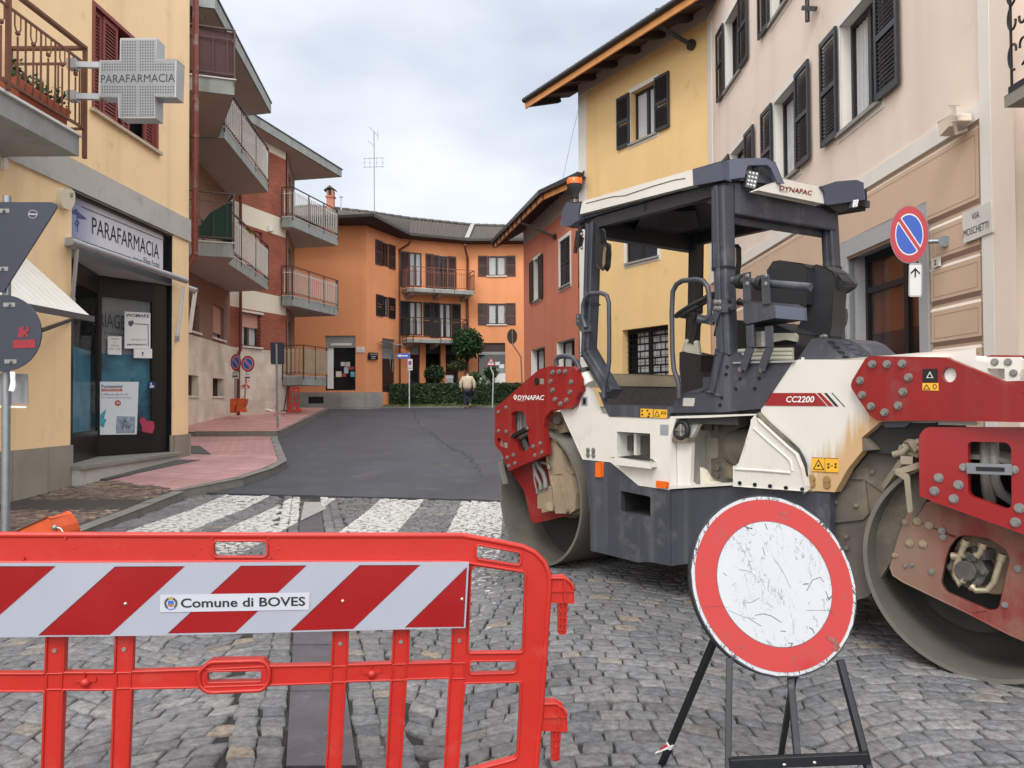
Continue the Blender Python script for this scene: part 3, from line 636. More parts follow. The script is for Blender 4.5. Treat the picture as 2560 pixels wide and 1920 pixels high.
# lettering fixed to the glass, posters
mb = MB(M('glass_lettering', '#22272b', .5, 0, 0)); mb.ptext(fp, 'URIAGE', A2(705, 1150), A2(960, 1180), A2(705, 1040), .004); mb.ptext(fp, 'EAU THERMALE', A2(705, 1205), A2(985, 1235), A2(705, 1185), .004); solo('window_lettering', mb, 'dark lettering in large capitals across the pharmacy door glass', 'lettering')
decal('poster', fp, A2, [(957, 1040), (1155, 1052), (1155, 1325), (957, 1325)], PAPER, .008, 'white poster of a nail polish brush stroke taped high on the pharmacy glass', 'poster', [('WOMAKE', (965, 1082), (1147, 1088), (965, 1056), INK, True), ('SEMI PERMANENTE', (975, 1302), (1127, 1302), (975, 1288), INKG, True), ('SMALTO', (1010, 1262), (1127, 1262), (1010, 1252), INKG)], [(INKG, [(985, 1118), (1018, 1108), (1030, 1128), (1005, 1160), (985, 1140)]), (INKG, [(1030, 1132), (1140, 1138), (1143, 1310), (1137, 1310), (1134, 1144), (1030, 1138)])])
decal('notice', fp, A2, [(828, 1230), (933, 1233), (933, 1375), (828, 1370)], PAPER, .008, 'small white printed notice taped left of the nail polish poster', 'notice', [('ORARIO', (850, 1258), (915, 1260), (850, 1244), INKG), ('3', (875, 1285), (885, 1285), (875, 1270), INKG), ('CHIUSO', (850, 1308), (915, 1310), (850, 1294), INKG), ('8.30 - 12.30', (840, 1335), (925, 1337), (840, 1320), INKG)])
decal('notice', fp, A2, [(1028, 1327), (1168, 1327), (1168, 1400), (1028, 1397)], PAPER, .012, 'small landscape notice with a black exclamation mark under the nail polish poster', 'notice', (), [(INK, ell(1096, 1360, 7, 10, 10)), (INK, ell(1096, 1378, 5, 6, 8))])
decal('poster', fp, A3, [(768, 43), (1065, 45), (1050, 448), (768, 452)], M('poster_pale', '#c9d3da', .6, 0, .04), .01, 'tall pale advertising poster at the foot of the pharmacy glass', 'poster', [('Puressentiel', (780, 92), (940, 92), (780, 66), INKB, True), ('PURIFICANTE', (795, 113), (925, 113), (795, 103), PAPER), ('L\'efficacia dei 41 oli', (778, 148), (980, 148), (778, 132), INKG), ('per respirare 3D aria piu pura', (778, 174), (1008, 174), (778, 158), INKG), ('41', (893, 215), (918, 215), (893, 198), PAPER, True)],
      [(INKR, [(780, 99), (938, 99), (938, 118), (780, 118)]), (INKR, ell(905, 208, 24, 22)), (M('poster_photo', '#8494a8', .6, 0, .5, 30), [(895, 308), (1040, 312), (1035, 440), (890, 440)]), (M('poster_leaf', '#2f93a8', .6, 0, .4, 20), [(770, 300), (815, 250), (800, 330), (818, 330), (795, 400), (770, 380)]), (INKB, [(890, 380), (950, 325), (1000, 370), (1000, 400), (905, 405)]), (PAPER, [(933, 355), (957, 355), (957, 420), (933, 420)])])
decal('accessibility_sticker', fp, A3, [(1142, 43), (1195, 45), (1192, 98), (1142, 96)], M('sticker_blue', '#26336b', .5, 0, .03), .01, 'small blue wheelchair sticker on the right edge of the pharmacy door', 'sticker', (), [(PAPER, ell(1160, 56, 5, 5, 10)), (PAPER, [(1157, 60), (1163, 60), (1164, 72), (1178, 72), (1184, 84), (1177, 86), (1172, 78), (1158, 78)]), (PAPER, ell(1162, 82, 12, 9, 14)), (MC['sticker_blue'], ell(1163, 81, 7, 5, 12))])
decal('butterfly_cutout', fp, A3, [(1070, 345), (1085, 318), (1110, 322), (1130, 350), (1150, 342), (1182, 350), (1186, 400), (1170, 440), (1120, 435), (1090, 425), (1092, 390)], M('butterfly_pink', '#a33652', .6, 0, .15, 12), .01, 'pink butterfly cut-out low on the pharmacy door glass', 'decoration')
mb = MB(PAPER)
for x in (598, 652): a = fp.P(*A3(x, 380), -.06); mb.box((a.x-.1, a.y-.1, zth+.55), .05, .05, .16)
solo('product_boxes', mb, 'two small white boxes standing in the pharmacy window', 'boxes')
# shop sign board
sp_ = LP; za, zb_ = LP.z(*A2(555, 470), -.1), LP.z(*A2(555, 152), -.1); s1_ = LP.s(*A2(1252, 600), -.1)
def sign_grad():
    m = M('sign_face', '#c9cdd8', .35, 0, .02); t = m.node_tree; N = t.nodes.new; L = t.links.new; b = [n for n in t.nodes if n.type == 'BSDF_PRINCIPLED'][0]
    tc = N('ShaderNodeTexCoord'); dt = N('ShaderNodeVectorMath'); dt.operation = 'DOT_PRODUCT'; L(tc.outputs['Generated'], dt.inputs[0]); dt.inputs[1].default_value = (0, 1, 0)
    cr = N('ShaderNodeValToRGB'); L(dt.outputs['Value'], cr.inputs[0]); cr.color_ramp.elements[0].color = lin('#5b71a8'); cr.color_ramp.elements[1].position = .3; cr.color_ramp.elements[1].color = lin('#ccd0dc'); L(cr.outputs[0], b.inputs['Base Color'])
    return m
mb = MB(sign_grad()); mb.pbox(LP, so0+.01, s1_, za, zb_, -.16, -.1); sg = thing('shop_sign', 'white PARAFARMACIA sign board with a blue winged emblem above the shop entrance', 'shop sign', LP.W((so0+s1_)/2, za, -.13)); part('sign_board', mb, sg); mb = MB(BLK); mb.pbox(LP, so0+.005, s1_+.12, za-.03, zl-.004, -.3, -.165); mb.pbox(LP, so0+.006, so1-.006, zb_, zl-.003, -.16, -.05); part('dark_gap_filler', mb, sg)  # black boxes added behind and above the board to darken the gap
mb = MB(INK); mb.ptext(LP, 'PARAFARMACIA', A2(708, 443), A2(1222, 640), A2(708, 312), -.096); mb.ptext(LP, 'dott.ssa', A2(1022, 636), A2(1092, 660), A2(1022, 615), -.096); mb.ptext(LP, 'Elisa Fozzi', A2(1104, 664), A2(1224, 705), A2(1104, 624), -.096); part('lettering', mb, sg)
mb = MB(M('emblem_blue', '#3d4a7d', .5, 0, .1)); mb.pp(LP, px(A2, (552, 265), (590, 250), (600, 275), (668, 330), (640, 332), (600, 325), (592, 300), (560, 290)), -.095, .003); mb.pp(LP, px(A2, *ell(593, 362, 17, 24)), -.095, .003, [px(A2, *ell(593, 362, 11, 17))]); mb.pp(LP, px(A2, (591, 290), (596, 290), (598, 430), (594, 430)), -.0945, .003); part('emblem', mb, sg)
mb = MB(M('line_dark', '#2e3342', .5, 0, 0)); mb.pp(LP, px(A2, (625, 232), (1245, 488), (1245, 493), (625, 238)), -.095, .002); mb.pp(LP, px(A2, (552, 468), (1008, 625), (1008, 630), (552, 474)), -.095, .002); part('border_line', mb, sg)
# awning cassette with folded arms
aw = thing('awning', 'closed white awning cassette with two hanging arms over the pharmacy door', 'awning', LP.W(so0, 2.6, .2))
a = LP.P(*A2(565, 510), .16); b = LP.P(*A2(1430, 815), .16); b.z = a.z
mb = MB(ALU); mb.tube([a-LP.d*.08, b], .055, 14); part('cassette', mb, aw)
mb = MB(ALU); mb.pbox(LP, LP.s(*A2(500, 520)), LP.s(*A2(565, 520)), LP.z(*A2(530, 548)), LP.z(*A2(530, 482)), 0, .12); part('bracket', mb, aw, bevel=.01)
for p0, p1 in (((592, 560), (556, 960)), ((1410, 850), (1362, 1250))):
    mb = MB(ALU); a_ = LP.P(*A2(*p0), .14); b_ = LP.P(*A2(*p1), .04); mb.bar(a_, b_, .035, .05); mb.box(b_, .06, .06, .1); part('arm', mb, aw)
# open canvas awning nearer the camera
E1p = Vector((-5.38, 9.98, 2.43)); E0p = LP.W(.2, 3.2, .05)
ow = thing('awning', 'open white canvas awning jutting from the cream wall behind the grey sign pole', 'awning', (-5.9, 8.6, 2.4))
a_ = Vector(atY(*A2(692, 1078), 9.98)); c_ = Vector(atY(*A2(206, 640), 10.05)); b_ = a_+Vector((-.1, -2.9, 0)); d_ = c_+Vector((-.1, -2.9, 0))
CANV = M('canvas_white', '#d8d6d0', .85, 0, .04, bump=.3, bscale=120)
mb = MB(CANV); n = 40
for k in range(n):
    t0, t1 = k/n, (k+1)/n; w_ = lambda t: Vector((0, 0, .006*math.cos(t*n*math.pi)))
    mb.face([a_.lerp(b_, t0)+w_(t0), a_.lerp(b_, t1)+w_(t1), d_.lerp(c_, 1-t1)+w_(t1), d_.lerp(c_, 1-t0)+w_(t0)])
part('canvas', mb, ow)
mb = MB(M('awning_bar', '#55585c', .5, .3)); mb.bar(a_+Vector((.02, .03, -.03)), b_+Vector((.02, 0, -.03)), .05, .07); part('front_bar', mb, ow)
mb = MB(BLK); mb.bar(LP.P(*A2(545, 1105), .02), Vector(atY(*A2(320, 1185), 8.9)), .03, .045); part('arm', mb, ow)
sw2 = thing('awning', 'folded white awning arm just beyond the far corner of the cream pharmacy wall', 'awning', atY(*A5(150, 1540), 15.9))
mb = MB(WHT); mb.bar(atY(*A5(190, 1135), 15.9), atY(*A5(135, 1545), 15.9), .06, .06); part('arm', mb, sw2); mb = MB(ALU); mb.cyl(atY(*A5(100, 1105), 15.9), atY(*A5(205, 1140), 15.9), .07, 12); part('cassette', mb, sw2)
# alarm siren and white junction box
sp = Pl(LP.W(LP.s(*A1(520, 1530)), 0, .1).xy, (LP.d.x, LP.d.y))
mb = MB(M('siren_cream', '#cfc9b4', .5, 0, .05)); mb.pp(LP, px(A1, *[(473, 1480), (490, 1442), (555, 1452), (577, 1480), (577, 1560), (545, 1612), (490, 1598), (470, 1560)]), .07, .07, r=14); o = thing('alarm_siren', 'cream oval alarm siren on the wall at the left end of the grey lintel', 'alarm', LP.P(*A1(520, 1600), .07)); part('housing', mb, o, bevel=.02)
mb = MB(M('siren_lens', '#8d8f80', .3)); a_ = LP.P(*A1(548, 1497), .07); mb.tube([a_, a_+LP.n*.015], .035, 16); part('lens', mb, o)
mb = MB(WHT); mb.pp(LP, px(A1, (30, 1210), (62, 1215), (62, 1298), (30, 1292)), .04, .04); solo('junction_box', mb, 'tiny white junction box on the wall under the left balcony', 'junction box', bevel=.004)
# shuttered window behind the cross
wd = MB(REDW); wd.pbox(LP, w0, w0+.06, wz0, wz1, -.2, .02); wd.pbox(LP, w1-.06, w1, wz0, wz1, -.2, .02); wd.pbox(LP, w0+.06, w1-.06, wz1-.06, wz1, -.2, .018); o = part('window', wd, bld)
sa = LP.s(*A1(800, 500)); sb_ = LP.s(*A1(915, 500)); s2 = LP.s(*A1(1125, 1000)); s3 = LP.s(*A1(985, 900)); s4 = LP.s(*A1(1040, 950))
shutter(LP, w0+.07, sa, wz0, wz1-.07, -.04, o, REDW); shutter(LP, sa+.01, sb_, wz0, wz1-.07, -.02, o, REDW); shutter(LP, s3, s4, wz0, wz1-.07, -.1, o, REDW); shutter(LP, s2, w1-.07, wz0, wz1-.07, -.03, o, REDW)
mb = MB(M('sill_travertine', '#b3a48f', .7)); mb.pbox(LP, w0-.06, w1+.06, wz0-.05, wz0, -.2, .07); part('sill', mb, o, bevel=.006)
# balcony with iron railing
bz1 = 4.5+.25; yb = 9.92
bo = MB(M('balcony_concrete', '#8e9192', .85, 0, .14, 3, bump=.3, dirt=('#4c4a48', .35, 2.2))); slab(bo, [(-5.5, yb), (-5.78, 1.5), (-6.8, 1.5), (-6.5, yb)], 4.5, bz1); bo.m(WHT); slab(bo, [(-5.46, yb+.03), (-5.74, 1.5), (-6.7, 1.5), (-6.46, yb+.03)], bz1, bz1+.03)
bal = part('balcony', bo, bld)
mb = MB(RAIL); z0 = bz1+.03; pA = Vector((-5.44, yb+.02, z0)); pB = Vector((-5.66, 3.4, z0)); pC = Vector((-6.4, yb+.02, z0)); hR = 1.12
for a_, b_ in ((pA, pB), (pA, pC)):
    d = (b_-a_); l = d.length; d.normalize(); up = Vector((0, 0, 1))
    mb.bar(a_+up*hR, b_+up*hR, .07, .035); mb.bar(a_+up*(hR-.2), b_+up*(hR-.2), .02, .03); mb.bar(a_+up*.08, b_+up*.08, .03, .03)
    n = int(l/.135)
    for k in range(n):
        p = a_+d*(k+.5)*l/n
        if k % 2 and l > 1: # forked bars with a knot
            mb.bar(p+up*.08, p+up*.66, .016, .016, up=d); mb.ball(p+up*.7, .028, 8, 6)
            for sg_ in (-1, 1): mb.tube([p+up*.68, p+up*.76+d*.05*sg_, p+up*(hR-.2)+d*.05*sg_], .009, 6)
        elif k % 2: mb.bar(p+up*.3, p+up*(hR-.2), .016, .016, up=d); mb.ball(p+up*.3, .03, 8, 6)
        else: mb.bar(p+up*.08, p+up*(hR-.2), .016, .016, up=d)
    for k in range(max(1, int(l/1.4))+1): p = a_+d*min(l, k*1.45); mb.bar(p-up*.3*(k < 1), p+up*hR, .045, .045, up=d)
part('railing', mb, bal)
# flower trough on that balcony
fl = thing('flower_trough', 'terracotta trough of green plants on the near left balcony', 'planter', (-5.6, 9.1, bz1+.03))
mb = MB(M('terracotta', '#9a5238', .8, var=.12)); c = Vector((-5.6, 9.15, bz1+.04)); mb.prism([c+Vector(q) for q in ((-.09, -.45, 0), (.09, -.45, 0), (.13, -.5, .2), (-.13, -.5, .2))], (0, .95, 0)); part('trough', mb, fl, bevel=.01)
def leaves(mb, c, rad, n, size, rnd, shell=.5, flatz=None, squash=1):
    c = Vector(c)
    for i in range(n):
        while 1:
            d = Vector((rnd.gauss(0, 1), rnd.gauss(0, 1), rnd.gauss(0, 1)))
            if d.length > .01: break
        d.normalize(); q = rnd.uniform(shell, 1)
        nn = mnoise.noise(Vector((d.x*2.2+c.x, d.y*2.2+c.y, d.z*2.2+c.z)))
        q *= 1+.28*nn
        if nn < -.25 and rnd.random() < .6: continue
        p = c+Vector((d.x*rad[0], d.y*rad[1], d.z*rad[2]))*q
        u = Vector((rnd.gauss(0, 1), rnd.gauss(0, 1), rnd.gauss(0, .6))).normalized(); v = u.cross(d+Vector((rnd.uniform(-.5, .5), rnd.uniform(-.5, .5), rnd.uniform(-.5, .5))))
        if v.length < .05: continue
        v.normalize(); s_ = size*rnd.uniform(.6, 1.4)
        mb.face([p-u*s_*.5, p+v*s_*.3, p+u*s_*.5, p-v*s_*.3])
def leafmat(name, col, var=.5, sc_=7): return M(name, col, .55, 0, var, sc_, spec=.3)
mb = MB(leafmat('pot_plant_green', '#3d5434')); rn = random.Random(2)
for k in range(7): leaves(mb, (c.x+rn.uniform(-.05, .05), c.y-.4+k*.14, c.z+.3), (.12, .12, .16), 40, .07, rn, .1)
part('foliage', mb, fl)
# green cross sign (unlit, grey) on brackets
cy = 9.62; cp = Pl((-5, cy), (1, -.06))
cr_ = [(925, 295), (1205, 292), (1200, 450), (1358, 457), (1350, 745), (1190, 745), (1190, 905), (912, 905), (906, 750), (757, 740), (765, 465), (920, 460)]
cs = thing('pharmacy_cross_sign', 'unlit grey LED cross sign reading PARAFARMACIA hung from the near balcony railing', 'cross sign', cp.P(*A1(1060, 905), -.1))
GREYM = M('led_panel_grey', '#8f9398', .55, .1, .06, 5)
mb = MB(M('cross_casing', '#b3b8bd', .4, .4, .05)); mb.pp(cp, px(A1, *cr_), 0, .2); part('casing', mb, cs, bevel=.008)
mb = MB(GREYM); cen = (1057, 600); ins = [(cen[0]+(x-cen[0])*.955, cen[1]+(y-cen[1])*.965) for x, y in cr_]; mb.pp(cp, px(A1, *ins), .004, .004); part('face_panel', mb, cs)
mb = MB(M('led_dots', '#3f444a', .5))
def incross(x, y): return (935 < x < 1190 and 315 < y < 890) or (780 < x < 1345 and 480 < y < 725)
y = 322
while y < 895:
    x = 785
    while x < 1345:
        if incross(x, y) and not (545 < y < 655) and not (1045 < x < 1075):
            a_ = cp.P(*A1(x, y), .0055); mb.face([a_+Vector((dx*.007, 0, dz*.009)) for dx, dz in ((-1, -1), (1, -1), (1, 1), (-1, 1))])
        x += 19.5
    y += 21.5
part('led_dots', mb, cs)
mb = MB(M('led_letters', '#34383e', .5)); mb.ptext(cp, 'PARAFARMACIA', A1(775, 638), A1(1343, 628), A1(775, 575), .007); part('lettering', mb, cs)
for yy in (502, 745):
    mb = MB(ALU); a_ = cp.P(*A1(765, yy), -.08); b_ = cp.P(*A1(560, yy-5), -.02); mb.bar(a_, b_, .05, .07); mb.box(b_, .1, .12, .12); part('bracket', mb, cs)
# ================================================================== BRICK APARTMENT BUILDING (left, behind)
SA = Pl((-8.74, 21.2), (-.12, 1)); SB = Pl((-9.3, 25.8), (.33, 1)); lSB = 3.15
SC = Pl((-8.26, 28.8), (-.2, 1))
BRK = {}
def brick(pl, k): return Mbrick('brick_'+k, '#a55f47', '#935240', '#7b4a3c', pl.d, .25, .065, .006, .85, bump=.15)
CREAM = M('cream_band', '#e0d8c6', .85, var=.05, scale=1, streak=('#c2b8a2', .4, 2))
def stone(pl, k): return Mbrick('cladding_'+k, '#ddd3c6', '#cfc3b3', '#bfb3a4', pl.d, .5, .42, .004, .8, bump=.1)
PLB = M('brown_plaster', '#8b6b5c', .9, var=.07, scale=1.5)
SOFF = M('soffit_taupe', '#b3a59a', .9, var=.06, scale=1.2); CONC = M('edge_concrete', '#8f9491', .85, var=.14, scale=2.5, bump=.2, streak=('#4f5350', .6, 5))
ab = thing('apartment_building', 'brick and cream apartment block with wrap-around concrete balconies and wide flat eaves', 'building', (-8.3, 28.8, 1))
ztop = 10.6
zst = SB.z(*A6(700, 445)); zc3b = SB.z(*A5(1080, 1378)); zc3t = SB.z(*A5(1030, 1190)); zc2b = SB.z(*A5(1066, 605)); zc2t = SB.z(*A5(1030, 412)); zc1b = SB.z(*A4(832, 1222))
wa = pxwin(SB, *[A6(575, 0)[0], A6(757, 0)[0], A6(0, 78)[1], A6(0, 412)[1]])
wb_ = (wa[0]-.1, wa[1]+.1, zc2b-1.45, zc2b-.1)
wc = (wa[0], wa[1], 8.75, 10.0)
mb = MB()
for z0, z1, mt, hs in ((-.5, zst, stone(SB, 'b'), []), (zst, zc3b, brick(SB, 'b'), [wa]), (zc3b, zc3t, CREAM, []), (zc3t, zc2b, brick(SB, 'b'), [wb_]), (zc2b, zc2t, CREAM, []), (zc2t, zc1b, brick(SB, 'b'), [wc]), (zc1b, ztop, CREAM, [])):
    wall(mb, SB, -.0, lSB, z0, z1, hs, mt, depth=.22)
zsa = SA.z(*A6(400, 400))
aw1 = pxwin(SA, A6(287, 0)[0], A6(396, 0)[0], A6(0, 20)[1], A6(0, 345)[1], A6(340, 0)[0]); aw2 = pxwin(SA, A6(60, 0)[0], A6(152, 0)[0], A6(0, 0)[1], A6(0, 275)[1], A6(110, 0)[0])
bw1 = pxwin(SA, A6(284, 0)[0], A6(392, 0)[0], A6(0, 735)[1], A6(0, 912)[1], A6(338, 0)[0]); bw2 = pxwin(SA, A6(42, 0)[0], A6(145, 0)[0], A6(0, 703)[1], A6(0, 905)[1], A6(92, 0)[0])
sE = (Vector((-9.3, 25.8, 0))-SA.p).dot(SA.d)
aw1 = (aw1[0], min(aw1[1], sE-.2), aw1[2], aw1[3])
wall(mb, SA, -2.3, sE, -.5, zsa, [bw1, bw2], stone(SA, 'a'), depth=.3); wall(mb, SA, -2.3, sE, zsa, ztop, [h for h in (aw1, aw2)], PLB, depth=.2)
sw = (.5, 1.6)
wall(mb, SC, 0, 3.6, -.5, ztop, [(.5, 1.7, 2.2, 4.4), (.5, 1.7, 5.1, 7.2), (.5, 1.7, 7.95, 10)], PLB, depth=.2)
e1 = SC.W(3.6, 0); e2 = SA.W(-2.3, 0)
mb.m(PLB); mb.face([(e1.x, e1.y, -.5), (-20, e1.y+1, -.5), (-20, e1.y+1, ztop), (e1.x, e1.y, ztop)]); mb.face([(e2.x, e2.y, -.5), (-20, e2.y+.5, -.5), (-20, e2.y+.5, ztop), (e2.x, e2.y, ztop)])
# short angled return behind the brown balconies
mb.face([(e2.x, e2.y, -.5), (-7.9, 17.2, -.5), (-7.9, 17.2, ztop), (e2.x, e2.y, ztop)]); mb.face([(-7.9, 17.2, -.5), (-16, 17, -.5), (-16, 17, ztop), (-7.9, 17.2, ztop)])
part('wall', mb, ab)
WOODB = M('brown_window_wood', '#5d4030', .5, var=.1, scale=10); PINKR = M('roller_pink', '#c99c8c', .6, var=.03)
SILLW = M('white_sill', '#d5d2cb', .7)
o = window(ab, SB, *wa, WOODB, .2, 1, sill=SILLW, roller=(PINKR, .42), fw=.06, cfrac=.7)
m5 = MB(SILLW); m5.pbox(SB, wa[0]-.1, wa[1]+.1, wa[3], wa[3]+.07, -.03, .06); part('lintel', m5, o)
window(ab, SB, *wb_, WOODB, .2, 1, roller=(PINKR, .9)); window(ab, SB, *wc, WOODB, .2, 1, roller=(PINKR, .5))
window(ab, SA, *aw1, WOODB, .18, 0, sill=SILLW, roller=(PINKR, .82)); window(ab, SA, *aw2, WOODB, .18, 0, sill=SILLW, curtain=True)
IRONG = M('grille_iron', '#4b3b36', .6, .3)
for b_ in (bw1, bw2):
    mb = MB(IRONG); k = b_[0]+.06
    while k < b_[1]: mb.pbox(SA, k, k+.02, b_[2], b_[3], -.2, -.18); k += .11
    o = part('grille', mb, ab); mb = MB(SILLW); mb.pbox(SA, b_[0]-.05, b_[1]+.05, b_[2]-.05, b_[2], -.1, .04); part('sill', mb, o)
for z0 in (5.1, 7.95):
    mb = MB(MC['brown_window_wood']); mb.pbox(SC, .5, 1.7, z0, z0+2.05, -.15, -.1); part('balcony_door', mb, ab)
def balcony(plan, z0, z1, parent=ab, rail=None, **kw):
    mb = MB(CONC); slab(mb, plan, z0, z1); cx = sum(p[0] for p in plan)/len(plan); cy = sum(p[1] for p in plan)/len(plan)
    mb.m(SOFF); mb.face([(cx+(x-cx)*.985, cy+(y-cy)*.985, z0-.003) for x, y in plan])
    mb.m(WHT2); slab(mb, [(cx+(x-cx)*1.02, cy+(y-cy)*1.01) for x, y in plan], z1, z1+.03)
    b = part('balcony', mb, parent)
    if rail: railing(b, rail[0], z1+.03, rail[1], rail[2], rail[3], **kw)
    return b
WHT2 = M('slab_edge_pale', '#bdbab4', .8, var=.1, scale=5); RW = M('rail_white', '#cfccc6', .6, var=.1, scale=12); RB = M('rail_brown', '#4a3532', .5, .1, .1, 9)
# balconies C (far end)
for z0, z1 in ((7.72, 8.08), (4.86, 5.2)):
    p = [(-8.33, 28.35), (-7.92, 28.3), (-7.07, 31.8), (-8.97, 32.3), (-8.7, 30)]
    balcony(p, z0, z1, rail=(p[:3]+[(-7.15, 31.9)], 1.06, RW, RB), gap=.15, bw=.032, post_every=1.2)
p = [(-8.35, 28.55), (-7.55, 28.4), (-7.15, 30.2), (-8.3, 30.6)]
balcony(p, 1.98, 2.3, rail=(p[:3], 1.1, M('panel_beige', '#b8a68c', .8, var=.1, streak=('#93836c', .5, 8)), RB), gap=.16, bw=.14, bb=.01, post_every=1.1)
# white railed balconies along the street
for k, (z0, z1) in enumerate(((4.99, 5.27), (8.17, 8.45))):
    p = [(-7.37, 20.05), (-7.88, 25.3), (-9.35, 25.7), (-8.6, 20.0)]
    balcony(p, z0, z1, rail=([(-7.37, 20.05), (-7.88, 25.3), (-8.0, 25.34)], 1.12, RW, RB), gap=.19, bw=.035, post_every=1.7)
# brown railed balconies nearest
FAB = M('fabric_brown', '#4d3636', .9, var=.08); GRN = M('fabric_green', '#1c372d', .9, var=.1, scale=4)
for k, (z0, z1) in enumerate(((4.93, 5.27), (8.195, 8.52))):
    sh_ = Vector((0, 0, 0)) if k == 0 else Vector((.70, -1.95, 0))
    p = [(-8.6, 18.55), (-6.84, 19.25), (-8.9, 23.2), (-9.5, 23.2), (-9.5, 18.5)]
    if k: p = [(-8.4, 16.5), (-6.14, 17.3), (-9.1, 23.2), (-9.5, 23.2), (-9.5, 16.5)]
    b = balcony(p, z0, z1, rail=([p[0], p[1], (-8.2, 21.8) if k == 0 else (-7.9, 20.8)], 1.2 if k == 0 else 1.1, RB, RB), gap=.28, bw=.02, post_every=1.05)
    f0 = Vector((-7.9 if k == 0 else -8.5, 18.83 if k == 0 else 18.6, z1+.1))+sh_; f1 = Vector((-6.88, 19.26, z1+.1))+sh_; f2 = Vector((-7.6, 20.7, z1+.1))+sh_; up = Vector((0, 0, 1))
    mb = MB(GRN if k == 0 else FAB); o_ = Vector((-.02, .04, 0))
    if k == 0: mb.prism([f0+o_, f1+o_, f1+o_+up*.98, f0.lerp(f1, .55)+o_+up*.65, f0.lerp(f1, .2)+o_+up*.1], (-.004, .01, 0))
    else: mb.prism([f0+o_, f1+o_, f1+o_+up*1.0, f0+o_+up*1.02], (-.004, .01, 0))
    mb.prism([f1+o_, f2+o_, f2+o_+up*.95, f1+o_+up*.98], (-.01, 0, 0)); part('windbreak', mb, b)
mb = MB(WHT2)
for x_ in (-8.25, -7.95): mb.bar((x_, 18.9, 5.4), (x_, 18.9, 6.1), .02, .02); mb.bar((x_+.2, 18.98, 5.4), (x_+.2, 18.98, 6.1), .02, .02); mb.bar((x_, 18.9, 6.1), (x_+.2, 18.98, 6.1), .02, .02)
solo('garden_chairs', mb, 'white garden chairs on the lower brown-railed balcony', 'chairs', loc=(-8, 18.95, 5.3))
mb = MB(leafmat('balcony_plant', '#34502e')); leaves(mb, (-7.62, 19.25, 5.62), (.25, .2, .3), 120, .1, random.Random(8), .1); solo('potted_plant', mb, 'green plant on the lower brown-railed balcony beside the green cloth', 'plant')
mb = MB(leafmat('yellow_flowers', '#b4a22a')); leaves(mb, (-7.72, 22.9, 6.33), (.1, .35, .16), 130, .08, random.Random(9), .1); solo('flower_box', mb, 'yellow flowers hung over the lower white balcony railing', 'flowers')
# big flat eaves
def eave(plan, z0, th=.3):
    mb = MB(CONC); slab(mb, plan, z0, z0+th); cx = sum(q[0] for q in plan)/len(plan); cy = sum(q[1] for q in plan)/len(plan)
    mb.m(SOFF); mb.face([(cx+(x-cx)*.97, cy+(y-cy)*.985, z0-.004) for x, y in plan]); mb.m(M('dark_flashing', '#3a3d3f', .5, .3)); slab(mb, [(cx+(x-cx)*1.012, cy+(y-cy)*1.006) for x, y in plan], z0+th, z0+th+.04)
    return part('roof', mb, ab)
eave([(-6.62, 17.4), (-7.32, 23.8), (-8.4, 24.05), (-12, 24), (-12, 17.0), (-8.0, 17.0)], 10.2)
eave([(-8.65, 24.1), (-8.6, 25.6), (-6.96, 32.1), (-9.2, 32.6), (-14, 33), (-14, 24.2)], 10.62)
# uppermost terrace slab over the brown balconies
mb = MB(SOFF); slab(mb, [(-6.95, 17.0), (-7.15, 18.7), (-8.5, 20.5), (-9.6, 20.5), (-9.6, 16.9)], 10.15, 10.19); mb.m(MC['dark_flashing']).bar((-6.95, 17.0, 10.2), (-7.9, 19.7, 10.2), .12, .3); part('roof_slab', mb, ab)
# downpipes
PIPE = M('pipe_brown', '#7a3d33', .5, .1, .1, 4, dirt=('#a3a5a6', .42, 2.6))
def pipe(name, pts, r, mat, label, group=None, parent=None):
    mb = MB(mat); mb.tube(pts, r, 12)
    for i in range(1, len(pts)-1): mb.ball(pts[i], r*1.15, 12, 8)
    return part(name, mb, parent) if parent else solo(name, mb, label, 'downpipe', group)
p0 = atY(*A1(1512, 0), 15.75); p1 = atY(*A2(1497, 600), 15.75); p2 = atY(*A2(1440, 700), 15.72)
p0.x = p1.x; p0.z += 1.2
pipe('downpipe', [p0, p1, p2], .062, PIPE, 'peeling brown downpipe bent into the far end of the cream pharmacy wall')
mb = MB(PIPE); mb.cyl(p1.lerp(p0, .37), p1.lerp(p0, .385), .072); solo('pipe_collar', mb, 'brown collar joining the peeling downpipe above the lower balconies', 'pipe collar')
u_ = A5(637, 0)[0]; a_ = SB.P(u_, 470, .12); a_.z = ztop; b_ = SB.P(u_, A6(0, 440)[1], .12); c_ = SB.P(*A6(540, 495), .05)
pipe('downpipe', [a_, b_, c_, c_-Vector((0, 0, 2.2))], .05, M('pipe_red', '#6e3a2f', .5, .1, .1), '', parent=ab)
mb = MB(WHT); a_ = SB.P(*A5(935, 520), .06); mb.box(a_, .16, .16, .2, .3); solo('alarm_box', mb, 'small white alarm box on the cream band of the brick block', 'alarm')
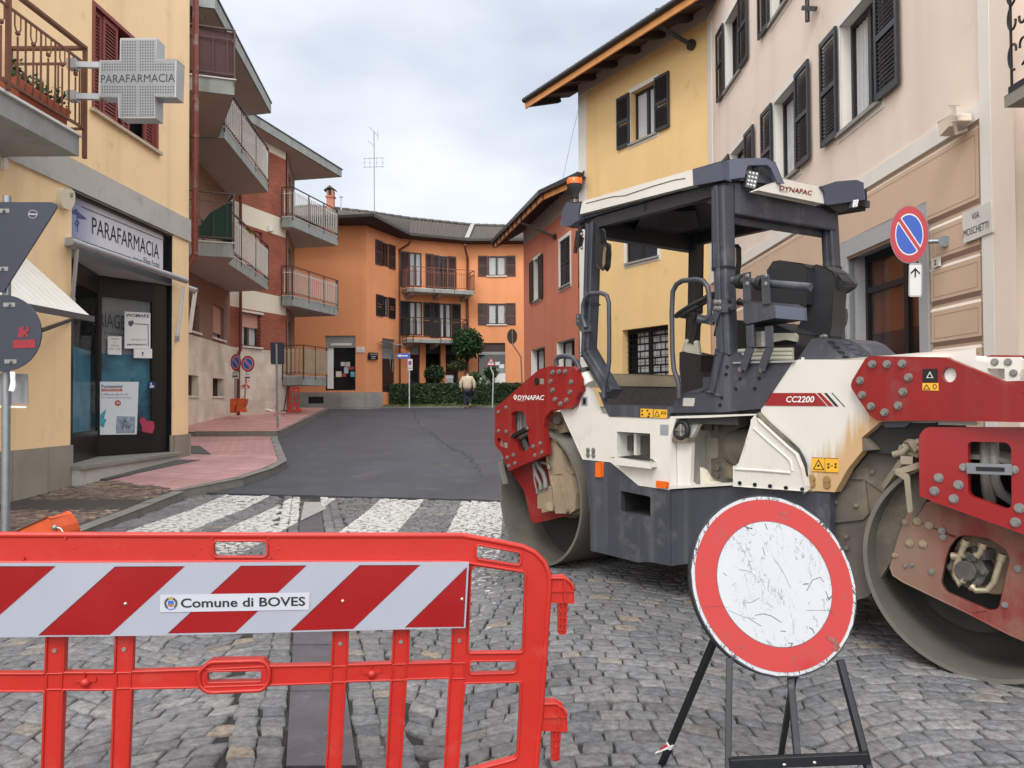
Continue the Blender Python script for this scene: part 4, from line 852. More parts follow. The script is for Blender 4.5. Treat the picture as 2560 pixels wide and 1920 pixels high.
# ================================================================== ORANGE CORNER BUILDING (end of the street)
OA = Pl((-6.6, 35.5), (1, 0)); OB = Pl((-6.6, 35.5), (1.14, 2.9)); OC = Pl((-5.46, 38.4), (3.2, 1.5)); OD = Pl((-2.26, 39.9), (1, 0))
lB = math.hypot(1.14, 2.9); lC = math.hypot(3.2, 1.5)
ORG = M('orange_plaster', '#dd9567', .9, var=.07, scale=.5, dirt=('#c98a60', .25, .9), streak=('#c78355', .45, 1.5)); BRW = M('brown_shutter', '#412b28', .5, var=.1, scale=10); DKS = M('dark_shutter', '#1a1719', .5, var=.1)
FRW = M('frame_dark', '#3b2a26', .5); GRYM = M('roller_grey', '#8d918f', .6, var=.05, streak=('#6f7371', .3, 5))
ob = thing('orange_building', 'orange plastered corner building with slate roof, brown shutters and stacked balconies', 'building', (-5, 38, 1.1))
zE = 9.38
def pw(pl, c, xl, xr, yt, yb): return pxwin(pl, c(xl, 0)[0], c(xr, 0)[0], c(0, yt)[1], c(0, yb)[1], c((xl+xr)/2, 0)[0])
shopA = pw(OA, A7, 320, 583, 1172, 1645)
wB1 = pw(OB, A7, 814, 866, 372, 575); wB2 = pw(OB, A7, 820, 866, 836, 1010); dB = pw(OB, A7, 814, 924, 1200, 1660)
cd1 = pw(OC, A7, 1050, 1155, 455, 752); cd2 = pw(OC, A7, 1308, 1378, 485, 775); cd3 = pw(OC, A7, 1050, 1160, 880, 1170); cd4 = pw(OC, A7, 1308, 1410, 895, 1190)
g1 = pw(OC, A7, 1055, 1140, 1248, 1600); g2 = pw(OC, A7, 1190, 1322, 1240, 1600); g3 = pw(OC, A7, 1362, 1470, 1250, 1600)
wD1 = pw(OD, A7, 1728, 1880, 485, 655); wD2 = pw(OD, A7, 1728, 1880, 895, 1075); sD = pw(OD, A7, 1640, 1878, 1235, 1600)
mb = MB()
wall(mb, OA, -6, 0, -.3, zE, [shopA], ORG, depth=.2, room=.8); wall(mb, OB, 0, lB, -.3, zE, [wB1, wB2, dB], ORG); wall(mb, OC, 0, lC, -.3, zE, [cd1, cd2, cd3, cd4, g1, g2, g3], ORG, depth=.15, room=.8); wall(mb, OD, 0, 7.5, -.3, zE, [wD1, wD2, sD], ORG, room=.8)
mb.m(ORG)
for a_, b_ in (((5.24, 39.9), (6, 52)), ((-12.6, 35.5), (-13, 46))): mb.face([(a_[0], a_[1], -.3), (b_[0], b_[1], -.3), (b_[0], b_[1], zE), (a_[0], a_[1], zE)])
part('wall', mb, ob)
PL2 = Mbrick('base_stone_grey', '#a09e98', '#918f8a', '#6f6d69', (1, 0), 1.1, .9, .008, .8, bump=.15)
zpl = OA.z(*A6(1300, 872)); mb = MB(PL2); mb.pbox(OA, -6, .03, -.3, zpl, -.02, .05); mb.pbox(OB, 0, dB[0]-.02, -.3, zpl, -.02, .05); mb.m(BLACK); a_ = pw(OA, A6, 1230, 1380, 915, 982); mb.pbox(OA, a_[0], a_[1], a_[2], a_[3], 0, .052); part('plinth', mb, ob)
def simple_window(pl, h, **kw): return window(ob, pl, *h, kw.pop('fm', FRW), .07, **kw)
simple_window(OB, wB1, curtain=False, shut=(BRW, 'open'), shw=.62, shoff=.05); simple_window(OB, wB2, mull=1, fm=DKS, shut=(DKS, 'open'), shw=.62, shoff=.05, cfrac=.9)
simple_window(OD, wD1, shut=(BRW, 'open'), shw=.5, shoff=.05, sill=SILLW, cfrac=1); simple_window(OD, wD2, shut=(BRW, 'open'), shw=.5, shoff=.05, sill=SILLW, cfrac=.85)
simple_window(OC, cd1, shut=(BRW, 'lo'), shw=.5, shoff=.05, cfrac=1); o = simple_window(OC, cd2, curtain=False, shut=(BRW, 'open'), shw=.45, shoff=.05); shutter(OC, cd1[1]+.2, cd1[1]+.62, cd1[2], cd1[3], .05, o, BRW)
simple_window(OC, cd3, fm=DKS, shut=(DKS, 'lo'), shw=.5, shoff=.05, cfrac=.85); o = simple_window(OC, cd4, fm=DKS, shut=(DKS, 'open'), shw=.5, shoff=.05, cfrac=.75); shutter(OC, cd3[1]+.05, cd3[1]+.6, cd3[2], cd3[3], .05, o, DKS)
# ground floor openings
mb = MB(BLK); h = shopA; mb.pbox(OA, h[0], h[0]+.06, h[2], h[3], -.2, -.14); mb.pbox(OA, h[1]-.06, h[1], h[2], h[3], -.2, -.14); mb.pbox(OA, h[0], h[1], h[2], h[2]+.08, -.2, -.14); o = part('shop_window', mb, ob)
zr = OA.z(*A6(1540, 430)); mb = MB(GRYM); mb.pbox(OA, h[0], h[1], zr, h[3], -.12, -.1); part('roller_box', mb, o); mb = MB(PAPER); mb.pbox(OA, h[0]+.25, h[1]-.2, zr+.1, zr+.2, -.1, -.07); part('light_tube', mb, o)
mb = MB(DARKGLASS); mb.pbox(OA, h[0]+.06, h[1]-.06, h[2]+.08, zr, -.17, -.165); part('glass_pane', mb, o)
mb = MB(CURTAIN); mb.pbox(OA, h[0]+.07, h[0]+.35, h[2]+.08, zr, -.165, -.16); part('curtain', mb, o)
mb = MB(M('dark_green_counter', '#24383a', .6)); mb.pbox(OA, h[0]+.45, h[1]-.05, h[2]+.02, h[2]+1.0, -.35, -.3); part('counter', mb, o)
for i, (x, y, a, b, c) in enumerate(((1500, 665, 1555, 720, '#d8cfc4'), (1548, 572, 1588, 612, '#c9c9c6'), (1592, 572, 1640, 618, '#b9b4ac'), (1580, 625, 1622, 685, '#aebdc9'), (1560, 690, 1600, 720, '#b8402f'), (1645, 668, 1690, 718, '#6fb3bd'), (1620, 620, 1680, 650, '#8d4b3c'))):
    m_ = M('shop_card_%d' % i, c, .7, 0, .15, 20); mb = MB(m_); mb.pp(OA, px(A6, (x, y), (a, y), (a, b), (x, b)), -.158, .003)
    solo('display_card', mb, 'small printed cards and pictures displayed in the orange building\'s shop window', 'display card', 'cards in the shop window of the orange building')
mb = MB(M('door_wood_dark', '#33231f', .5, var=.15, scale=9)); mb.pbox(OB, dB[0], dB[1], dB[2], dB[3]-.95, -.12, -.07); mb.m(GRYM).pbox(OB, dB[0], dB[1], dB[3]-.95, dB[3]-.45, -.12, -.05); mb.m(M('transom_grey', '#6b6f70', .4)).pbox(OB, dB[0], dB[1], dB[3]-.45, dB[3], -.12, -.08); o = part('entrance_door', mb, ob)
mb = MB(ALU); hh = OB.W((dB[0]+dB[1])/2+.2, dB[2]+1.0, -.03); up = Vector((0, 0, 1)); mb.tube([hh, hh+up*.7, hh+up*.7+OB.d*.22, hh+OB.d*.22], .015, 6, closed=True); part('handle', mb, o)
for h in (g1, g2, g3):
    mb = MB(M('shopfront_dark', '#2a2b2d', .4)); mb.pbox(OC, h[0], h[1], h[2], h[2]+.1, -.14, -.1); mb.pbox(OC, h[0], h[0]+.05, h[2]+.1, h[3], -.14, -.1); mb.pbox(OC, h[1]-.05, h[1], h[2]+.1, h[3], -.14, -.1); mb.m(GRYM if h is g1 else MC['shopfront_dark']).pbox(OC, h[0]+.05, h[1]-.05, h[3]-.5, h[3], -.14, -.09)
    o = part('doorway', mb, ob)
    if h is not g2: mb = MB(DARKGLASS); mb.pbox(OC, h[0]+.05, h[1]-.05, h[2]+.1, h[3]-.5, -.13, -.12); part('glass_pane', mb, o)
h = sD; mb = MB(FRW); zb2 = OD.z(*A7(1750, 1312)); mb.pbox(OD, h[0], h[1], zb2, h[3], -.14, -.1); mb.m(GRYM).pbox(OD, h[0], h[1], zb2-.14, zb2, -.14, -.06); mb.m(FRW).pbox(OD, h[0], h[0]+.06, h[2], zb2-.14, -.14, -.1); o = part('shop_window', mb, ob)
mb = MB(DARKGLASS); mb.pbox(OD, h[0]+.06, h[1], h[2], zb2-.14, -.13, -.12); part('glass_pane', mb, o); mb = MB(M('window_curtain_grey', '#8f9694', .8)); mb.pbox(OD, h[0]+.1, h[0]+1.6, h[2], zb2-.85, -.118, -.112); part('curtain', mb, o)
mb = MB(WHT); mb.prism([OD.P(*E1(x, y), .02) for x, y in ((1640, 1000), (1650, 900), (1690, 860), (1740, 848), (1788, 848), (1790, 1005))], (0, .01, 0)); part('window_film', mb, o)
for q in (((1650, 690), (1712, 690), (1712, 735), (1650, 735)), ((1703, 722), (1775, 722), (1775, 780), (1703, 780))):
    mb = MB(PAPER); mb.pp(OD, px(E1, *q), -.09, .004); part('notice', mb, o)
# balconies on the concave front
for (xa, xb, yf, rt, mt) in ((985, 1545, 752, 632, M('rail_rust', '#7c4a38', .6, .1)), (985, 1490, 1188, 1055, M('rail_black', '#2c2426', .5, .1))):
    sa, sb_ = OC.s(*A7(xa, yf)), OC.s(*A7(xb, yf)); z1 = OC.z(*A7(1200, yf+18), .9); q = [OC.W(sa, 0, 0), OC.W(sa, 0, .75), OC.W(sa+.25, 0, 1.0), OC.W(sb_, 0, 1.0), OC.W(sb_+.1, 0, 0)]
    b = balcony([(v.x, v.y) for v in q], z1-.16, z1, parent=ob)
    railing(b, [(v.x, v.y) for v in q[:4]]+[(OC.W(sb_+.1, 0, .1).x, OC.W(sb_+.1, 0, .1).y)], z1+.02, 1.02, mt, mt, gap=.12, bw=.018, post_every=1.15)
    for k in (.08, .5, .92):
        mb = MB(M('corbel_stone', '#9a8f84', .8)); s_ = sa+(sb_-sa)*k; mb.prism([OC.W(s_-.1, z1-.17, .02), OC.W(s_-.1, z1-.17, .85), OC.W(s_-.1, z1-.28, .7), OC.W(s_-.1, z1-.42, .02)], OC.d*.2); part('corbel', mb, b)
# roof
TILE = M('slate_tiles', '#5a5450', .85, var=.3, scale=14, dirt=('#7d766c', .3, 5)); GUT = M('gutter_dark', '#3f3b38', .4, .5)
ev = [(-12.8, 34.4), (-7.6, 34.2), (-6.0, 33.9), (-4.94, 37.8), (-2.2, 39.2), (6, 39.2)]; rdg = [(-15.5, 41.5), (-10.3, 40.3), (-7.6, 41.6), (-5.6, 43.0), (-2.2, 44.8), (6, 46.0)]; rz = [11.4, 11.44, 11.42, 11.40, 11.42, 11.42]
mb = MB(TILE)
for i in range(5): tileroof(mb, (*ev[i], zE+.1), (*ev[i+1], zE+.1), (*rdg[i+1], rz[i+1]), (*rdg[i], rz[i]), pitch=.17, amp=.018, step=.3)
bk = [(-15, 50), (6, 54)]
mb.m(TILE)
for i in range(5): mb.face([(*rdg[i], rz[i]), (*rdg[i+1], rz[i+1]), (rdg[i+1][0], rdg[i+1][1]+6, zE), (rdg[i][0], rdg[i][1]+6, zE)])
mb.m(M('roof_boards_dark', '#3a2d28', .9)).prism([Vector((*p, zE)) for p in ev]+[Vector((6, 46, zE)), Vector((-15, 46, zE))], (0, 0, .06))
rf = part('roof', mb, ob)
mb = MB(GUT)
for a_, b_ in zip(ev, ev[1:]): mb.bar((*a_, zE+.09), (*b_, zE+.09), .12, .13)
part('gutter', mb, rf)
mb = MB(M('ridge_tile', '#514f4d', .85, var=.2, scale=8))
for i in range(5):
    A_, B_ = Vector((*rdg[i], rz[i]+.05)), Vector((*rdg[i+1], rz[i+1]+.05)); n = int((B_-A_).length/.45)
    for k in range(n): mb.tube([A_.lerp(B_, k/n), A_.lerp(B_, (k+.95)/n)+Vector((0, 0, .03))], .09, 8)
part('ridge', mb, rf)
mb = MB(M('valley_metal', '#8b8c88', .7)); mb.bar(Vector((-2.22, 39.2, zE+.2)), Vector((-2.2, 44.8, 11.55)), .22, .04); part('valley_flashing', mb, rf)
for pts in ([(1062, 345), (1040, 385), (965, 430), (958, 490), (965, 1590)], [(1530, 385), (1530, 420), (1552, 500), (1552, 1060), (1552, 1600)]):
    pl_ = OC; mb = MB(M('downpipe_rust', '#6e3d31', .5, .2)); offs = [.75, .6, .12, .08, .08]; P_ = [pl_.P(*A7(*q), o_) for q, o_ in zip(pts, offs)]; P_[-1].z = 1; mb.tube(P_, .06, 8); part('downpipe', mb, ob)
# chimney
cY = 40.6; ch = atY(*A4(1188, 1500), cY); mb = MB(Mbrick('chimney_brick', '#b5694f', '#a35c46', '#8f7f76', (1, 0), .22, .07, .01, .9)); w_ = .36; zt = atY(*A4(1188, 1468), cY).z
mb.box((ch.x, cY, (10.6+zt)/2), w_, w_, zt-10.6); c = part('chimney', mb, rf); mb = MB(MC['chimney_brick']); mb.box((ch.x, cY, zt-.32), w_+.1, w_+.1, .07); mb.m(BLACK).box((ch.x, cY-w_/2-.003, zt-.12), .14, .01, .26); part('band', mb, c)
mb = MB(TILE); mb.prism([Vector((ch.x-.32, cY-.25, zt)), Vector((ch.x, cY-.25, zt+.26)), Vector((ch.x+.32, cY-.25, zt)), Vector((ch.x, cY-.25, zt+.14))], (0, .5, 0)); part('cap', mb, c)
mb = MB(ALU); a_ = atY(*A4(1268, 1600), cY); mb.tube([a_-Vector((0, 0, .4)), a_, atY(*A4(1268, 1510), cY)], .035, 8); mb.cyl(atY(*A4(1268, 1515), cY), atY(*A4(1268, 1508), cY), .09, 10); part('vent_pipe', mb, rf)
# aerial
mb = MB(M('aerial_metal', '#74797e', .5, .2)); aY = 41.5; q = lambda x, y: atY(*A4(x, y), aY)
mb.tube([q(1524, 1660), q(1521, 1010)], .022, 6); mb.bar(q(1484, 975), q(1552, 1045), .025, .025); mb.bar(q(1550, 1000), q(1550, 1075), .02, .02); mb.bar(q(1474, 1082), q(1520, 1120), .02, .02)
for y in (1215, 1282): mb.bar(q(1440, y+3), q(1600, y-3), .02, .02)
for x in (1447, 1490, 1541, 1587): mb.bar(q(x, 1208), q(x, 1290), .014, .014); mb.bar(q(x-8, 1250), q(x+8, 1250), .02, .02)
solo('tv_aerial', mb, 'tall television aerial rising behind the slate roof of the orange building', 'aerial')
# signs on the orange building
decal('street_name_plate', OB if 0 else OA, A6, [(1703, 422), (1783, 424), (1783, 478), (1703, 476)], M('plate_marble', '#dcd9d3', .6, 0, .03), .04, 'white street name plate on the orange wall right of the shop window', 'street sign', [('VIA', (1730, 446), (1757, 446), (1730, 432), INKG), ('F.lli GIUSEPPE', (1710, 468), (1776, 468), (1710, 456), INKG)], th=.02)
decal('shop_plaque', OB, A6, [(1824, 478), (1916, 482), (1916, 552), (1824, 548)], BLK, .1, 'black hanging shop plaque with white lettering beside the orange building corner', 'shop sign', [('Tosca Moda', (1832, 500), (1908, 502), (1832, 488), PAPER), ('estetica', (1848, 522), (1892, 524), (1848, 510), PAPER), ('solarium', (1848, 542), (1892, 544), (1848, 530), PAPER)], th=.03)
mb = MB(M('porch_glass', '#9fa6a8', .2, 0, .05, alpha=.6)); mb.prism([OB.P(*E1(x, y), .5) for x, y in ((150, 405), (290, 470), (330, 455), (445, 500), (430, 490), (330, 440), (240, 440))], OB.n*-.45); solo('glass_canopy', mb, 'small curved glass canopy above the dark door of the orange building', 'canopy')
# ================================================================== TERRACOTTA BUILDING
YP = Pl((4.8, 18.9), (-.5765, 1)); RPn = Pl((2.03, 23.7), (-.22, 1)); PP = Pl((4.6, 0), (.0102, 1))
TER = M('terracotta_plaster', '#c0745a', .9, var=.06, scale=.6, dirt=('#a5614a', .25, 1.2), streak=('#a05840', .4, 1.5)); GREYB = M('grey_band', '#b3a9a2', .85, var=.04); WSUR = M('white_surround', '#d6d2cb', .8, var=.03); SILLG = M('grey_sill', '#8d8c88', .7)
tb = thing('terracotta_building', 'terracotta plastered building with dark shutters and timber eaves', 'building', (1.2, 27, 1))
lR = 7.2; zT = 1.35+6.65-.05
w1 = pw(RPn, E3, 1085, 1150, 50, 545); w1 = (w1[0], w1[1], RPn.z(*E3(1060, 535)), RPn.z(*E3(1085, 55)))
w2 = (RPn.s(*E3(1500, 150)), RPn.s(*E3(1380, 150)), w1[2], w1[3]); 
g1 = (RPn.s(*E3(1208, 1100)), RPn.s(*E3(1050, 1100)), .5, RPn.z(*E3(1208, 1040))); g2 = (RPn.s(*E3(1550, 1000)), RPn.s(*E3(1345, 1000)), .5, RPn.z(*E3(1550, 940)))
mb = MB(); wall(mb, RPn, 0, lR, -.3, zT-.5, [w1, w2, g1, g2], TER, rev=WSUR, depth=.3); wall(mb, RPn, 0, lR, zT-.5, zT+.4, [], GREYB); e_ = RPn.W(lR, 0); mb.m(TER); mb.face([(e_.x, e_.y, -.3), (9, e_.y+1, -.3), (9, e_.y+1, zT+.4), (e_.x, e_.y, zT+.4)])
part('wall', mb, tb)
def yw(bldg, pl, h, **kw): return window(bldg, pl, *h, kw.pop('fm', M('frame_brown_black', '#2a2322', .45)), kw.pop('depth', .22), surround=WSUR, sill=SILLG, **kw)
DSH = M('shutter_black_brown', '#292221', .45, var=.08, scale=10)
yw(tb, RPn, w1, shut=(DSH, 'open'), shw=.52, curtain=False); yw(tb, RPn, w2, shut=(DSH, 'closed'), curtain=False)
for h in (g1, g2): window(tb, RPn, *h, MC['frame_brown_black'], .28, 1, cfrac=.7)
# eaves: gutter polyline seen in the photo
E_ = 6.65
def ep(u, v): y = E_*F/(1003-v); return Vector(((u-1280)/F*y, y, H+E_))
e0, e1, e2 = ep(1233, 605), ep(1354, 481), ep(1452, 436)
WOOD = M('fascia_wood', '#c98a4e', .6, var=.15, scale=5, streak=('#9e6534', .4, 10)); RAFT = M('rafter_dark', '#3b2b27', .8, var=.2)
wi0 = RPn.W(lR+.6, 0, .0); wi1 = RPn.W(1.2, 0, 0); wi2 = Vector((3.4, 25.2, 0))
mb = MB(TILE); up = Vector((0, 0, 1))
def inner(p, k=3.2): q = p+Vector((k*.98, k*.35, 1.25)); return q
tileroof(mb, e1, e0, e0+Vector((5.5, 1.4, 2.2)), e1+Vector((5.5, 1.4, 2.2))); tileroof(mb, e2, e1, e1+Vector((5.5, 1.4, 2.2)), e2+Vector((1.2, 2.2, 1.1)))
rt_ = part('roof', mb, tb)
for nm, mt, dz, hh, wd_, inn in (('gutter', GUT, .03, .14, .13, 0), ('fascia', WOOD, -.13, .17, .05, .07)):
    mb = MB(mt); o_ = Vector((inn, inn*.4, dz))
    mb.bar(e0+o_, e1+o_, wd_, hh); mb.bar(e1+o_, e2+o_, wd_, hh); part(nm, mb, rt_)
mb = MB(M('soffit_boards', '#5b4436', .85, var=.15, scale=4)); z_ = Vector((0, 0, -.02)); mb.prism([e0+z_, e1+z_, e2+z_, e2+Vector((1, 1.4, .15)), Vector((1.9, 24.4, zT+.42)), wi0+up*(zT+.42)+Vector((.3, 0, 0))], (0, 0, .03)); mb.m(RAFT)
for k in range(12):
    t = k/11; a_ = (e0.lerp(e1, t)); b_ = RPn.W(lR*(1-t)+.9*t, zT+.25, -.1); mb.bar(a_+Vector((.06, 0, -.13)), b_, .14, .16)
part('eave_rafters', mb, rt_)
mb = MB(GUT); q = [RPn.P(*B4(330, 610), .78), RPn.P(*B4(335, 700), .7), RPn.P(*B4(655, 835), .06)]; mb.tube(q, .05, 10); mb.cyl(q[-1], q[-1]-RPn.n*.05, .1); part('downpipe', mb, tb)
# ================================================================== YELLOW BUILDING
yb_ = thing('yellow_building', 'yellow plastered building with white corner bands, black shutters and timber eaves', 'building', (3.4, 21.3, .5))
YL = M('yellow_plaster', '#dcbb84', .9, var=.06, scale=.6, dirt=('#c4a06a', .2, 1.3), streak=('#c9a56c', .4, 1.6))
lY = YP.s(1448, 600)
def ppt(c, x, y, off=0): return YP.sz(*c(x, y), off)
s1b = YP.s(*B1(917, 800)); y1 = (YP.s(*B1(1520, 1000)), YP.s(*B1(1303, 1000)), YP.z(*B1(1303, 1245)), YP.z(*B1(1303, 805)))
y2 = (YP.s(*B4(1675, 1000)), YP.s(*B4(1372, 1000)), YP.z(*B4(1372, 1100)), YP.z(*B4(1372, 1100))+1.35)
y3 = (YP.s(*B5(805, 1400)), YP.s(*B5(487, 1400)), .3, YP.z(*B5(487, 1232)))
zYt = YP.z(*B1(917, 790)); zYe = YP.z(*B1(860, 720))+.02
mb = MB(); wall(mb, YP, 0, s1b, -.3, zYt, [y1, y2, y3], YL, depth=.24); wall(mb, YP, s1b, lY, -.3, zYt, [], WSUR, off=.004); wall(mb, YP, 0, lY, zYt, zYe+.6, [], GREYB, off=.004)
e_ = YP.W(lY, 0); mb.m(GREYB); mb.face([(e_.x, e_.y, -.3), (e_.x+1.5, e_.y+5, -.3), (e_.x+1.5, e_.y+5, zYe+.6), (e_.x, e_.y, zYe+.6)])
part('wall', mb, yb_)
SHB = M('shutter_charcoal', '#242428', .4, var=.06, scale=10)
yw(yb_, YP, y1, shut=(SHB, 'open'), shw=.56, cfrac=.9); yw(yb_, YP, y2, shut=(SHB, 'closed'), curtain=False)
GRB = Mbrick('glass_blocks', '#b4b6b6', '#a2a5a6', '#232325', YP.d, .42, .2, .03, .4)
mb = MB(BLK); mb.pbox(YP, y3[0], y3[0]+.06, y3[2], y3[3], -.26, -.2); mb.pbox(YP, y3[1]-.06, y3[1], y3[2], y3[3], -.26, -.2); mb.pbox(YP, y3[0], y3[1], y3[3]-.1, y3[3], -.26, -.2); cm = (y3[0]+y3[1])/2; mb.pbox(YP, cm-.06, cm+.06, y3[2], y3[3]-.1, -.26, -.2); o = part('window', mb, yb_)
mb = MB(GRB); mb.pbox(YP, y3[0]+.06, y3[1]-.35, y3[2], y3[3]-.1, -.3, -.27); part('glass_blocks', mb, o)
mb = MB(BLK); k = y3[0]+.1
while k < y3[1]: mb.pbox(YP, k, k+.008, y3[2], y3[3], -.15, -.142); k += .17
z_ = y3[2]
while z_ < y3[3]: mb.pbox(YP, y3[0], y3[1], z_, z_+.012, -.16, -.148); z_ += .16
part('grille', mb, o)
# roof of the yellow building
oh = 1.15; sL = YP.s(*B1(380, 850), oh); zG = YP.z(*B1(400, 850), oh); zG2 = YP.z(*B1(1560, 130), oh)
r0 = YP.W(sL, zG, oh); r1 = YP.W(-3.2, zG, oh); bk_ = -YP.n*5.5+Vector((0, 0, 1.9))
mb = MB(TILE); tileroof(mb, r0, r1, r1+bk_, r0+bk_, pitch=.2, amp=.045); ry = part('roof', mb, yb_)
mb = MB(GUT); mb.tube([r0+Vector((0, 0, -.02)), r1+Vector((0, 0, -.02))], .085, 10); part('gutter', mb, ry)
mb = MB(WOOD); i_ = -YP.n*.06; mb.bar(r0+i_+Vector((0, 0, -.17)), r1+i_+Vector((0, 0, -.17)), .05, .2); part('fascia', mb, ry)
mb = MB(MC['soffit_boards']); mb.prism([r0+i_+up*-.04, r1+i_+up*-.04, r1-YP.n*1.7+up*.4, r0-YP.n*1.7+up*.4], up*.03); mb.m(RAFT); k = sL-.1
while k > -.6:
    a_ = YP.W(k, zG-.12, oh-.12); mb.bar(a_, YP.W(k, zG+.22, -.1), .16, .2); mb.ball(a_+up*-.02, .001, 4, 3); k -= 1.02
part('eave_rafters', mb, ry)
mb = MB(GUT); q = [YP.P(*B1(1533, 70), oh), YP.P(*B1(1545, 225), oh-.15), YP.P(*B1(1820, 385), .08)]; mb.tube(q, .055, 10); mb.cyl(q[-1]+YP.n*.02, q[-1]-YP.n*.06, .13); part('downpipe', mb, yb_)
mb = MB(ALU); a_ = RPn.P(*B1(860, 1010), .05)
mb.tube([atY(*B1(855, 930), 23.2), atY(*B1(790, 1200), 23.4), atY(*B1(717, 1540), 23.6)], .008, 5); solo('overhead_cable', mb, 'thin cable slanting down to the roof beside the yellow building corner', 'cable')
# ================================================================== PINK BUILDING (right)
pb_ = thing('pink_building', 'pale pink building with painted rustic blocks below a white string course and charcoal louvred shutters', 'building', (4.7, 11, 0))
PK = M('pink_plaster', '#e3d3c6', .9, var=.05, scale=.7, dirt=('#c6b3a6', .22, 1.3), bump=.12, bscale=60, streak=('#c4b0a2', .4, 1.6)); RUS = M('rustic_tan', '#c9ae97', .9, var=.05, scale=1.5); WB = M('white_band', '#dedad4', .85, var=.03, streak=('#cbc6bf', .3, 1.4)); RLT = M('rustic_light', '#dfd4c8', .9, var=.04); RDK = M('rustic_dark', '#9c8071', .9, var=.05); GRAN = M('granite_frame', '#a3a5a7', .75, var=.12, scale=40)
sFar = PP.s(1778, 800)
sN = PP.s(*E2(1640, 900)); sN2 = PP.s(*E2(1990, 1300)); sN1 = PP.s(*E2(1755, 900))
def hz_(c, x, y): return PP.z(*c(x, y))
zS0 = PP.z(*E2(1650, 1220)); zS1 = PP.z(*E2(1640, 1030))
# windows: same columns on both floors
zb_1 = PP.z(*B2(945, 925)); zt_1 = PP.z(*B2(945, 178)); sc1 = PP.s(*B2(945, 600)); ww = sc1-PP.s(*B2(1212, 500))
zb_2 = PP.z(*B2(150, 640)); zt_2 = zb_2+(zt_1-zb_1); c2 = PP.s(*B2(488, 900)); c3 = PP.s(*B2(186, 1100)); d2 = PP.s(*B2(465, 100)); d3 = PP.s(*B2(150, 400))
W1 = [(sc1-ww, sc1, zb_1, zt_1), (c2-ww, c2, zb_1, zt_1), (c3-ww, c3, zb_1, zt_1)]; W2 = [(sc1-ww, sc1, zb_2, zt_2), (d2-ww, d2, zb_2, zt_2), (d3-ww, d3, zb_2, zt_2)]
sd0 = PP.s(*B3(1393, 900)); sd1 = PP.s(*B3(820, 900)); zd = PP.z(*B3(820, 765)); dT = .14
fr0, fr1 = PP.s(*B3(1462, 900)), PP.s(*B3(768, 900)); zfr = PP.z(*B3(768, 665))
mb = MB(); wall(mb, PP, sN, sFar, zS1, 10.6, W1+W2, PK, rev=WB, depth=.22)
wall(mb, PP, sN, sFar, -.3, zS0, [(sd0, sd1, .15, zd, .3)], RUS, rev=GRAN, room=.9, off=-.012)
wall(mb, PP, sN2-.02, sN1, -.3, 10.6, [], PK, off=.03)
mb.m(WB); mb.pbox(PP, sN1, sN, -.3, 10.6, -.05, .034); mb.pbox(PP, sN, sFar, zS0, zS1, -.05, .03); mb.pbox(PP, sFar-.35, sFar+.05, zS1, 10.6, -.05, .012)
zB2 = PP.z(*B3(900, 435)) if 0 else None
part('wall', mb, pb_)
mb = MB(GRAN); mb.pbox(PP, fr0, sd0, -.2, zfr, -.1, .02); mb.pbox(PP, sd1, fr1, -.2, zfr, -.1, .02); mb.pbox(PP, sd0, sd1, zd, zfr, -.1, .021); part('door_frame', mb, pb_, bevel=.006)
# painted / scored rustic blocks right of the door and above it
def block(s0, s1, z0, z1, mb):
    a, b = min(s0, s1), max(s0, s1); t = .035
    mb.m(RLT); P_ = lambda s, z, o: PP.W(s, z, o)
    o0, o1 = -.011, .012
    mb.prism([P_(a, z1-t, o1), P_(a, z1, o0), P_(b, z1, o0), P_(b, z1-t, o1)], -PP.n*.004)
    mb.prism([P_(b-t, z0, o1), P_(b, z0, o0), P_(b, z1, o0), P_(b-t, z1, o1)], -PP.n*.004)
    mb.m(RDK); mb.prism([P_(a, z0, o0), P_(a, z0+t*1.4, o1), P_(b, z0+t*1.4, o1), P_(b, z0, o0)], -PP.n*.004)
    mb.prism([P_(a, z0, o0), P_(a+t, z0, o1), P_(a+t, z1, o1), P_(a, z1, o0)], -PP.n*.004)
    mb.m(RUS); mb.pbox(PP, a+t, b-t, z0+t*1.4, z1-t, -.01, .014)
    mb.m(RDK); u_ = .085
    for q in ((a+u_, b-u_, z1-u_-.006, z1-u_), (a+u_, b-u_, z0+u_, z0+u_+.006), (a+u_, a+u_+.006, z0+u_, z1-u_), (b-u_-.006, b-u_, z0+u_, z1-u_)): mb.pbox(PP, *q, .013, .0155)
mb = MB(); zr_ = [PP.z(*B3(1905, y)) for y in (60, 345, 780, 1145, 1500)]
zr_ = [zS0-.04]+zr_[1:]; dz = (zr_[1]-zr_[4])/3; z_ = zr_[1]
blocks = [(sN+.03, sFar-.4, zr_[0]-.0-abs(zr_[0]-zr_[1])+.03, zr_[0])]
zz = zr_[1]; i = 0
hB = abs(PP.z(*B3(1905, 780))-PP.z(*B3(1905, 1145)))
while zz-hB > -.2:
    blocks.append((sN+.03, fr0-.03, zz-hB+.02, zz-.01)); zz -= hB; i += 1
zz = zr_[1]
while zz-hB > -.2:
    s_ = fr1+.03
    while s_ < sFar-1: blocks.append((s_, min(s_+1.9, sFar-.4), zz-hB+.02, zz-.01)); s_ += 1.93
    zz -= hB
for b_ in blocks: block(*b_, mb)
part('rustic_blocks', mb, pb_)
for h in W1: window(pb_, PP, *h, M('frame_near_black', '#26262a', .4), .2, 1, sill=SILLG, surround=WB, shut=(SHB, 'open'), shw=.60, shoff=.075, cfrac=.85)
for h in W2: window(pb_, PP, *h, MC['frame_near_black'], .2, 1, sill=SILLG, surround=WB, shut=(SHB, 'open'), shw=.60, shoff=.075, curtain=False)
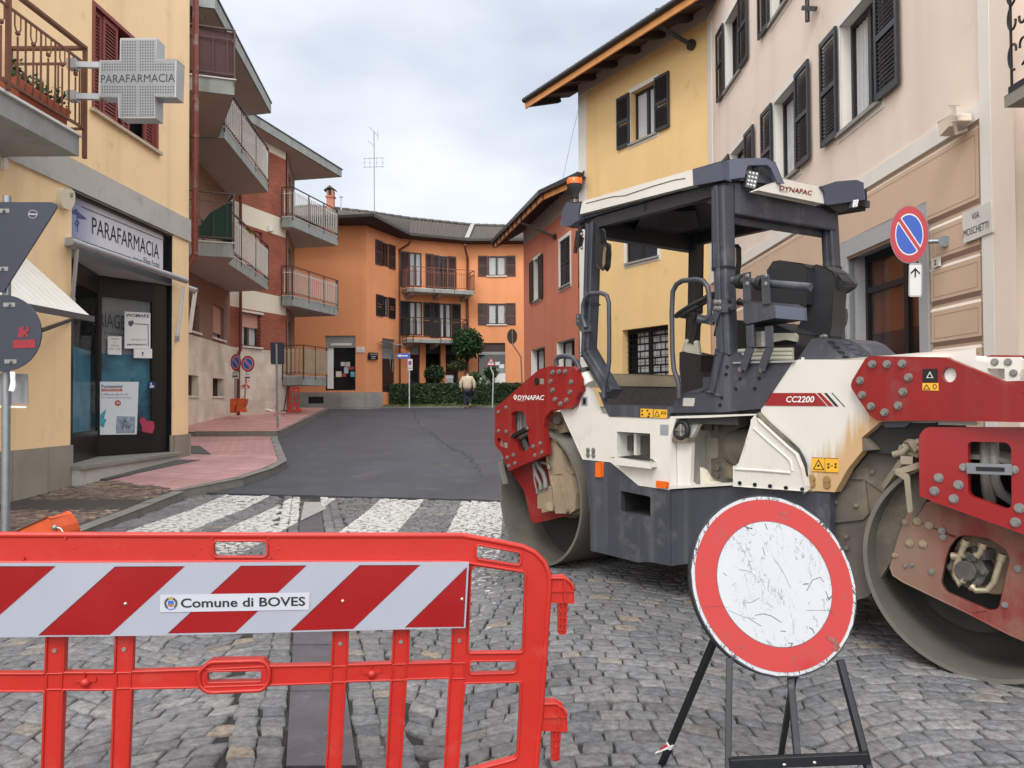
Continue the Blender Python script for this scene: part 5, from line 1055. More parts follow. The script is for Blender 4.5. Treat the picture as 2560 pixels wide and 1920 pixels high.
# glazed door
mb = MB(BLK); mb.pbox(PP, sd0, sd0+.06, .15, zd, -.3, -.24); mb.pbox(PP, sd1-.07, sd1, .15, zd, -.3, -.24); mb.pbox(PP, sd0+.06, sd1-.07, zd-.1, zd, -.3, -.24); sm_ = PP.s(*B3(1290, 1000), -.26); mb.pbox(PP, sm_-.05, sm_+.05, .15, zd-.1, -.3, -.24)
zt_ = PP.z(*B3(1000, 1010), -.26); mb.pbox(PP, sm_+.05, sd1-.07, zt_-.08, zt_, -.3, -.243); o = part('glazed_door', mb, pb_)
mb = MB(M('door_glass', (.03, .02, .018), .04, 0, 0, alpha=.35, spec=1)); mb.pbox(PP, sd0+.06, sd1-.07, .15, zd-.1, -.275, -.27); part('glass_pane', mb, o)
mb = MB(M('reflection_orange', '#c06a40', .8, 0, .1, 1)); s_ = PP.s(*B3(1110, 900), -.5); mb.face([PP.W(sd0, .15, -.33), PP.W(s_, .15, -.33), PP.W(s_, zd, -.33), PP.W(sd0, zd, -.33)]); mb.m(M('interior_grey', '#5b6366', .8)); mb.face([PP.W(s_, .15, -.6), PP.W(sd1, .15, -.6), PP.W(sd1, zd, -.6), PP.W(s_, zd, -.6)])  # orange panel paints the bright reflection in the door glass
mb.m(M('interior_red', '#4f1d1d', .7)); mb.pbox(PP, sd0+.1, s_, .15, PP.z(*B3(1180, 1345), -.3), -.33, -.32); part('interior_and_reflection', mb, o)
# neighbour at the right edge with ornate iron balcony
nb = thing('corner_building', 'strip of tan building with a black ornamental iron balcony at the right edge', 'building', (4.4, 6.5, 0))
q0 = PP.W(sN2, 0, 0); NPl = Pl((q0.x+.25, q0.y), (.0102, -1)); mb = MB(RUS); wall(mb, NPl, 0, 5, -.3, 10.6, [], RUS); mb.m(PK); mb.face([(q0.x-.03, q0.y, -.3), (q0.x+.6, q0.y, -.3), (q0.x+.6, q0.y, 10.6), (q0.x-.03, q0.y, 10.6)]); mb.m(WB); mb.pbox(NPl, -.02, .05, -.3, 10.6, -.02, .02); part('wall', mb, nb)
BI = M('wrought_iron', '#2b2b2e', .5, .4); bs = NPl.s(*E2(1940, 900), .6); zb3 = NPl.z(*E2(1945, 1110), .7); zb4 = NPl.z(*E2(1945, 960), .7)
mb = MB(M('balcony_stone', '#8c877f', .8, var=.12)); mb.pbox(NPl, bs, bs+3, zb3+.05, zb3+.15, 0, .66); bl = part('balcony', mb, nb, bevel=.02)
mb = MB(BI); mb.pbox(NPl, bs+.02, bs+3, zb3+.16, zb3+.22, .6, .64); mb.pbox(NPl, bs+.02, bs+3, zb3+1.2, zb3+1.26, .6, .64); rn = random.Random(5)
k = bs+.04
while k < bs+2:
    for zz in (0, .28, .5, .78):
        for sg_ in (-1, 1):
            c = NPl.W(k+.11, zb3+.5+zz, .62); pts = []
            for i in range(14): t = i/13*4.6; r_ = .1*(1-i/17); pts.append(c+NPl.d*(sg_*(.05+r_*math.sin(t))-.02)+up*(r_*1.5*math.cos(t)*(1 if zz else -1)))
            mb.tube(pts, .011, 6)
    mb.bar(NPl.W(k, zb3+.2, .62), NPl.W(k, zb3+1.2, .62), .016, .016); k += .24
for k in (0, 1): mb.bar(NPl.W(bs+.04, zb3+.19+k*1.04, .62), NPl.W(bs+.04, zb3+.19+k*1.04, .05), .04, .04)
part('railing', mb, bl)
# things on the pink wall
mb = MB(M('marble_plate', '#cfccc6', .6, 0, .05, 6, dirt=('#a8a49c', .3, 12))); pl_ = [(1722, 422), (1945, 328), (1958, 570), (1735, 655)]
mb.pp(PP, px(B3, *pl_), .05, .03); o = thing('street_name_plate', 'marble street name plate reading VIA MOSCHETTI high on the pink wall', 'street sign', PP.P(*B3(1840, 600), .02)); part('plate', mb, o, bevel=.004)
mb = MB(INK); mb.ptext(PP, 'VIA', B3(1797, 477), B3(1857, 452), B3(1797, 424), .053); mb.ptext(PP, 'MOSCHETTI', B3(1733, 612), B3(1930, 536), B3(1733, 556), .053); part('lettering', mb, o)
decal('house_number', PP, B3, [(1478, 787), (1540, 765), (1543, 835), (1480, 858)], M('tile_white', '#dbd9d4', .4, 0, .02), .03, 'white house number tile reading 2 beside the granite door frame', 'house number', [('2', (1500, 832), (1518, 826), (1500, 790), INK, True)], th=.02)
mb = MB(M('floodlight_beige', '#d6c8b8', .6, 0, .05)); mb.pp(PP, px(E2, (1172, 1275), (1330, 1180), (1375, 1190), (1385, 1250), (1330, 1300), (1300, 1310), (1190, 1415)), .2, .14); mb.prism([PP.P(*E2(x, y), .26) for x, y in ((1285, 1092), (1370, 1092), (1375, 1200), (1330, 1190), (1320, 1130))], -PP.n*.04); a_ = PP.P(*E2(1350, 1250), .2); mb.tube([a_, PP.P(*E2(1370, 1385), .16), PP.P(*E2(1480, 1350), .02)], .02, 8)
solo('floodlight', mb, 'beige box floodlight on a curved bracket at the white string course', 'floodlight', bevel=.006)
mb = MB(GUT); mb.tube([PP.P(*B2(712, -60), .1), PP.P(*B2(715, 148), .1)], .035, 10); mb.bar(PP.P(*B2(680, 55), .14), PP.P(*B2(775, 62), .05), .03, .07); solo('iron_bracket', mb, 'dark iron pipe stub with clamp between the upper shutters of the pink wall', 'pipe stub')
# ================================================================== ROAD ROLLER
ar = R(-54.3); RO = Pl((.21, 6.48), (math.cos(ar), math.sin(ar))); an = R(-44.6); NO = Pl((2.21, 3.80), (math.cos(an), math.sin(an)))
up = Vector((0, 0, 1)); D_ = RO.d; Nn = RO.n
RED = M('roller_red', '#841517', .38, var=.1, scale=3, dirt=('#7d4a42', .35, 4), streak=('#8d5048', .3, 12), spec=.5); REDD = M('roller_red_dusty', '#6e2521', .6, var=.15, scale=3, dirt=('#9a8470', .75, 2.4), streak=('#a28a76', .6, 9))
CRM = M('roller_cream', '#d2cfc8', .42, var=.04, scale=2, dirt=('#bab1a0', .2, 3.5), streak=('#c4bcad', .3, 14)); CHA = M('roller_charcoal', '#3c3f49', .45, var=.08, scale=3, dirt=('#66676c', .35, 5), streak=('#6e7178', .4, 10)); CHL = M('roller_slate_cap', '#4c5162', .35, var=.04)
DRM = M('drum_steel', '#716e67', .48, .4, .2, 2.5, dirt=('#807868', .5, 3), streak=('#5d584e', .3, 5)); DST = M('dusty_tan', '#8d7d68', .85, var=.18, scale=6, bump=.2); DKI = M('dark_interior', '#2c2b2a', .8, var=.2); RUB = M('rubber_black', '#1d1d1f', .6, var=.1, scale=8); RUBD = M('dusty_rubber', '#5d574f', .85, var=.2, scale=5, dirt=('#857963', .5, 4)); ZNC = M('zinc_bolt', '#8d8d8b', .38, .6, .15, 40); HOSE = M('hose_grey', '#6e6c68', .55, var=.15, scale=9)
YLD = M('decal_yellow', '#e0a92e', .5, 0, .04); ORL = M('orange_lens', '#e0651c', .25, 0, .05)
rr_ = thing('road_roller', 'tandem road roller in dark red, cream and charcoal with steel drums and an open canopy', 'road roller', (1.9, 5.6, 0))
def bolts(pl, c, lst, off, r=.021, h=.016, mat=ZNC, parent=None, name='bolts'):
    for i, q in enumerate(lst):
        mb = MB(mat); mb.bolt(pl.P(*c(*q), off), pl.n, r, h); part('bolt', mb, parent or rr_)
# drums
def drum(pl, rad, s_c, off0=0, ln=1.5, wall_=.022):
    c = pl.W(s_c, rad, off0); mb = MB(DRM); mb.ring(c, -pl.n, rad, rad-wall_, ln, 72); d = part('drum', mb, rr_)
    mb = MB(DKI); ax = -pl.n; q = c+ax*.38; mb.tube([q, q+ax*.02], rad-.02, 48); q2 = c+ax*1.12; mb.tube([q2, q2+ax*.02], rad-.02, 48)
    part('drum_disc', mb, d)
    mb = MB(DST); mb.tube([c+ax*.36, c+ax*.2], [.2, .16], 24); part('hub', mb, d)
    return d
fd = drum(RO, .553, 0, -.0); nd = drum(NO, .54, .03, 0)
# ---- far (left) fork
fo = [(108, 470), (118, 448), (425, 180), (500, 160), (662, 163), (690, 185), (722, 250), (722, 330), (690, 380), (672, 440), (630, 465), (560, 465), (502, 480), (466, 530), (455, 600), (480, 790), (205, 908), (152, 775), (112, 735), (105, 690)]
h1 = [(222, 500), (245, 482), (300, 480), (320, 500), (354, 740), (340, 757), (290, 772), (272, 755), (225, 610)]; h2 = [(118, 692), (130, 670), (150, 676), (168, 712), (168, 742), (142, 722)]
mb = MB(RED); mb.pp(RO, px(B6, *fo), .05, .045, [fillet(px(B6, *h1), 5), fillet(px(B6, *h2), 3)]); ff = part('fork_plate', mb, rr_, bevel=.005)
bolts(RO, B6, [(523, 203), (568, 198), (612, 197), (655, 272), (508, 267), (522, 330), (648, 345), (540, 396), (578, 428), (620, 402)], .05, .0155, .018, parent=ff)
bolts(RO, B6, [(133, 487), (187, 453), (134, 621), (188, 627), (432, 710), (381, 732), (394, 795), (444, 775), (241, 793), (196, 811), (252, 853), (207, 872)], .05, .0135, .013, parent=ff)
mb = MB(WHT); mb.ptext(RO, 'DYNAPAC', B6(268, 401), B6(460, 401), B6(268, 367), .054, True, .2); mb.pp(RO, px(B6, (238, 380), (250, 360), (264, 381), (251, 402)), .053, .002, [px(B6, (244, 380), (250, 369), (258, 381), (251, 393))]); mb.ptext(RO, 'FAYAT GROUP', B6(268, 410), B6(318, 410), B6(268, 404), .054); part('lettering', mb, ff)
mb = MB(BLK); mb.pp(RO, px(B6, *ell(405, 268, 17, 30, 20)), .052, .004); mb.m(M('plate_steel', '#9c9c98', .4, .4)).pp(RO, px(B6, (428, 247), (455, 247), (455, 288), (428, 288)), .053, .004); mb.pp(RO, px(B6, (172, 705), (196, 708), (194, 745), (176, 742)), .053, .004); part('label_plate', mb, ff)
def P6(x, y, o): return RO.P(*B6(x, y), o)
def P1(x, y, o): return RO.P(*D1(x, y), o)
for k, (dx, r_) in enumerate(((-14, .022), (6, .024), (26, .018))):
    mb = MB(HOSE); mb.tube([P1(300+dx, 95, -.06), P1(285+dx, 200, -.05), P1(285+dx, 320, -.04), P1(330+dx, 400, -.05), P1(365+dx, 490, -.07)], r_, 10); part('hose', mb, ff)
mb = MB(BLK); mb.bar(P1(238, 345, .055), P1(372, 272, .055), .03, .05, up=Nn); part('clamp', mb, ff); bolts(RO, D1, [(228, 335), (372, 268)], .06, .012, .012, parent=ff)
mb = MB(RED); mb.pp(RO, px(D1, (190, 660), (560, 515), (660, 560), (700, 640), (790, 700), (835, 870), (835, 1000), (822, 1050), (742, 1092), (430, 1160), (402, 1125), (345, 860), (240, 700)), -.1, .03); hp = part('hub_plate', mb, rr_, bevel=.006)
mb = MB(DST); mb.pp(RO, px(D1, (545, 370), (600, 350), (700, 470), (738, 640), (790, 690), (838, 880), (830, 1035), (780, 1072), (640, 1060), (600, 800), (556, 540)), -.03, .06); part('dust_guard', mb, hp, bevel=.015)
mb = MB(DST); mb.pp(RO, px(D1, (600, 715), (680, 698), (748, 1040), (740, 1066), (640, 1056), (612, 800)), .0, .05); mb.pp(RO, px(D1, (470, 850), (590, 820), (630, 985), (620, 1040), (515, 1050), (508, 1020), (472, 1010)), .0, .09); mb.cyl(P1(590, 1000, .01), P1(590, 1000, -.05), .03, 14); part('hub_motor', mb, hp, bevel=.01)
for pts, r_ in ((((430, 590), (450, 700), (495, 790), (500, 850)), .016), (((455, 590), (520, 690), (540, 760), (545, 830)), .02), (((425, 620), (440, 760), (465, 880)), .009), (((500, 590), (560, 600), (575, 650)), .012)):
    mb = MB(HOSE); mb.tube([P1(x, y, -.04+.02*i) for i, (x, y) in enumerate(pts)], r_, 8); mb.m(ZNC).cyl(P1(*pts[-1], .01), P1(pts[-1][0], pts[-1][1]-40, .01), r_*1.35, 8); part('hose', mb, hp)
mb = MB(DST); mb.pp(RO, px(D1, (545, 130), (690, 112), (745, 300), (670, 320), (600, 360), (540, 330)), -.12, .1); mb.m(M('scraper_yellowish', '#a69872', .7)).pp(RO, px(D1, (540, 207), (610, 213), (640, 268), (572, 268)), -.1, .02); mb.m(RUBD).cyl(P1(650, 190, -.1), P1(650, 190, -.05), .035, 14); part('scraper_bracket', mb, rr_, bevel=.005)
mb = MB(M('bar_galv', '#8e8d86', .5, .4)); mb.bar(P1(115, 580, .06), P1(165, 790, .03), .012, .05, up=Nn); mb.bar(P1(145, 540, .04), P1(150, 610, .02), .02, .03, up=Nn); part('scraper_bar', mb, rr_)
mb = MB(CHA); mb.tube([P6(548, 155, .0), P6(545, 115, .0), P6(560, 93, .0), P6(600, 86, -.0), P6(660, 95, -.02), P6(695, 135, -.02), P6(715, 185, -.02)], .02, 10); mb.m(RUB).cyl(P6(742, 180, -.02), P6(748, 205, -.02), .05, 16); mb.m(CRM).cyl(P6(745, 200, -.03), P6(790, 290, -.03), .05, 16); part('filler_pipe', mb, rr_)
# ---- cream side panel with lamp recess
po = [(640, 168), (690, 170), (775, 330), (828, 470), (842, 498), (905, 503), (930, 520), (1395, 528), (1364, 690), (1357, 1043), (1135, 1012), (935, 845), (735, 825), (570, 460), (600, 300)]
hl = [(977, 627), (1216, 641), (1216, 832), (977, 808)]
mb = MB(CRM); mb.pp(RO, px(B6, *po), .0, .05, [fillet(px(B6, *hl), 2)]); sp_ = part('side_panel', mb, rr_, bevel=.006)
mb = MB(CRM); P = [P6(x, y, -.004) for x, y in hl]; Q = [p-Nn*.22 for p in P]
for i in range(4): j = (i+1) % 4; mb.face([P[i], P[j], Q[j], Q[i]])
mb.face(Q); mb.m(M('lamp_dark', '#4d4a47', .3)); mb.pp(RO, [(B6(x, y)) for x, y in fillet([(1012, 655), (1092, 655), (1092, 762), (1012, 755)], 22)], -.11, .02); mb.pp(RO, px(B6, *fillet([(1122, 655), (1210, 660), (1210, 800), (1122, 790)], 16)), -.1, .02); mb.m(CRM).pp(RO, px(B6, (1100, 640), (1118, 641), (1118, 800), (1100, 798)), -.06, .14); part('lamp_recess', mb, sp_)
mb = MB(CRM); mb.pp(RO, px(B6, (965, 812), (1222, 840), (1222, 887), (965, 858)), .06, .07); mb.m(DKI).pp(RO, px(B6, (985, 812), (1110, 800), (1210, 832)), .05, .1); part('lamp_ledge', mb, sp_, bevel=.006)
mb = MB(GREYM); mb.pp(RO, px(B6, (724, 377), (768, 377), (768, 442), (724, 442)), .003, .003); mb.pp(RO, px(B6, (1288, 575), (1347, 577), (1345, 652), (1288, 650)), .003, .003); mb.m(BLK).pp(RO, px(B6, (735, 388), (756, 388), (756, 432), (735, 432)), .0045, .002); part('label_plate', mb, sp_)
bolts(RO, B6, [(773, 760), (812, 762), (773, 793), (812, 796)], 0, .016, .01, parent=sp_)
# ---- charcoal water tank
to = [(737, 828), (930, 848), (1135, 1015), (1362, 1046), (1362, 1585), (1215, 1556), (1130, 1560), (850, 1490), (792, 1478), (788, 1200), (768, 1000)]
th_ = [(1003, 1050), (1218, 1092), (1218, 1238), (1003, 1200)]
mb = MB(CHA); mb.pp(RO, px(B6, *to), -.002, .05, [fillet(px(B6, *th_), 5)]); tk = part('water_tank', mb, rr_, bevel=.008)
mb = MB(DKI); P = [P6(x, y, -.01) for x, y in th_]; Q = [p-Nn*.3 for p in P]
for i in range(4): j = (i+1) % 4; mb.face([P[i], P[j], Q[j], Q[i]])
mb.face(Q); part('step_recess', mb, tk)
sT = RO.s(*B6(1362, 1300)); T2 = [B7(x, y) for x, y in ((557, 1047), (880, 1030), (1028, 1018), (1030, 1010), (1535, 1058), (1700, 1062), (1700, 1600), (1300, 1595), (690, 1570), (557, 1587))]
mb = MB(CHA); mb.pp(RO, T2, -.008, .05); part('rear_tank', mb, rr_, bevel=.008)
for q, col in ((((828, 850), (866, 850), (864, 950), (826, 945)), 0), (((1262, 982), (1338, 990), (1334, 1030), (1262, 1022)), 0)):
    mb = MB(ORL); mb.pp(RO, px(B6, *q), .018, .02); part('marker_lamp', mb, rr_, bevel=.005)
# tank and frame volume behind the side skins
zf = RO.z(*B6(1390, 530)); mb = MB(DKI)
mb.pbox(RO, .72, 2.35, .34, 1.1, -1.22, -.42); part('frame', mb, rr_)
mb = MB(DKI); mb.pbox(RO, .75, 2.5, .3, .36, -1.2, -.06); part('underside_shade_box', mb, rr_)  # dark box added to deepen the shade beneath the roller
mb = MB(CHA); mb.pbox(RO, .7, 2.4, .3, 1.18, -1.28, -1.22); part('side_panel', mb, rr_)
# ---- middle compartment
def P4(x, y, o): return RO.P(*D4(x, y), o)
mb = MB(CRM); mb.pp(RO, px(D4, (145, 85), (1060, 58), (1062, 72), (500, 100), (205, 106), (140, 330), (150, 830), (135, 830), (128, 320), (150, 130)), .004, .36); mb.pp(RO, px(D4, (145, 800), (800, 770), (805, 790), (150, 830)), .01, .37); part('compartment_frame', mb, rr_, bevel=.003)
mb = MB(M('cream_inner', '#cfc8b8', .6, var=.1, scale=4, dirt=('#a89571', .4, 5))); mb.pp(RO, px(D4, (40, 60), (1100, 30), (1100, 860), (40, 880)), -.36, .01); part('inner_panel', mb, rr_)
mb = MB(CRM); mb.pp(RO, px(D4, (330, 104), (466, 102), (462, 135), (370, 300), (356, 760), (400, 798), (225, 795), (215, 340), (320, 330)), -.06, .025); mb.m(MC['cream_inner']).pp(RO, px(D4, (455, 610), (500, 640), (560, 740), (655, 772), (460, 775)), -.1, .02); part('divider', mb, rr_, bevel=.004)
mb = MB(DKI); mb.pp(RO, px(D4, (150, 330), (222, 340), (222, 790), (150, 795)), -.1, .05); part('dark_column', mb, rr_)
mb = MB(RUB); c = P4(262, 225, -.02); ax = Nn; x_ = D_
mb.tube([c+(x_*math.cos(a)+up*math.sin(a))*.055 for a in [2*math.pi*i/20 for i in range(20)]], .017, 8, closed=True); mb.m(HOSE).tube([c-ax*.06, c+ax*.005], .045, 16); mb.m(RUBD).pp(RO, px(D4, (165, 300), (330, 305), (330, 345), (190, 350), (160, 340)), -.01, .08); mb.m(ZNC); mb.bar(c-x_*.04+ax*.01, c+x_*.04+ax*.01, .012, .012); mb.bar(c-up*.04+ax*.01, c+up*.04+ax*.01, .012, .012); part('filler_cap', mb, rr_)
mb = MB(RUBD); mb.pp(RO, px(D4, (590, 100), (1010, 95), (960, 170), (860, 205), (770, 250), (728, 340), (728, 550), (800, 590), (810, 722), (595, 706), (570, 690), (570, 530), (640, 508), (640, 302), (568, 290), (565, 235), (608, 222)), -.2, .06); mb.cyl(P4(525, 110, -.2), P4(525, 225, -.2), .045, 14); part('pivot_bracket', mb, rr_, bevel=.01)
for q in ((640, 135), (640, 205), (640, 608), (640, 680)): mb = MB(RUBD); mb.bolt(P4(*q, -.2), Nn, .024, .02); part('bolt', mb, rr_)
mb = MB(RUBD); a_ = P4(800, 400, -.26); mb.tube([a_, a_+D_*.05, a_+D_*.55], [.115, .13, .13], 24); part('steering_joint', mb, rr_)
mb = MB(INK); mb.pp(RO, px(D4, (362, 568), (436, 562), (436, 608), (364, 612)), -.33, .003); mb.pp(RO, px(D4, (358, 628), (452, 618), (452, 725), (360, 732)), -.33, .003); part('data_plate', mb, rr_)
# wedge cover
wc_ = [(1020, 95), (1062, 132), (1340, 388), (1440, 470), (1500, 620), (1535, 800), (1530, 852), (805, 782), (805, 612), (860, 582), (925, 360), (985, 182), (990, 132)]
mb = MB(CRM); mb.pp(RO, px(D4, *wc_), .05, .07); wv = part('wedge_cover', mb, rr_, bevel=.015, seg=3)
mb = MB(CRM); mb.tube([P4(x, y, .05) for x, y in ((1000, 205), (1150, 340), (1325, 490), (1375, 540), (1392, 590), (1396, 645))], .008, 8); mb.tube([P4(x, y, .05) for x, y in ((815, 625), (1100, 642), (1385, 665))], .009, 8); part('ridge', mb, wv)
for q in ((862, 768), (1017, 785), (1173, 800), (1335, 818), (1503, 834)): mb = MB(BLK); a_ = P4(*q, .05); mb.cyl(a_, a_+Nn*.008, .012, 10); part('screw', mb, wv)
mb = MB(RUBD); mb.tube([P4(x, y, .012) for x, y in ((1050, 65), (1140, 160), (1240, 250), (1350, 345), (1440, 430), (1495, 530), (1520, 640), (1525, 790))], .02, 8); mb.m(RUB).tube([P4(x, y, .02) for x, y in ((1062, 75), (1200, 215), (1330, 318), (1420, 395), (1490, 480), (1530, 580), (1545, 700))], .009, 6); part('rubber_seal', mb, rr_)
# ---- hood of the near frame
def hood_mat():
    m = M('hood_cream_stained', '#d2cfc8', .42, var=.04, scale=2); t = m.node_tree; N = t.nodes.new; L = t.links.new
    b = [n for n in t.nodes if n.type == 'BSDF_PRINCIPLED'][0]; src = b.inputs['Base Color'].links[0].from_socket; tc = N('ShaderNodeTexCoord')
    # rusty brown stain with a dripping upper edge, spreading from the lower rear corner of the panel
    c0 = RO.P(*B8(300, 520), 0)-rr_.location; ax = RO.P(*B8(420, 640), 0)-RO.P(*B8(250, 420), 0); ax.normalize()
    d1 = N('ShaderNodeVectorMath'); d1.operation = 'SUBTRACT'; L(tc.outputs['Object'], d1.inputs[0]); d1.inputs[1].default_value = c0
    d2 = N('ShaderNodeVectorMath'); d2.operation = 'DOT_PRODUCT'; L(d1.outputs[0], d2.inputs[0]); d2.inputs[1].default_value = ax
    mp = N('ShaderNodeMapping'); mp.inputs['Scale'].default_value = (24, 24, 1.2); L(tc.outputs['Object'], mp.inputs[0]); nz = N('ShaderNodeTexNoise'); nz.inputs['Scale'].default_value = 1; L(mp.outputs[0], nz.inputs['Vector'])
    ad = N('ShaderNodeMath'); ad.operation = 'MULTIPLY_ADD'; L(nz.outputs['Fac'], ad.inputs[0]); ad.inputs[1].default_value = .34; L(d2.outputs['Value'], ad.inputs[2])
    mr = N('ShaderNodeMapRange'); mr.inputs[1].default_value = .04; mr.inputs[2].default_value = .15; mr.inputs[3].default_value = 0; mr.inputs[4].default_value = .85; L(ad.outputs[0], mr.inputs[0])
    mi = N('ShaderNodeMix'); mi.data_type = 'RGBA'; L(mr.outputs[0], mi.inputs[0]); L(src, mi.inputs[6]); mi.inputs[7].default_value = lin('#b9925a'); L(mi.outputs[2], b.inputs['Base Color'])
    return m
HC = hood_mat()
ho = px(B7, (1210, 500), (1210, 452), (1240, 425), (1435, 130), (1475, 113))+px(B8, (330, 72), (760, 62), (700, 362), (455, 367), (368, 440), (370, 503), (300, 590), (240, 698), (106, 690))+px(B7, (1536, 1000), (1515, 860), (1470, 770), (1400, 690))
mb = MB(HC); mb.pp(RO, ho, .0, .06); hd = part('hood_panel', mb, rr_, bevel=.02, seg=3)
mb = MB(CRM); hs0 = RO.s(*B7(1475, 113)); hz0 = RO.z(*B7(1600, 112)); mb.pbox(RO, hs0, hs0+.9, 1.25, hz0-.01, -1.2, -.061); part('hood', mb, rr_, bevel=.03, seg=3)
mb = MB(M('stripe_red', '#8f2328', .4, 0, .04)); mb.pp(RO, px(D3, (985, 1352), (1412, 1352), (1530, 1482), (912, 1478)), .003, .003); mb.pp(RO, px(D3, (1430, 1352), (1466, 1352), (1592, 1482), (1545, 1482)), .003, .003); mb.m(INK); mb.pp(RO, px(D3, (1500, 1352), (1526, 1352), (1642, 1484), (1612, 1484)), .003, .003); mb.pp(RO, px(D3, (1572, 1350), (1580, 1350), (1706, 1486), (1697, 1486)), .003, .003); mb.m(WHT).ptext(RO, 'CC2200', D3(1127, 1445), D3(1405, 1447), D3(1127, 1384), .005, True, .2); part('model_stripe', mb, hd)
mb = MB(YLD); mb.pp(RO, px(D4, (1595, 505), (1867, 517), (1867, 664), (1597, 650)), .003, .003); mb.m(INK); mb.pp(RO, px(D4, (1662, 525), (1724, 636), (1607, 630)), .0045, .002, [px(D4, (1662, 541), (1710, 628), (1620, 624))]); mb.pp(RO, px(D4, (1728, 512), (1730, 512), (1730, 656), (1728, 656)), .0045, .001)
for c_ in ((1662, 590), (1765, 575), (1765, 608), (1838, 575), (1838, 605)): mb.pp(RO, px(D4, *ell(c_[0], c_[1], 12, 12, 8)), .0045, .001)
mb.pp(RO, px(D4, (1785, 590), (1815, 590), (1815, 595), (1785, 595)), .0045, .001); mb.pp(RO, px(D4, (1597, 504), (1867, 516), (1867, 520), (1597, 508)), .0045, .001); mb.pp(RO, px(D4, (1597, 647), (1867, 661), (1867, 664), (1597, 651)), .0045, .001); part('warning_decal', mb, hd)
bolts(RO, B8, [(132, 636), (132, 660), (203, 642), (203, 665)], 0, .018, .008, M('bolt_tan', '#94774c', .6), hd)
# articulation zone: dusty plates
mb = MB(RUBD); mb.pp(RO, px(B8, (105, 698), (235, 700), (330, 600), (400, 520), (470, 505), (700, 470), (690, 700), (520, 1000), (400, 1190), (340, 1207), (60, 1255), (60, 700)), -.1, .04); part('mud_flap', mb, rr_, bevel=.004)
mb = MB(RUBD); mb.pp(RO, px(B8, (236, 715), (380, 640), (400, 800), (372, 828), (240, 843)), -.085, .015); mb.pp(RO, px(B8, (300, 635), (480, 590), (600, 560), (470, 700), (380, 640)), -.09, .02)
for q in ((243, 745), (340, 760), (293, 905), (293, 960), (415, 602)): mb.cyl(RO.P(*B8(*q), -.085), RO.P(*B8(*q), -.07), .012, 8)
part('flap_plate', mb, rr_)
mb = MB(DKI); mb.pp(RO, px(B8, (372, 430), (450, 368), (600, 372), (720, 372), (720, 470), (520, 515), (380, 505)), -.05, .3); mb.m(CHL).pp(RO, px(B8, (455, 368), (590, 372), (575, 392), (480, 390)), -.03, .1); part('hitch', mb, rr_, bevel=.01)
mb = MB(RUBD); mb.pp(RO, px(B8, (370, 440), (382, 445), (432, 498), (372, 503)), .0, .06); part('hood_edge', mb, rr_)
# ---- upper red arm
uo = [(315, 195), (322, 170), (385, 66), (405, 57), (742, 62), (765, 66), (1030, 176), (1140, 245), (1300, 330), (1300, 372), (700, 360), (442, 361), (405, 338), (320, 212)]
mb = MB(RED); mb.pp(RO, px(B8, *uo), .045, .045, [px(B8, *ell(778, 145, 34, 36, 28))]); ua = part('side_arm', mb, rr_, bevel=.005)
mb = MB(WHT); mb.pp(RO, px(B8, *ell(778, 145, 36, 38, 28)), .02, .01); part('round_insert', mb, ua)
bolts(RO, B8, [(418, 95), (488, 95), (559, 93), (589, 157), (361, 172), (563, 225), (370, 240), (540, 290), (412, 293), (476, 322)], .045, .0155, .022, parent=ua)
mb = MB(BLK); mb.pp(RO, px(B8, (652, 118), (722, 116), (722, 180), (652, 182)), .048, .003); mb.m(WHT).pp(RO, px(B8, (687, 130), (703, 160), (671, 160)), .049, .001, [px(B8, (687, 136), (699, 158), (675, 158))]); mb.m(YLD).pp(RO, px(B8, (652, 184), (727, 184), (727, 220), (652, 218)), .048, .003); mb.m(INK).pp(RO, px(B8, (671, 189), (690, 215), (655, 214)), .0495, .001, [px(B8, (671, 195), (684, 212), (660, 212))]); mb.pp(RO, px(B8, *ell(710, 201, 10, 12, 12)), .0495, .001, [px(B8, *ell(710, 201, 7, 9, 12))]); part('warning_decal', mb, ua)
mb = MB(CRM); mb.pp(RO, px(B8, (765, 60), (1108, 62), (1121, 75), (1121, 120), (1100, 168), (1300, 175), (1000, 240), (800, 120)), -.25, .03, [fillet(px(B8, (945, 115), (1040, 116), (1040, 168), (990, 165), (960, 150)), 3)]); mb.m(WHT).pp(RO, px(B8, (892, 85), (905, 92), (938, 132), (885, 115)), -.24, .01); fp_ = part('far_bracket', mb, rr_, bevel=.004)
bolts(RO, B8, [(933, 85), (993, 85), (1056, 85), (1082, 137)], -.25, .014, .01, parent=fp_)
mb = MB(RED); mb.pp(RO, px(B8, (930, 60), (980, 52), (1300, 56), (1300, 64), (940, 66)), -.3, .3); mb.pp(RO, px(B8, (1030, 176), (1140, 172), (1300, 178), (1300, 330)), .03, .5); part('cross_member', mb, rr_)
# ---- near lower yoke
yo = [(634, 460), (640, 425), (665, 398), (685, 392), (1300, 393), (1500, 400), (1500, 1020), (1131, 897), (700, 742), (640, 715)]
yh = [(866, 470), (882, 460), (1048, 464), (1070, 486), (1073, 760), (1060, 776), (1038, 776), (880, 718), (868, 700)]
YK = M('yoke_red', '#8c171a', .38, var=.08, scale=2, streak=('#b0645c', .35, 6))
mb = MB(YK); mb.pp(NO, px(B8, *yo), .07, .05, [fillet(px(B8, *yh), 8)]); yk = part('yoke_plate', mb, rr_, bevel=.006)
mb = MB(DKI); P = [NO.P(*B8(x, y), -.35) for x, y in ((800, 400), (1150, 400), (1150, 850), (800, 800))]; mb.face(P); part('yoke_interior', mb, rr_)
bolts(NO, B8, [(730, 630), (710, 692), (823, 663), (801, 729), (1110, 773), (1092, 840)], .07, .0165, .018, parent=yk)
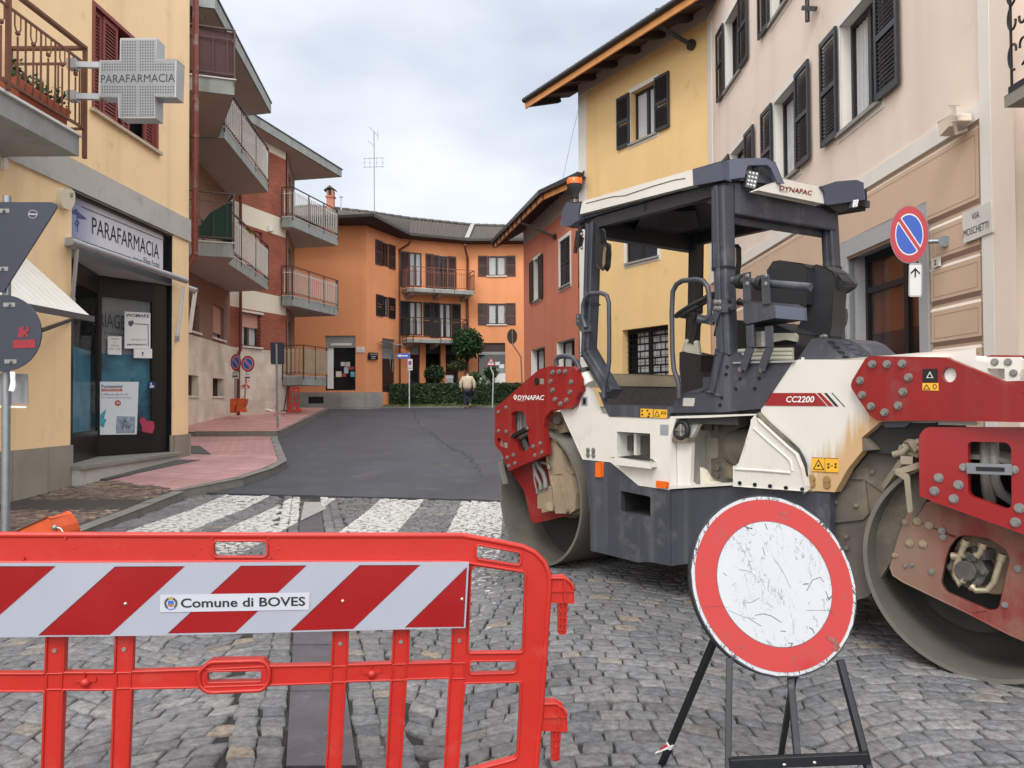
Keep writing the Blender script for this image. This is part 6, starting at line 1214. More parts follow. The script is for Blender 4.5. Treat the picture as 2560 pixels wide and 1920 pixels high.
def PN(x, y, o): return NO.P(*B8(x, y), o)
for x0, x1, r_ in ((940, 945, .02), (962, 968, .015), (985, 990, .024)):
    mb = MB(HOSE); mb.tube([PN(x0, 455, -.05), PN(x1, 560, 0), PN(x1+2, 640, -.02), PN(x1+30 if r_ > .02 else x1+8, 700, -.06), PN(x1+90 if r_ > .02 else x1+20, 740, -.1)], r_, 12); part('hose', mb, yk)
mb = MB(M('clamp_steel', '#8b8f93', .35, .7)); mb.bar(PN(862, 585, .085), PN(1075, 592, .085), .05, .012, up=Nn); mb.m(BLK).bar(PN(905, 588, .092), PN(1040, 592, .092), .02, .005, up=Nn); cl = part('clamp', mb, yk); bolts(NO, B8, [(847, 580), (1085, 592)], .07, .014, .014, parent=cl)
# near hub plate
no_ = [(595, 772), (700, 742), (900, 760), (1500, 900), (1500, 1500), (1131, 1397), (1060, 1370), (870, 1272), (560, 1122), (512, 1090), (498, 1050), (540, 900), (572, 812)]
nh = [(815, 912), (850, 903), (885, 905), (960, 917), (1040, 968), (1062, 1012), (1012, 1240), (990, 1256), (960, 1256), (765, 1172), (738, 1130), (760, 1022), (778, 960)]
def hub_mat():
    m = M('hub_red_dusty', '#742420', .55, var=.15, scale=3, dirt=('#75604f', .5, 3), streak=('#8a6f60', .45, 10)); t = m.node_tree; N = t.nodes.new; L = t.links.new
    b = [n for n in t.nodes if n.type == 'BSDF_PRINCIPLED'][0]; src = b.inputs['Base Color'].links[0].from_socket; tc = N('ShaderNodeTexCoord')
    c0 = NO.P(*B8(560, 950), 0)-rr_.location; d1 = N('ShaderNodeVectorMath'); d1.operation = 'SUBTRACT'; L(tc.outputs['Object'], d1.inputs[0]); d1.inputs[1].default_value = c0
    d2 = N('ShaderNodeVectorMath'); d2.operation = 'DOT_PRODUCT'; L(d1.outputs[0], d2.inputs[0]); d2.inputs[1].default_value = NO.d
    nz = N('ShaderNodeTexNoise'); nz.inputs['Scale'].default_value = 4; nz.inputs['Detail'].default_value = 6; L(tc.outputs['Object'], nz.inputs['Vector'])
    ad = N('ShaderNodeMath'); ad.operation = 'MULTIPLY_ADD'; L(nz.outputs['Fac'], ad.inputs[0]); ad.inputs[1].default_value = .3; L(d2.outputs['Value'], ad.inputs[2])
    mr = N('ShaderNodeMapRange'); mr.inputs[1].default_value = .1; mr.inputs[2].default_value = .45; mr.inputs[3].default_value = .85; mr.inputs[4].default_value = 0; L(ad.outputs[0], mr.inputs[0])
    mi = N('ShaderNodeMix'); mi.data_type = 'RGBA'; L(mr.outputs[0], mi.inputs[0]); L(src, mi.inputs[6]); mi.inputs[7].default_value = lin('#80705f'); L(mi.outputs[2], b.inputs['Base Color']); return m
mb = MB(hub_mat()); mb.pp(NO, px(B8, *no_), -.09, .035, [fillet(px(B8, *nh), 8)]); nhp = part('hub_plate', mb, rr_, bevel=.006)
for q, r_ in (((572, 838), .016), ((628, 835), .02), ((685, 855), .02), ((745, 880), .018), ((751, 910), .016), ((592, 938), .02), ((655, 942), .02), ((523, 995), .014), ((697, 1072), .015), ((1102, 1058), .016), ((1042, 1228), .015), ((575, 1045), .01), ((605, 1040), .01)):
    mb = MB(DST if q[0] < 700 and q[1] < 1030 else ZNC); a_ = PN(*q, -.09); mb.cyl(a_, a_+NO.n*.008, r_, 14); mb.cyl(a_, a_+NO.n*.016, r_*.6, 6); part('bolt', mb, nhp)
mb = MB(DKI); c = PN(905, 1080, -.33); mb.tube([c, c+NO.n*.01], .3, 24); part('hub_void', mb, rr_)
MOT = M('motor_dirty', '#55524f', .5, .3, .25, 14); mt_ = MB(MOT); c = PN(890, 1050, -.2); mt_.tube([c, c+NO.n*.1], [.1, .09], 8); mt_.tube([c+NO.n*.1, c+NO.n*.14], .05, 12)
for a in range(6): q = c+(NO.d*math.cos(a*1.047)+up*math.sin(a*1.047))*.07; mt_.bolt(q+NO.n*.1, NO.n, .014, .02)
mt_.box(PN(940, 985, -.12), .07, .07, .05, .3); mo = part('hydraulic_motor', mt_, nhp, bevel=.006)
FIT = M('fitting_pale', '#a89d86', .45, .5, .15, 20)
for pts in (((860, 925), (838, 975), (812, 1040), (805, 1090), (825, 1135), (850, 1100)), ((940, 940), (925, 985), (905, 1000)), ((1030, 990), (1010, 1050), (990, 1120), (960, 1160), (905, 1162), (880, 1140)), ((790, 1000), (830, 1000), (850, 990))):
    mb = MB(FIT); mb.tube([PN(x, y, -.08) for x, y in pts], .015, 10)
    for i in (0, len(pts)-1): a_ = PN(*pts[i], -.08); b_ = PN(*pts[1 if i == 0 else -2], -.08); mb.cyl(a_, a_.lerp(b_, .5), .021, 6)
    part('hydraulic_pipe', mb, mo)
# scraper arm of the near drum
SCB = M('bar_dusty', '#8c8271', .7, .2, .15); mb = MB(SCB); mb.pp(NO, px(B8, (522, 612), (528, 596), (585, 614), (592, 632), (606, 785), (596, 795), (582, 793), (566, 640)), .05, .012); mb.bar(PN(560, 555, .02), PN(475, 675, -.05), .03, .03); mb.bar(PN(525, 605, .03), PN(640, 570, .0), .03, .03); mb.bar(PN(545, 490, -.03), PN(640, 520, -.03), .035, .035); mb.tube([PN(515, 522, 0), PN(560, 510, 0), PN(600, 470, 0), PN(640, 460, 0)], .018, 8); mb.bar(PN(585, 455, .01), PN(615, 500, -.01), .06, .03); mb.bar(PN(548, 545, .02), PN(605, 548, .0), .05, .04); mb.cyl(PN(560, 480, .0), PN(640, 492, .0), .014, 8); part('scraper_arm', mb, rr_)
# ---- platform and cab floor
pf = px(B6, (848, 345), (872, 352), (900, 432), (1382, 445), (1395, 400), (1440, 352), (1600, 350))+px(B7, (655, 350), (752, 353), (905, 275), (950, 110), (1040, 60), (1080, 118), (1440, 118), (1285, 350), (1232, 432), (1205, 462), (945, 487), (560, 492), (545, 532))+px(B6, (1338, 531), (922, 516), (886, 440))
mb = MB(CHA); mb.pp(RO, pf, .005, .03); pfm = part('platform_side', mb, rr_, bevel=.004)
for q in ((1062, 182), (1212, 184)): mb = MB(ZNC); a_ = RO.P(*B7(*q), .012); mb.bolt(a_, Nn, .013, .01); part('bolt', mb, pfm)
for q in ((1060, 247), (1195, 245), (1030, 320), (1165, 318), (968, 163), (960, 217), (928, 384), (916, 436)): mb = MB(BLK); a_ = RO.P(*B7(*q), .006); mb.cyl(a_, a_+Nn*.006, .011, 8); part('screw', mb, pfm)
mb = MB(M('label_grey', '#b3b2aa', .5)); mb.pp(RO, px(B7, (652, 385), (735, 387), (728, 445), (648, 443)), .0075, .002); mb.m(YLD); mb.pp(RO, px(B6, (1148, 462), (1236, 465), (1235, 526), (1147, 523)), .0075, .002); mb.pp(RO, px(B6, (1242, 466), (1338, 470), (1337, 531), (1241, 527)), .0075, .002); mb.m(INK); mb.pp(RO, px(B6, (1265, 476), (1287, 519), (1245, 517)), .0085, .001, [px(B6, (1265, 485), (1281, 515), (1250, 513))]); mb.pp(RO, px(B6, (1295, 482), (1330, 484), (1328, 505), (1312, 500), (1295, 503)), .0085, .001, [px(B6, (1299, 487), (1326, 489), (1324, 499), (1312, 495), (1299, 497))])
for x, y in ((1159, 478), (1159, 505), (1197, 476), (1210, 500), (1203, 518)): mb.pp(RO, px(B6, *ell(x, y, 7, 8, 8)), .0085, .001)
part('warning_decal', mb, pfm)
zfl = RO.z(*B6(1385, 440)); mb = MB(M('floor_grit', '#3f3e3d', .9, var=.3, scale=25, bump=.5)); s_a, s_b = RO.s(*B6(900, 432)), RO.s(*B6(1600, 440)); mb.pbox(RO, s_a, 2.0, zfl-.12, zfl-.02, -1.25, -.03); mb.m(ALU).pbox(RO, s_a, s_b-.25, zfl-.03, zfl-.005, -.07, .0); part('platform_floor', mb, rr_)
mb = MB(M('beam_dusty', '#8f8672', .8, var=.15, scale=5)); mb.pp(RO, px(B6, (770, 217), (1480, 224), (1480, 308), (900, 308), (800, 300)), -1.1, .15); mb.m(MC['floor_grit']).pp(RO, px(B6, (880, 309), (1480, 309), (1480, 445), (900, 440)), -1.08, .1); mb.m(CRM).pbox(RO, .5, s_a+.02, .75, zfl-.02, -1.25, -.12); part('platform_beam', mb, rr_, bevel=.02)
mb = MB(CHA); mb.pbox(RO, 1.7, 2.3, 1.27, 1.5, -1.1, -.06); part('console_box', mb, rr_)
# ---- canopy posts
PW = .085
def P5(x, y, o): return RO.P(*B5(x, y), o)
def post(pts, offs, w_=PW, dpt=.09, mat=CHA, rib=True):
    mb = MB(mat); Q = [P5(*p, o) for p, o in zip(pts, offs)]
    for a, b in zip(Q, Q[1:]): mb.bar(a, b+(b-a).normalized()*.01, w_, dpt, up=-Nn)
    p = part('canopy_post', mb, rr_, bevel=.01)
    if rib:
        mb = MB(mat)
        for a, b in zip(Q, Q[1:]):
            mb.bar(a+Nn*(dpt/2+.006), b+Nn*(dpt/2+.006), w_*.28, .02, up=-Nn)
        part('post_rib', mb, p, bevel=.004)
    return p
post([(285, 500), (270, 1050), (255, 1385), (425, 1665)], [-.05]*4, .085, .1)
post([(1175, 240), (1190, 800), (1212, 1385), (1150, 1660)], [-.04]*4, .1, .1)
post([(1005, 480), (985, 1100), (958, 1500)], [-1.1]*3, .075, .1, M('charcoal_shade', '#2d2f36', .5, var=.05), False)
post([(1912, 380), (1935, 800), (1968, 1300)], [-1.1]*3, .085, .1)
# canopy
zc = 2.74; tip = atz(*B5(1602, 217), zc); k0 = RO.P(*B5(1182, 190), .02); FA = Pl(k0.xy, (tip-k0).xy)
c3 = atz(*B5(1898, 362), zc); t2 = tip+(-Nn)*.02; FE = Pl((tip-Nn*.05+D_*-.03).xy, (-Nn).xy)
s0c = RO.s(*B5(80, 440)); 
mb = MB(CHA)
plan = [RO.W(s0c, zc+.01, -.02), RO.W(RO.s(*B5(1182, 190))-.02, zc+.01, -.02), Vector((tip.x, tip.y, zc+.01))-D_*.06-Nn*.04, Vector((tip.x, tip.y, zc+.01))-D_*.06-Nn*1.12, RO.W(s0c, zc+.01, -1.18)]
plan = [Vector((p.x, p.y, zc+.012)) for p in plan]; mb.prism(plan, (0, 0, .05)); can = part('canopy_roof', mb, rr_)
mb = MB(CRM); ctr = sum(plan, Vector())/5; mb.prism([p+(p-ctr)*-.08+up*.05 for p in plan], up*.015); part('roof_top', mb, can, bevel=.03, seg=3)
mb = MB(M('headliner_black', '#1b1c20', .7, var=.1)); mb.prism([p+(p-ctr)*-.03-up*.002 for p in plan], -up*.02); a_ = [atz(*B5(x, y), zc-.05) for x, y in ((560, 560), (800, 590), (1020, 520), (990, 410), (640, 400))]; mb.prism(a_, up*.05); part('headliner', mb, can, bevel=.01)
mb = MB(BLACK); a_ = [atz(*B5(x, y), zc-.054) for x, y in ((740, 515), (965, 528), (975, 425), (760, 395))]; mb.prism(a_, up*.003); part('headliner_pocket', mb, can)
mb = MB(CRM); mb.pp(RO, px(B5, (192, 430), (208, 350), (228, 334), (975, 118), (980, 125), (980, 229)), .03, .06); fs_ = part('fascia', mb, can, bevel=.012, seg=3)
mb = MB(INK); mb.tube([P5(x, y, .032) for x, y in ((235, 355), (420, 308), (500, 302), (700, 235), (850, 192), (920, 182))], .0025, 5); part('pinstripe', mb, fs_)
mb = MB(CHL); mb.pp(RO, px(B5, (62, 482), (82, 382), (102, 352), (200, 345), (186, 430), (192, 470), (120, 505), (70, 510)), .02, .12); part('corner_cap', mb, can, bevel=.015, seg=3)
mb = MB(CHL); mb.pp(RO, px(B5, (974, 122), (1182, 60), (1184, 190), (980, 228)), .036, .07)
mb.pp(FA, px(B5, (1180, 60), (1300, 48), (1480, 45), (1542, 72), (1602, 216), (1562, 212), (1515, 108), (1485, 90), (1358, 92), (1345, 105), (1330, 176), (1183, 190)), .0, .04); part('corner_cap', mb, can, bevel=.01, seg=2)
mb = MB(MC['headliner_black']); mb.pp(FA, px(B5, (1325, 180), (1345, 100), (1490, 88), (1565, 212), (1430, 262), (1330, 220)), -.12, .02); part('cap_cavity', mb, can)
def worklamp(pl, c, q, off):
    mb = MB(M('lamp_housing', '#6d6e70', .4, .4)); mb.pp(pl, px(c, *q), off, .05); o = part('work_lamp', mb, can, bevel=.004)
    cx = sum(p[0] for p in q)/4; cy_ = sum(p[1] for p in q)/4; mb = MB(M('led_lens', '#d9dcdc', .15, .2, .05))
    for i in range(3):
        for j in range(4):
            a = (i+.5)/3; b = (j+.5)/4; p = [(q[0][k]*(1-a)+q[1][k]*a)*(1-b)+(q[3][k]*(1-a)+q[2][k]*a)*b for k in (0, 1)]; mb.ball(pl.P(*c(*p), off+.004), .009, 8, 6)
    part('leds', mb, o)
worklamp(FA, B5, [(1358, 128), (1430, 140), (1402, 250), (1342, 236)], -.03)
mb = MB(RUB); a_ = FA.P(*B5(1400, 118), -.04); mb.ball(a_, .022, 10, 8); part('lamp_mount', mb, can)
mb = MB(CRM); mb.pp(FE, px(B5, (1430, 262), (1602, 182), (1868, 244), (1890, 275), (1898, 362)), -.0, .06); fe = part('fascia', mb, can, bevel=.01, seg=2)
mb = MB(M('logo_red', '#7d1f25', .4, 0, .03)); mb.ptext(FE, 'DYNAPAC', B5(1572, 262), B5(1800, 301), B5(1572, 228), .004, True, .2); mb.m(INK).ptext(FE, 'FAYAT GROUP', B5(1568, 272), B5(1630, 282), B5(1568, 264), .004); part('lettering', mb, fe)
mb = MB(CHL); 
mb.pp(FE, px(B5, (1862, 240), (1960, 208), (2108, 197), (2150, 215), (2160, 330), (1900, 362), (1890, 280)), .02, .22); mb.m(MC['headliner_black']).pp(FE, px(B5, (1905, 362), (2120, 332), (2172, 250), (2175, 340), (2165, 362), (1982, 412), (1945, 395)), .0, .2); part('corner_cap', mb, can, bevel=.02, seg=3)
worklamp(FE, B5, [(2082, 335), (2118, 330), (2108, 378), (2076, 384)], .03)
# frame beams below the canopy
mb = MB(CHA); pA = P5(1185, 330, -.06); pB = P5(1915, 440, -1.08); zz = (pA.z+pB.z)/2
mb.bar(Vector((pA.x, pA.y, zc-.1)), Vector((pB.x, pB.y, zc-.1)), .08, .2); mb.bar(Vector((pA.x, pA.y, zc-.22))+D_*-.04, Vector((pB.x, pB.y, zc-.22))+D_*-.04, .03, .05); part('frame_beam', mb, can, bevel=.008)
mb = MB(MC['charcoal_shade']); qA = P5(285, 560, -.05); qB = P5(285, 560, -1.0); mb.bar(RO.W(RO.s(*B5(285, 560)), zc-.08, -.02), RO.W(RO.s(*B5(285, 560)), zc-.08, -1.16), .08, .14); mb.bar(RO.W(RO.s(*B5(285, 560)), zc-.05, -1.1), Vector((pB.x, pB.y, zc-.05)), .06, .1); mb.bar(RO.W(RO.s(*B5(285, 560)), zc-.04, -.05), Vector((pA.x, pA.y, zc-.04)), .06, .08); part('frame_beam', mb, can)
mb = MB(CHA); mb.pp(RO, px(B5, (1015, 285), (1180, 240), (1180, 420), (1140, 370), (1040, 330)), -.06, .04); part('gusset', mb, can, bevel=.005)
# handrails
def hrail(pts, offs, r_=.0165):
    mb = MB(CHA); Q = [P5(*p, o) for p, o in zip(pts, offs)]; out = []
    for i in range(len(Q)-1):
        for t in (0, .5): out.append(Q[i].lerp(Q[i+1], t))
    out.append(Q[-1]); mb.tube(out, r_, 12); return part('handrail', mb, rr_)
hr = hrail([(235, 1215), (212, 1150), (213, 1060), (228, 1010), (265, 978), (340, 975), (378, 992), (393, 1040), (396, 1250), (395, 1440), (385, 1530), (360, 1620), (358, 1700)], [.04]*13)
mb = MB(CHA); mb.pp(RO, px(B5, (165, 1125), (195, 1118), (210, 1150), (262, 1205), (265, 1240), (205, 1250), (165, 1190)), .03, .03); mb.m(ZNC); [mb.bolt(P5(180, y, .03), Nn, .01, .008) for y in (1140, 1170)]; part('rail_bracket', mb, hr)
hr = hrail([(1012, 1150), (1040, 1165), (1072, 1160), (1090, 1120), (1088, 1000), (1075, 930), (1045, 892), (1000, 880), (900, 890), (860, 915), (835, 965), (828, 1100), (832, 1380), (842, 1500), (875, 1600), (878, 1700)], [.04]*16)
mb = MB(CHA); mb.pp(RO, px(B5, (1104, 1020), (1240, 1010), (1252, 1090), (1232, 1105), (1118, 1108), (1104, 1080)), .03, .025); [mb.m(ZNC).bolt(P5(x, y, .035), Nn, .011, .01) for x, y in ((1130, 1037), (1155, 1037), (1130, 1080), (1155, 1080))]; [mb.m(BLK).bolt(P5(x, y, .035), Nn, .011, .01) for x, y in ((1228, 1027), (1230, 1088))]; mb.m(CHA).bar(P5(1010, 1150, .035), P5(1120, 1170, .035), .05, .02, up=Nn); mb.bar(P5(1120, 1170, .035), P5(1145, 1105, .035), .05, .02, up=Nn); part('rail_bracket', mb, hr, bevel=.004)
# beacon
bc = RO.P(*B4(855, 480), -.04); bz0 = RO.z(*B4(855, 480), -.04); z1 = RO.z(*B4(855, 322), -.04); z2 = RO.z(*B4(855, 262), -.04)
mb = MB(ZNC); mb.cyl((bc.x, bc.y, bz0-.05), (bc.x, bc.y, bz0+.05), .01, 8); mb.m(RUB).tube([(bc.x, bc.y, bz0+.02), (bc.x, bc.y, z1-.07), (bc.x, bc.y, z1-.035), (bc.x, bc.y, z1)], [.03, .035, .058, .062], 20); be = part('beacon', mb, rr_); mb = MB(ORL); mb.tube([(bc.x, bc.y, z1), (bc.x, bc.y, z2-.01), (bc.x, bc.y, z2)], [.06, .06, .052], 20); part('lens', mb, be)
# mirrors
mb = MB(RUB); mb.pp(RO, px(B5, (305, 560), (320, 530), (335, 540), (345, 620), (375, 640), (378, 700), (372, 790), (355, 815), (320, 800), (305, 760)), .02, .04); o = part('mirror', mb, rr_, bevel=.01); mb = MB(M('mirror_glass', (.6, .62, .65), .05, 1, 0)); mb.pp(RO, px(B5, (360, 650), (378, 665), (374, 760), (352, 800), (348, 770), (352, 700)), .025, .005); part('mirror_glass', mb, o)
mb = MB(RUB); mb.tube([P5(200, 520, .02), P5(170, 600, .03), P5(160, 700, .03)], .015, 8); mb.bar(P5(190, 545, .03), P5(180, 660, .03), .05, .03, up=Nn); mb.bar(P5(215, 590, .03), P5(200, 665, .03), .012, .012); mb.m(ZNC).ball(P5(205, 570, .05), .014, 8, 6); mb.ball(P5(205, 664, .05), .012, 8, 6); part('mirror_arm', mb, rr_)
mb = MB(RUB); mb.pp(RO, px(B5, (1130, 700), (1135, 640), (1260, 636), (1280, 660), (1282, 760), (1268, 860), (1150, 870), (1130, 850)), -.5, .04); o = part('mirror', mb, rr_, bevel=.01); mb = MB(MC['mirror_glass']); mb.pp(RO, px(B5, (1245, 645), (1272, 665), (1274, 760), (1262, 850), (1245, 850)), -.495, .005); part('mirror_glass', mb, o)
# ---- seat and controls
def P3(x, y, o): return RO.P(*D3(x, y), o)
SEAT = M('seat_vinyl', '#26272b', .5, var=.15, scale=5)
mb = MB(SEAT); mb.pp(RO, px(D3, (945, 140), (1000, 62), (1060, 52), (1290, 72), (1335, 110), (1345, 300), (1320, 480), (990, 470), (900, 470), (775, 450), (790, 310), (870, 200), (940, 190)), -.35, .16); st = part('seat_back', mb, rr_, bevel=.045, seg=4)
mb = MB(SEAT); mb.pp(RO, px(D3, (620, 640), (960, 650), (1220, 760), (1220, 900), (640, 920), (600, 700)), -.2, .5); mb.m(RUB).tube([P3(660, 450, -.2), P3(720, 470, -.2)], .02, 8); mb.bar(P3(480, 700, -.45), P3(640, 740, -.45), .1, .12); part('seat_cushion', mb, rr_, bevel=.03, seg=3)
mb = MB(SEAT); mb.pp(RO, px(D3, (1335, 130), (1425, 96), (1530, 112), (1600, 155), (1620, 200), (1600, 420), (1585, 700), (1560, 800), (1380, 900), (1240, 1022), (1200, 1000), (1225, 760), (1300, 600), (1340, 380)), -.42, .12); mb.pp(RO, px(D3, (1590, 150), (1650, 190), (1712, 260), (1700, 290), (1615, 345), (1560, 200)), -.45, .12); part('seat_shell', mb, rr_, bevel=.04, seg=3)
BEL = M('bellows_pale', '#a8a596', .7, var=.1, scale=8)
mb = MB(RUB); mb.pp(RO, px(D3, (620, 900), (1215, 880), (1200, 1025), (610, 1040)), -.1, .7)
for y in (928, 968, 1008): mb.m(BEL).tube([P3(635, y+12, -.09), P3(900, y+2, -.085), P3(1195, y, -.09)], .014, 8)
mb.pp(RO, px(D3, (985, 762), (1200, 760), (1225, 790), (1215, 845), (1120, 825), (990, 850)), -.08, .03); mb.m(M('foil_duct', '#8c8b86', .4, .5, .2, 30)).tube([P3(900, 750, -.1), P3(905, 900, -.1)], .05, 12); part('seat_suspension', mb, rr_)
mb = MB(ALU); mb.pp(RO, px(D3, (600, 1048), (1205, 1028), (1200, 1050), (600, 1062)), .02, .3); part('seat_rail', mb, rr_)
mb = MB(CHA); mb.pp(RO, px(D3, (705, 452), (1015, 488), (1022, 610), (740, 668), (708, 650)), .03, .03)
xb = Pl(P3(1015, 500, .03).xy, (D_*.8-Nn*.25).xy); mb.m(CHL).pp(xb, px(D3, (1013, 487), (1310, 510), (1316, 635), (1020, 612)), .0, .03); mb.m(CHA); a_ = [P3(705, 452, .02), P3(1015, 488, .02), xb.P(*D3(1310, 510), 0), P3(1250, 480, -.25), P3(800, 445, -.2)]; mb.face(a_); mb.face([P3(740, 666, .02), P3(1020, 612, .02), xb.P(*D3(1316, 635), 0), P3(1100, 670, -.2), P3(800, 690, -.2)]); part('control_box', mb, rr_, bevel=.004)
for pa_, pb2 in ((((738, 165), (745, 440)), ((768, 680), (778, 900), (700, 1115))), (((920, 185), (935, 475)), ((958, 690), (965, 900), (885, 1115)))):
    for q in (pb2, pa_):
        mb = MB(CHA); Q = [P3(x, y, .035) for x, y in q]
        for a, b in zip(Q, Q[1:]): mb.bar(a, b, .052, .012, up=Nn)
        if q is pb2: part('control_bracket', mb, rr_, bevel=.003)
    for y_ in (195, 275): mb.m(ZNC).bolt(P3(pa_[0][0]+3, y_, .045), Nn, .009, .008)
    part('control_bracket', mb, rr_, bevel=.003)
mb = MB(CHA); mb.tube([P3(595, 240, .01), P3(1370, 308, -.02)], .024, 14); mb.m(RUB); mb.cyl(P3(655, 250, .0), P3(700, 254, .0), .045, 16); mb.cyl(P3(850, 265, .0), P3(900, 270, .0), .045, 16); part('arm_bar', mb, rr_)
mb = MB(RUB); mb.pp(RO, px(D3, (80, 960), (105, 950), (295, 985), (290, 1140), (375, 1260), (360, 1300), (230, 1360), (110, 1350), (78, 1120)), -.35, .2); mb.m(BEL)
for i in range(7): y = 850+i*20; mb.tube([P3(145-i*5, y+4, -.42), P3(265+i*3, y+14, -.42)], .022, 10)
mb.m(RUB).bar(P3(205, 860, -.42), P3(255, 620, -.42), .05, .05); sw_ = part('steering_column', mb, rr_, bevel=.008)
mb = MB(RUB); c = P3(245, 480, -.42); tl = (Nn*.35+up*1+D_*-.4).normalized(); e_1 = tl.cross(Vector((0, 1, 0))).normalized(); e_2 = tl.cross(e_1); mb.tube([c+(e_1*math.cos(a)+e_2*math.sin(a))*.17 for a in [2*math.pi*i/28 for i in range(28)]], .014, 8, closed=True)
for a in (0, 2.1, 4.2): mb.bar(c, c+(e_1*math.cos(a)+e_2*math.sin(a))*.17, .02, .015)
mb.bar(P3(100, 585, -.4), P3(245, 610, -.4), .04, .04); part('steering_wheel', mb, sw_)
mb = MB(CRM); mb.pp(RO, px(D3, (285, 1110), (300, 1100), (370, 1240), (360, 1260), (330, 1255)), -.6, .05); mb.m(RED).pp(RO, px(D3, (300, 1095), (330, 1120), (380, 1210), (365, 1250)), -.58, .05); part('far_panel', mb, rr_)
# ventilated hood behind the seat
mb = MB(CHA); mb.pp(RO, px(D3, (1240, 1025), (1262, 990), (1375, 818), (1420, 812), (1735, 820), (1830, 858), (1975, 985), (1850, 1018)), -.06, .28); vh = part('engine_cowl', mb, rr_, bevel=.02, seg=3)
mb = MB(BLACK)
for i, (x, y) in enumerate(((1530, 838), (1580, 887), (1625, 935), (1672, 985))): mb.pp(RO, px(D3, (x, y), (x+60, y+2), (x+85, y+32), (x+28, y+28)), -.055, .004)
mb.m(CHL)
for i, (x, y) in enumerate(((1680, 840), (1730, 885), (1775, 935), (1820, 985))): mb.pp(RO, px(D3, (x, y), (x+60, y+2), (x+85, y+32), (x+28, y+28)), -.055, .004)
part('vents', mb, vh); mb = MB(ZNC); mb.tube([P3(1470, 800, -.2), P3(1500, 790, -.2), P3(1530, 800, -.2)], .012, 8); part('latch', mb, vh)
mb = MB(CHA); mb.pp(RO, px(D3, (1640, 515), (1690, 515), (1700, 580), (1690, 660), (1660, 715), (1640, 710)), -1.05, .05); [mb.m(ZNC).bolt(P3(1690, y, -1.05), Nn, .012, .02) for y in (530, 550, 580, 600)]; part('rail_bracket', mb, rr_)
# ================================================================== FRONT BARRIER
bl_ = Vector((-1.404, 2.15, 0)); br_ = Vector((-.14, 2.34, 0)); BP = Pl(bl_.xy, (br_-bl_).xy)
BRED = M('barrier_plastic', '#ae241b', .38, 0, .08, 3, dirt=('#b0493f', .3, 7), spec=.5, bump=.05, bscale=60); BPR = M('reflective_red', '#8c0e12', .3, 0, .05, 6); BPW = M('reflective_white', '#9b9eab', .35, 0, .02, 6)
bar_ = thing('barrier', 'red plastic crowd barrier with red and white striped board across the foreground', 'barrier', BP.W(.6, 0, 0))
def c1(x, y): return C1(x, y)
gz = lambda x: 2250     # C1/C2 row of the ground (out of frame)
outer = px(C1, (-1350, 145), (0, 140), (1000, 143))+px(C2, (0, 145), (1170, 146), (1300, 168), (1440, 193), (1560, 218), (1640, 255), (1700, 315), (1732, 390), (1737, 470), (1690, 1200), (1650, 1646), (1600, 2050), (1560, 2200), (1480, 2240), (0, 2300))+px(C1, (0, 2400), (-1350, 2450))
holes = []
def slot(c, pts, r): holes.append(fillet(px(c, *pts), r))
slot(C1, [(1370, 185), (1720, 185), (1720, 291), (1370, 291)], 13)
slot(C2, [(1262, 208), (1555, 262), (1545, 347), (1258, 302)], 10)
slot(C2, [(1226, 372), (1258, 342), (1580, 388), (1562, 906), (1206, 910)], 9)
slot(C2, [(1220, 958), (1527, 955), (1517, 1036), (1213, 1045)], 10)
ups = [(-1230, -1340), (-760, -860), (-225, -330), (302, 410), (750, 852)]
# lower openings: between uprights, above and below the mid rail (coordinates in C1 / C2)
def quad(c, xl0, xl1, xr0, xr1, y0, y1, dx): # upright edges lean: dx px per px of height
    f_ = lambda x, y: x-(y-790)*dx
    return [(f_(xl0, y0), y0), (f_(xr0, y0), y0), (f_(xr0, y1), y1), (f_(xl0, y1), y1)]
for xl, xr, yt_, ym0, ym1 in ((-1210, -870, 700, 1045, 1168), (-750, -340, 700, 1045, 1160), (-215, 300, 700, 1040, 1152), (414, 745, 700, 1034, 1142)):
    slot(C1, quad(C1, xl, 0, xr, 0, yt_, ym0, .035), 4)
    slot(C1, quad(C1, xl, 0, xr, 0, ym1, 2000, .035), 4)
slot(C1, [(856, 700), (2147, 700), (2133, 985), (1720, 993), (1345, 1012), (845, 1028)], 4); slot(C1, [(842, 1135), (1300, 1127), (1720, 1112), (2130, 1098), (2080, 1960), (806, 2000)], 4)
slot(C1, [(1328, 1024), (1688, 1016), (1683, 1092), (1328, 1100)], 8)
# bays of the right half in C2
slot(C2, [(437, 700), (737, 700), (722, 975), (432, 985)], 4); slot(C2, [(418, 1090), (716, 1080), (668, 1950), (372, 1955)], 4)
slot(C2, [(830, 700), (1112, 700), (1102, 968), (822, 976)], 4); slot(C2, [(810, 1074), (1092, 1066), (1040, 1945), (758, 1950)], 4)
slot(C2, [(1188, 1100), (1552, 1090), (1530, 1560), (1520, 1585), (1465, 1605), (1140, 1690)], 5)
mb = MB(BRED); mb.pp(BP, outer, 0, .03, holes); fr_ = part('frame', mb, bar_, bevel=.003)
mb = MB(BRED)
def bead(loop, inset, r_=.0035, closed=True, off=.002):
    mb.tube([BP.P(*p, off) for p in loop], r_, 8, closed=closed)
for h in holes: bead(h, 0)
top = [p for p in outer if p[1] < 1900]
mb.tube([BP.P(*p, -.004) for p in px(C1, (-1300, 150), (0, 147), (1000, 149))+px(C2, (0, 151), (1170, 151), (1300, 174), (1440, 199), (1560, 224), (1636, 260), (1694, 318), (1726, 392), (1731, 470), (1684, 1200), (1644, 1646))], .009, 10)
mb.tube([BP.P(*p, .004) for p in px(C1, (-1300, 325), (0, 322), (1000, 320))+px(C2, (0, 318), (1150, 318), (1230, 330), (1560, 382))], .005, 8)
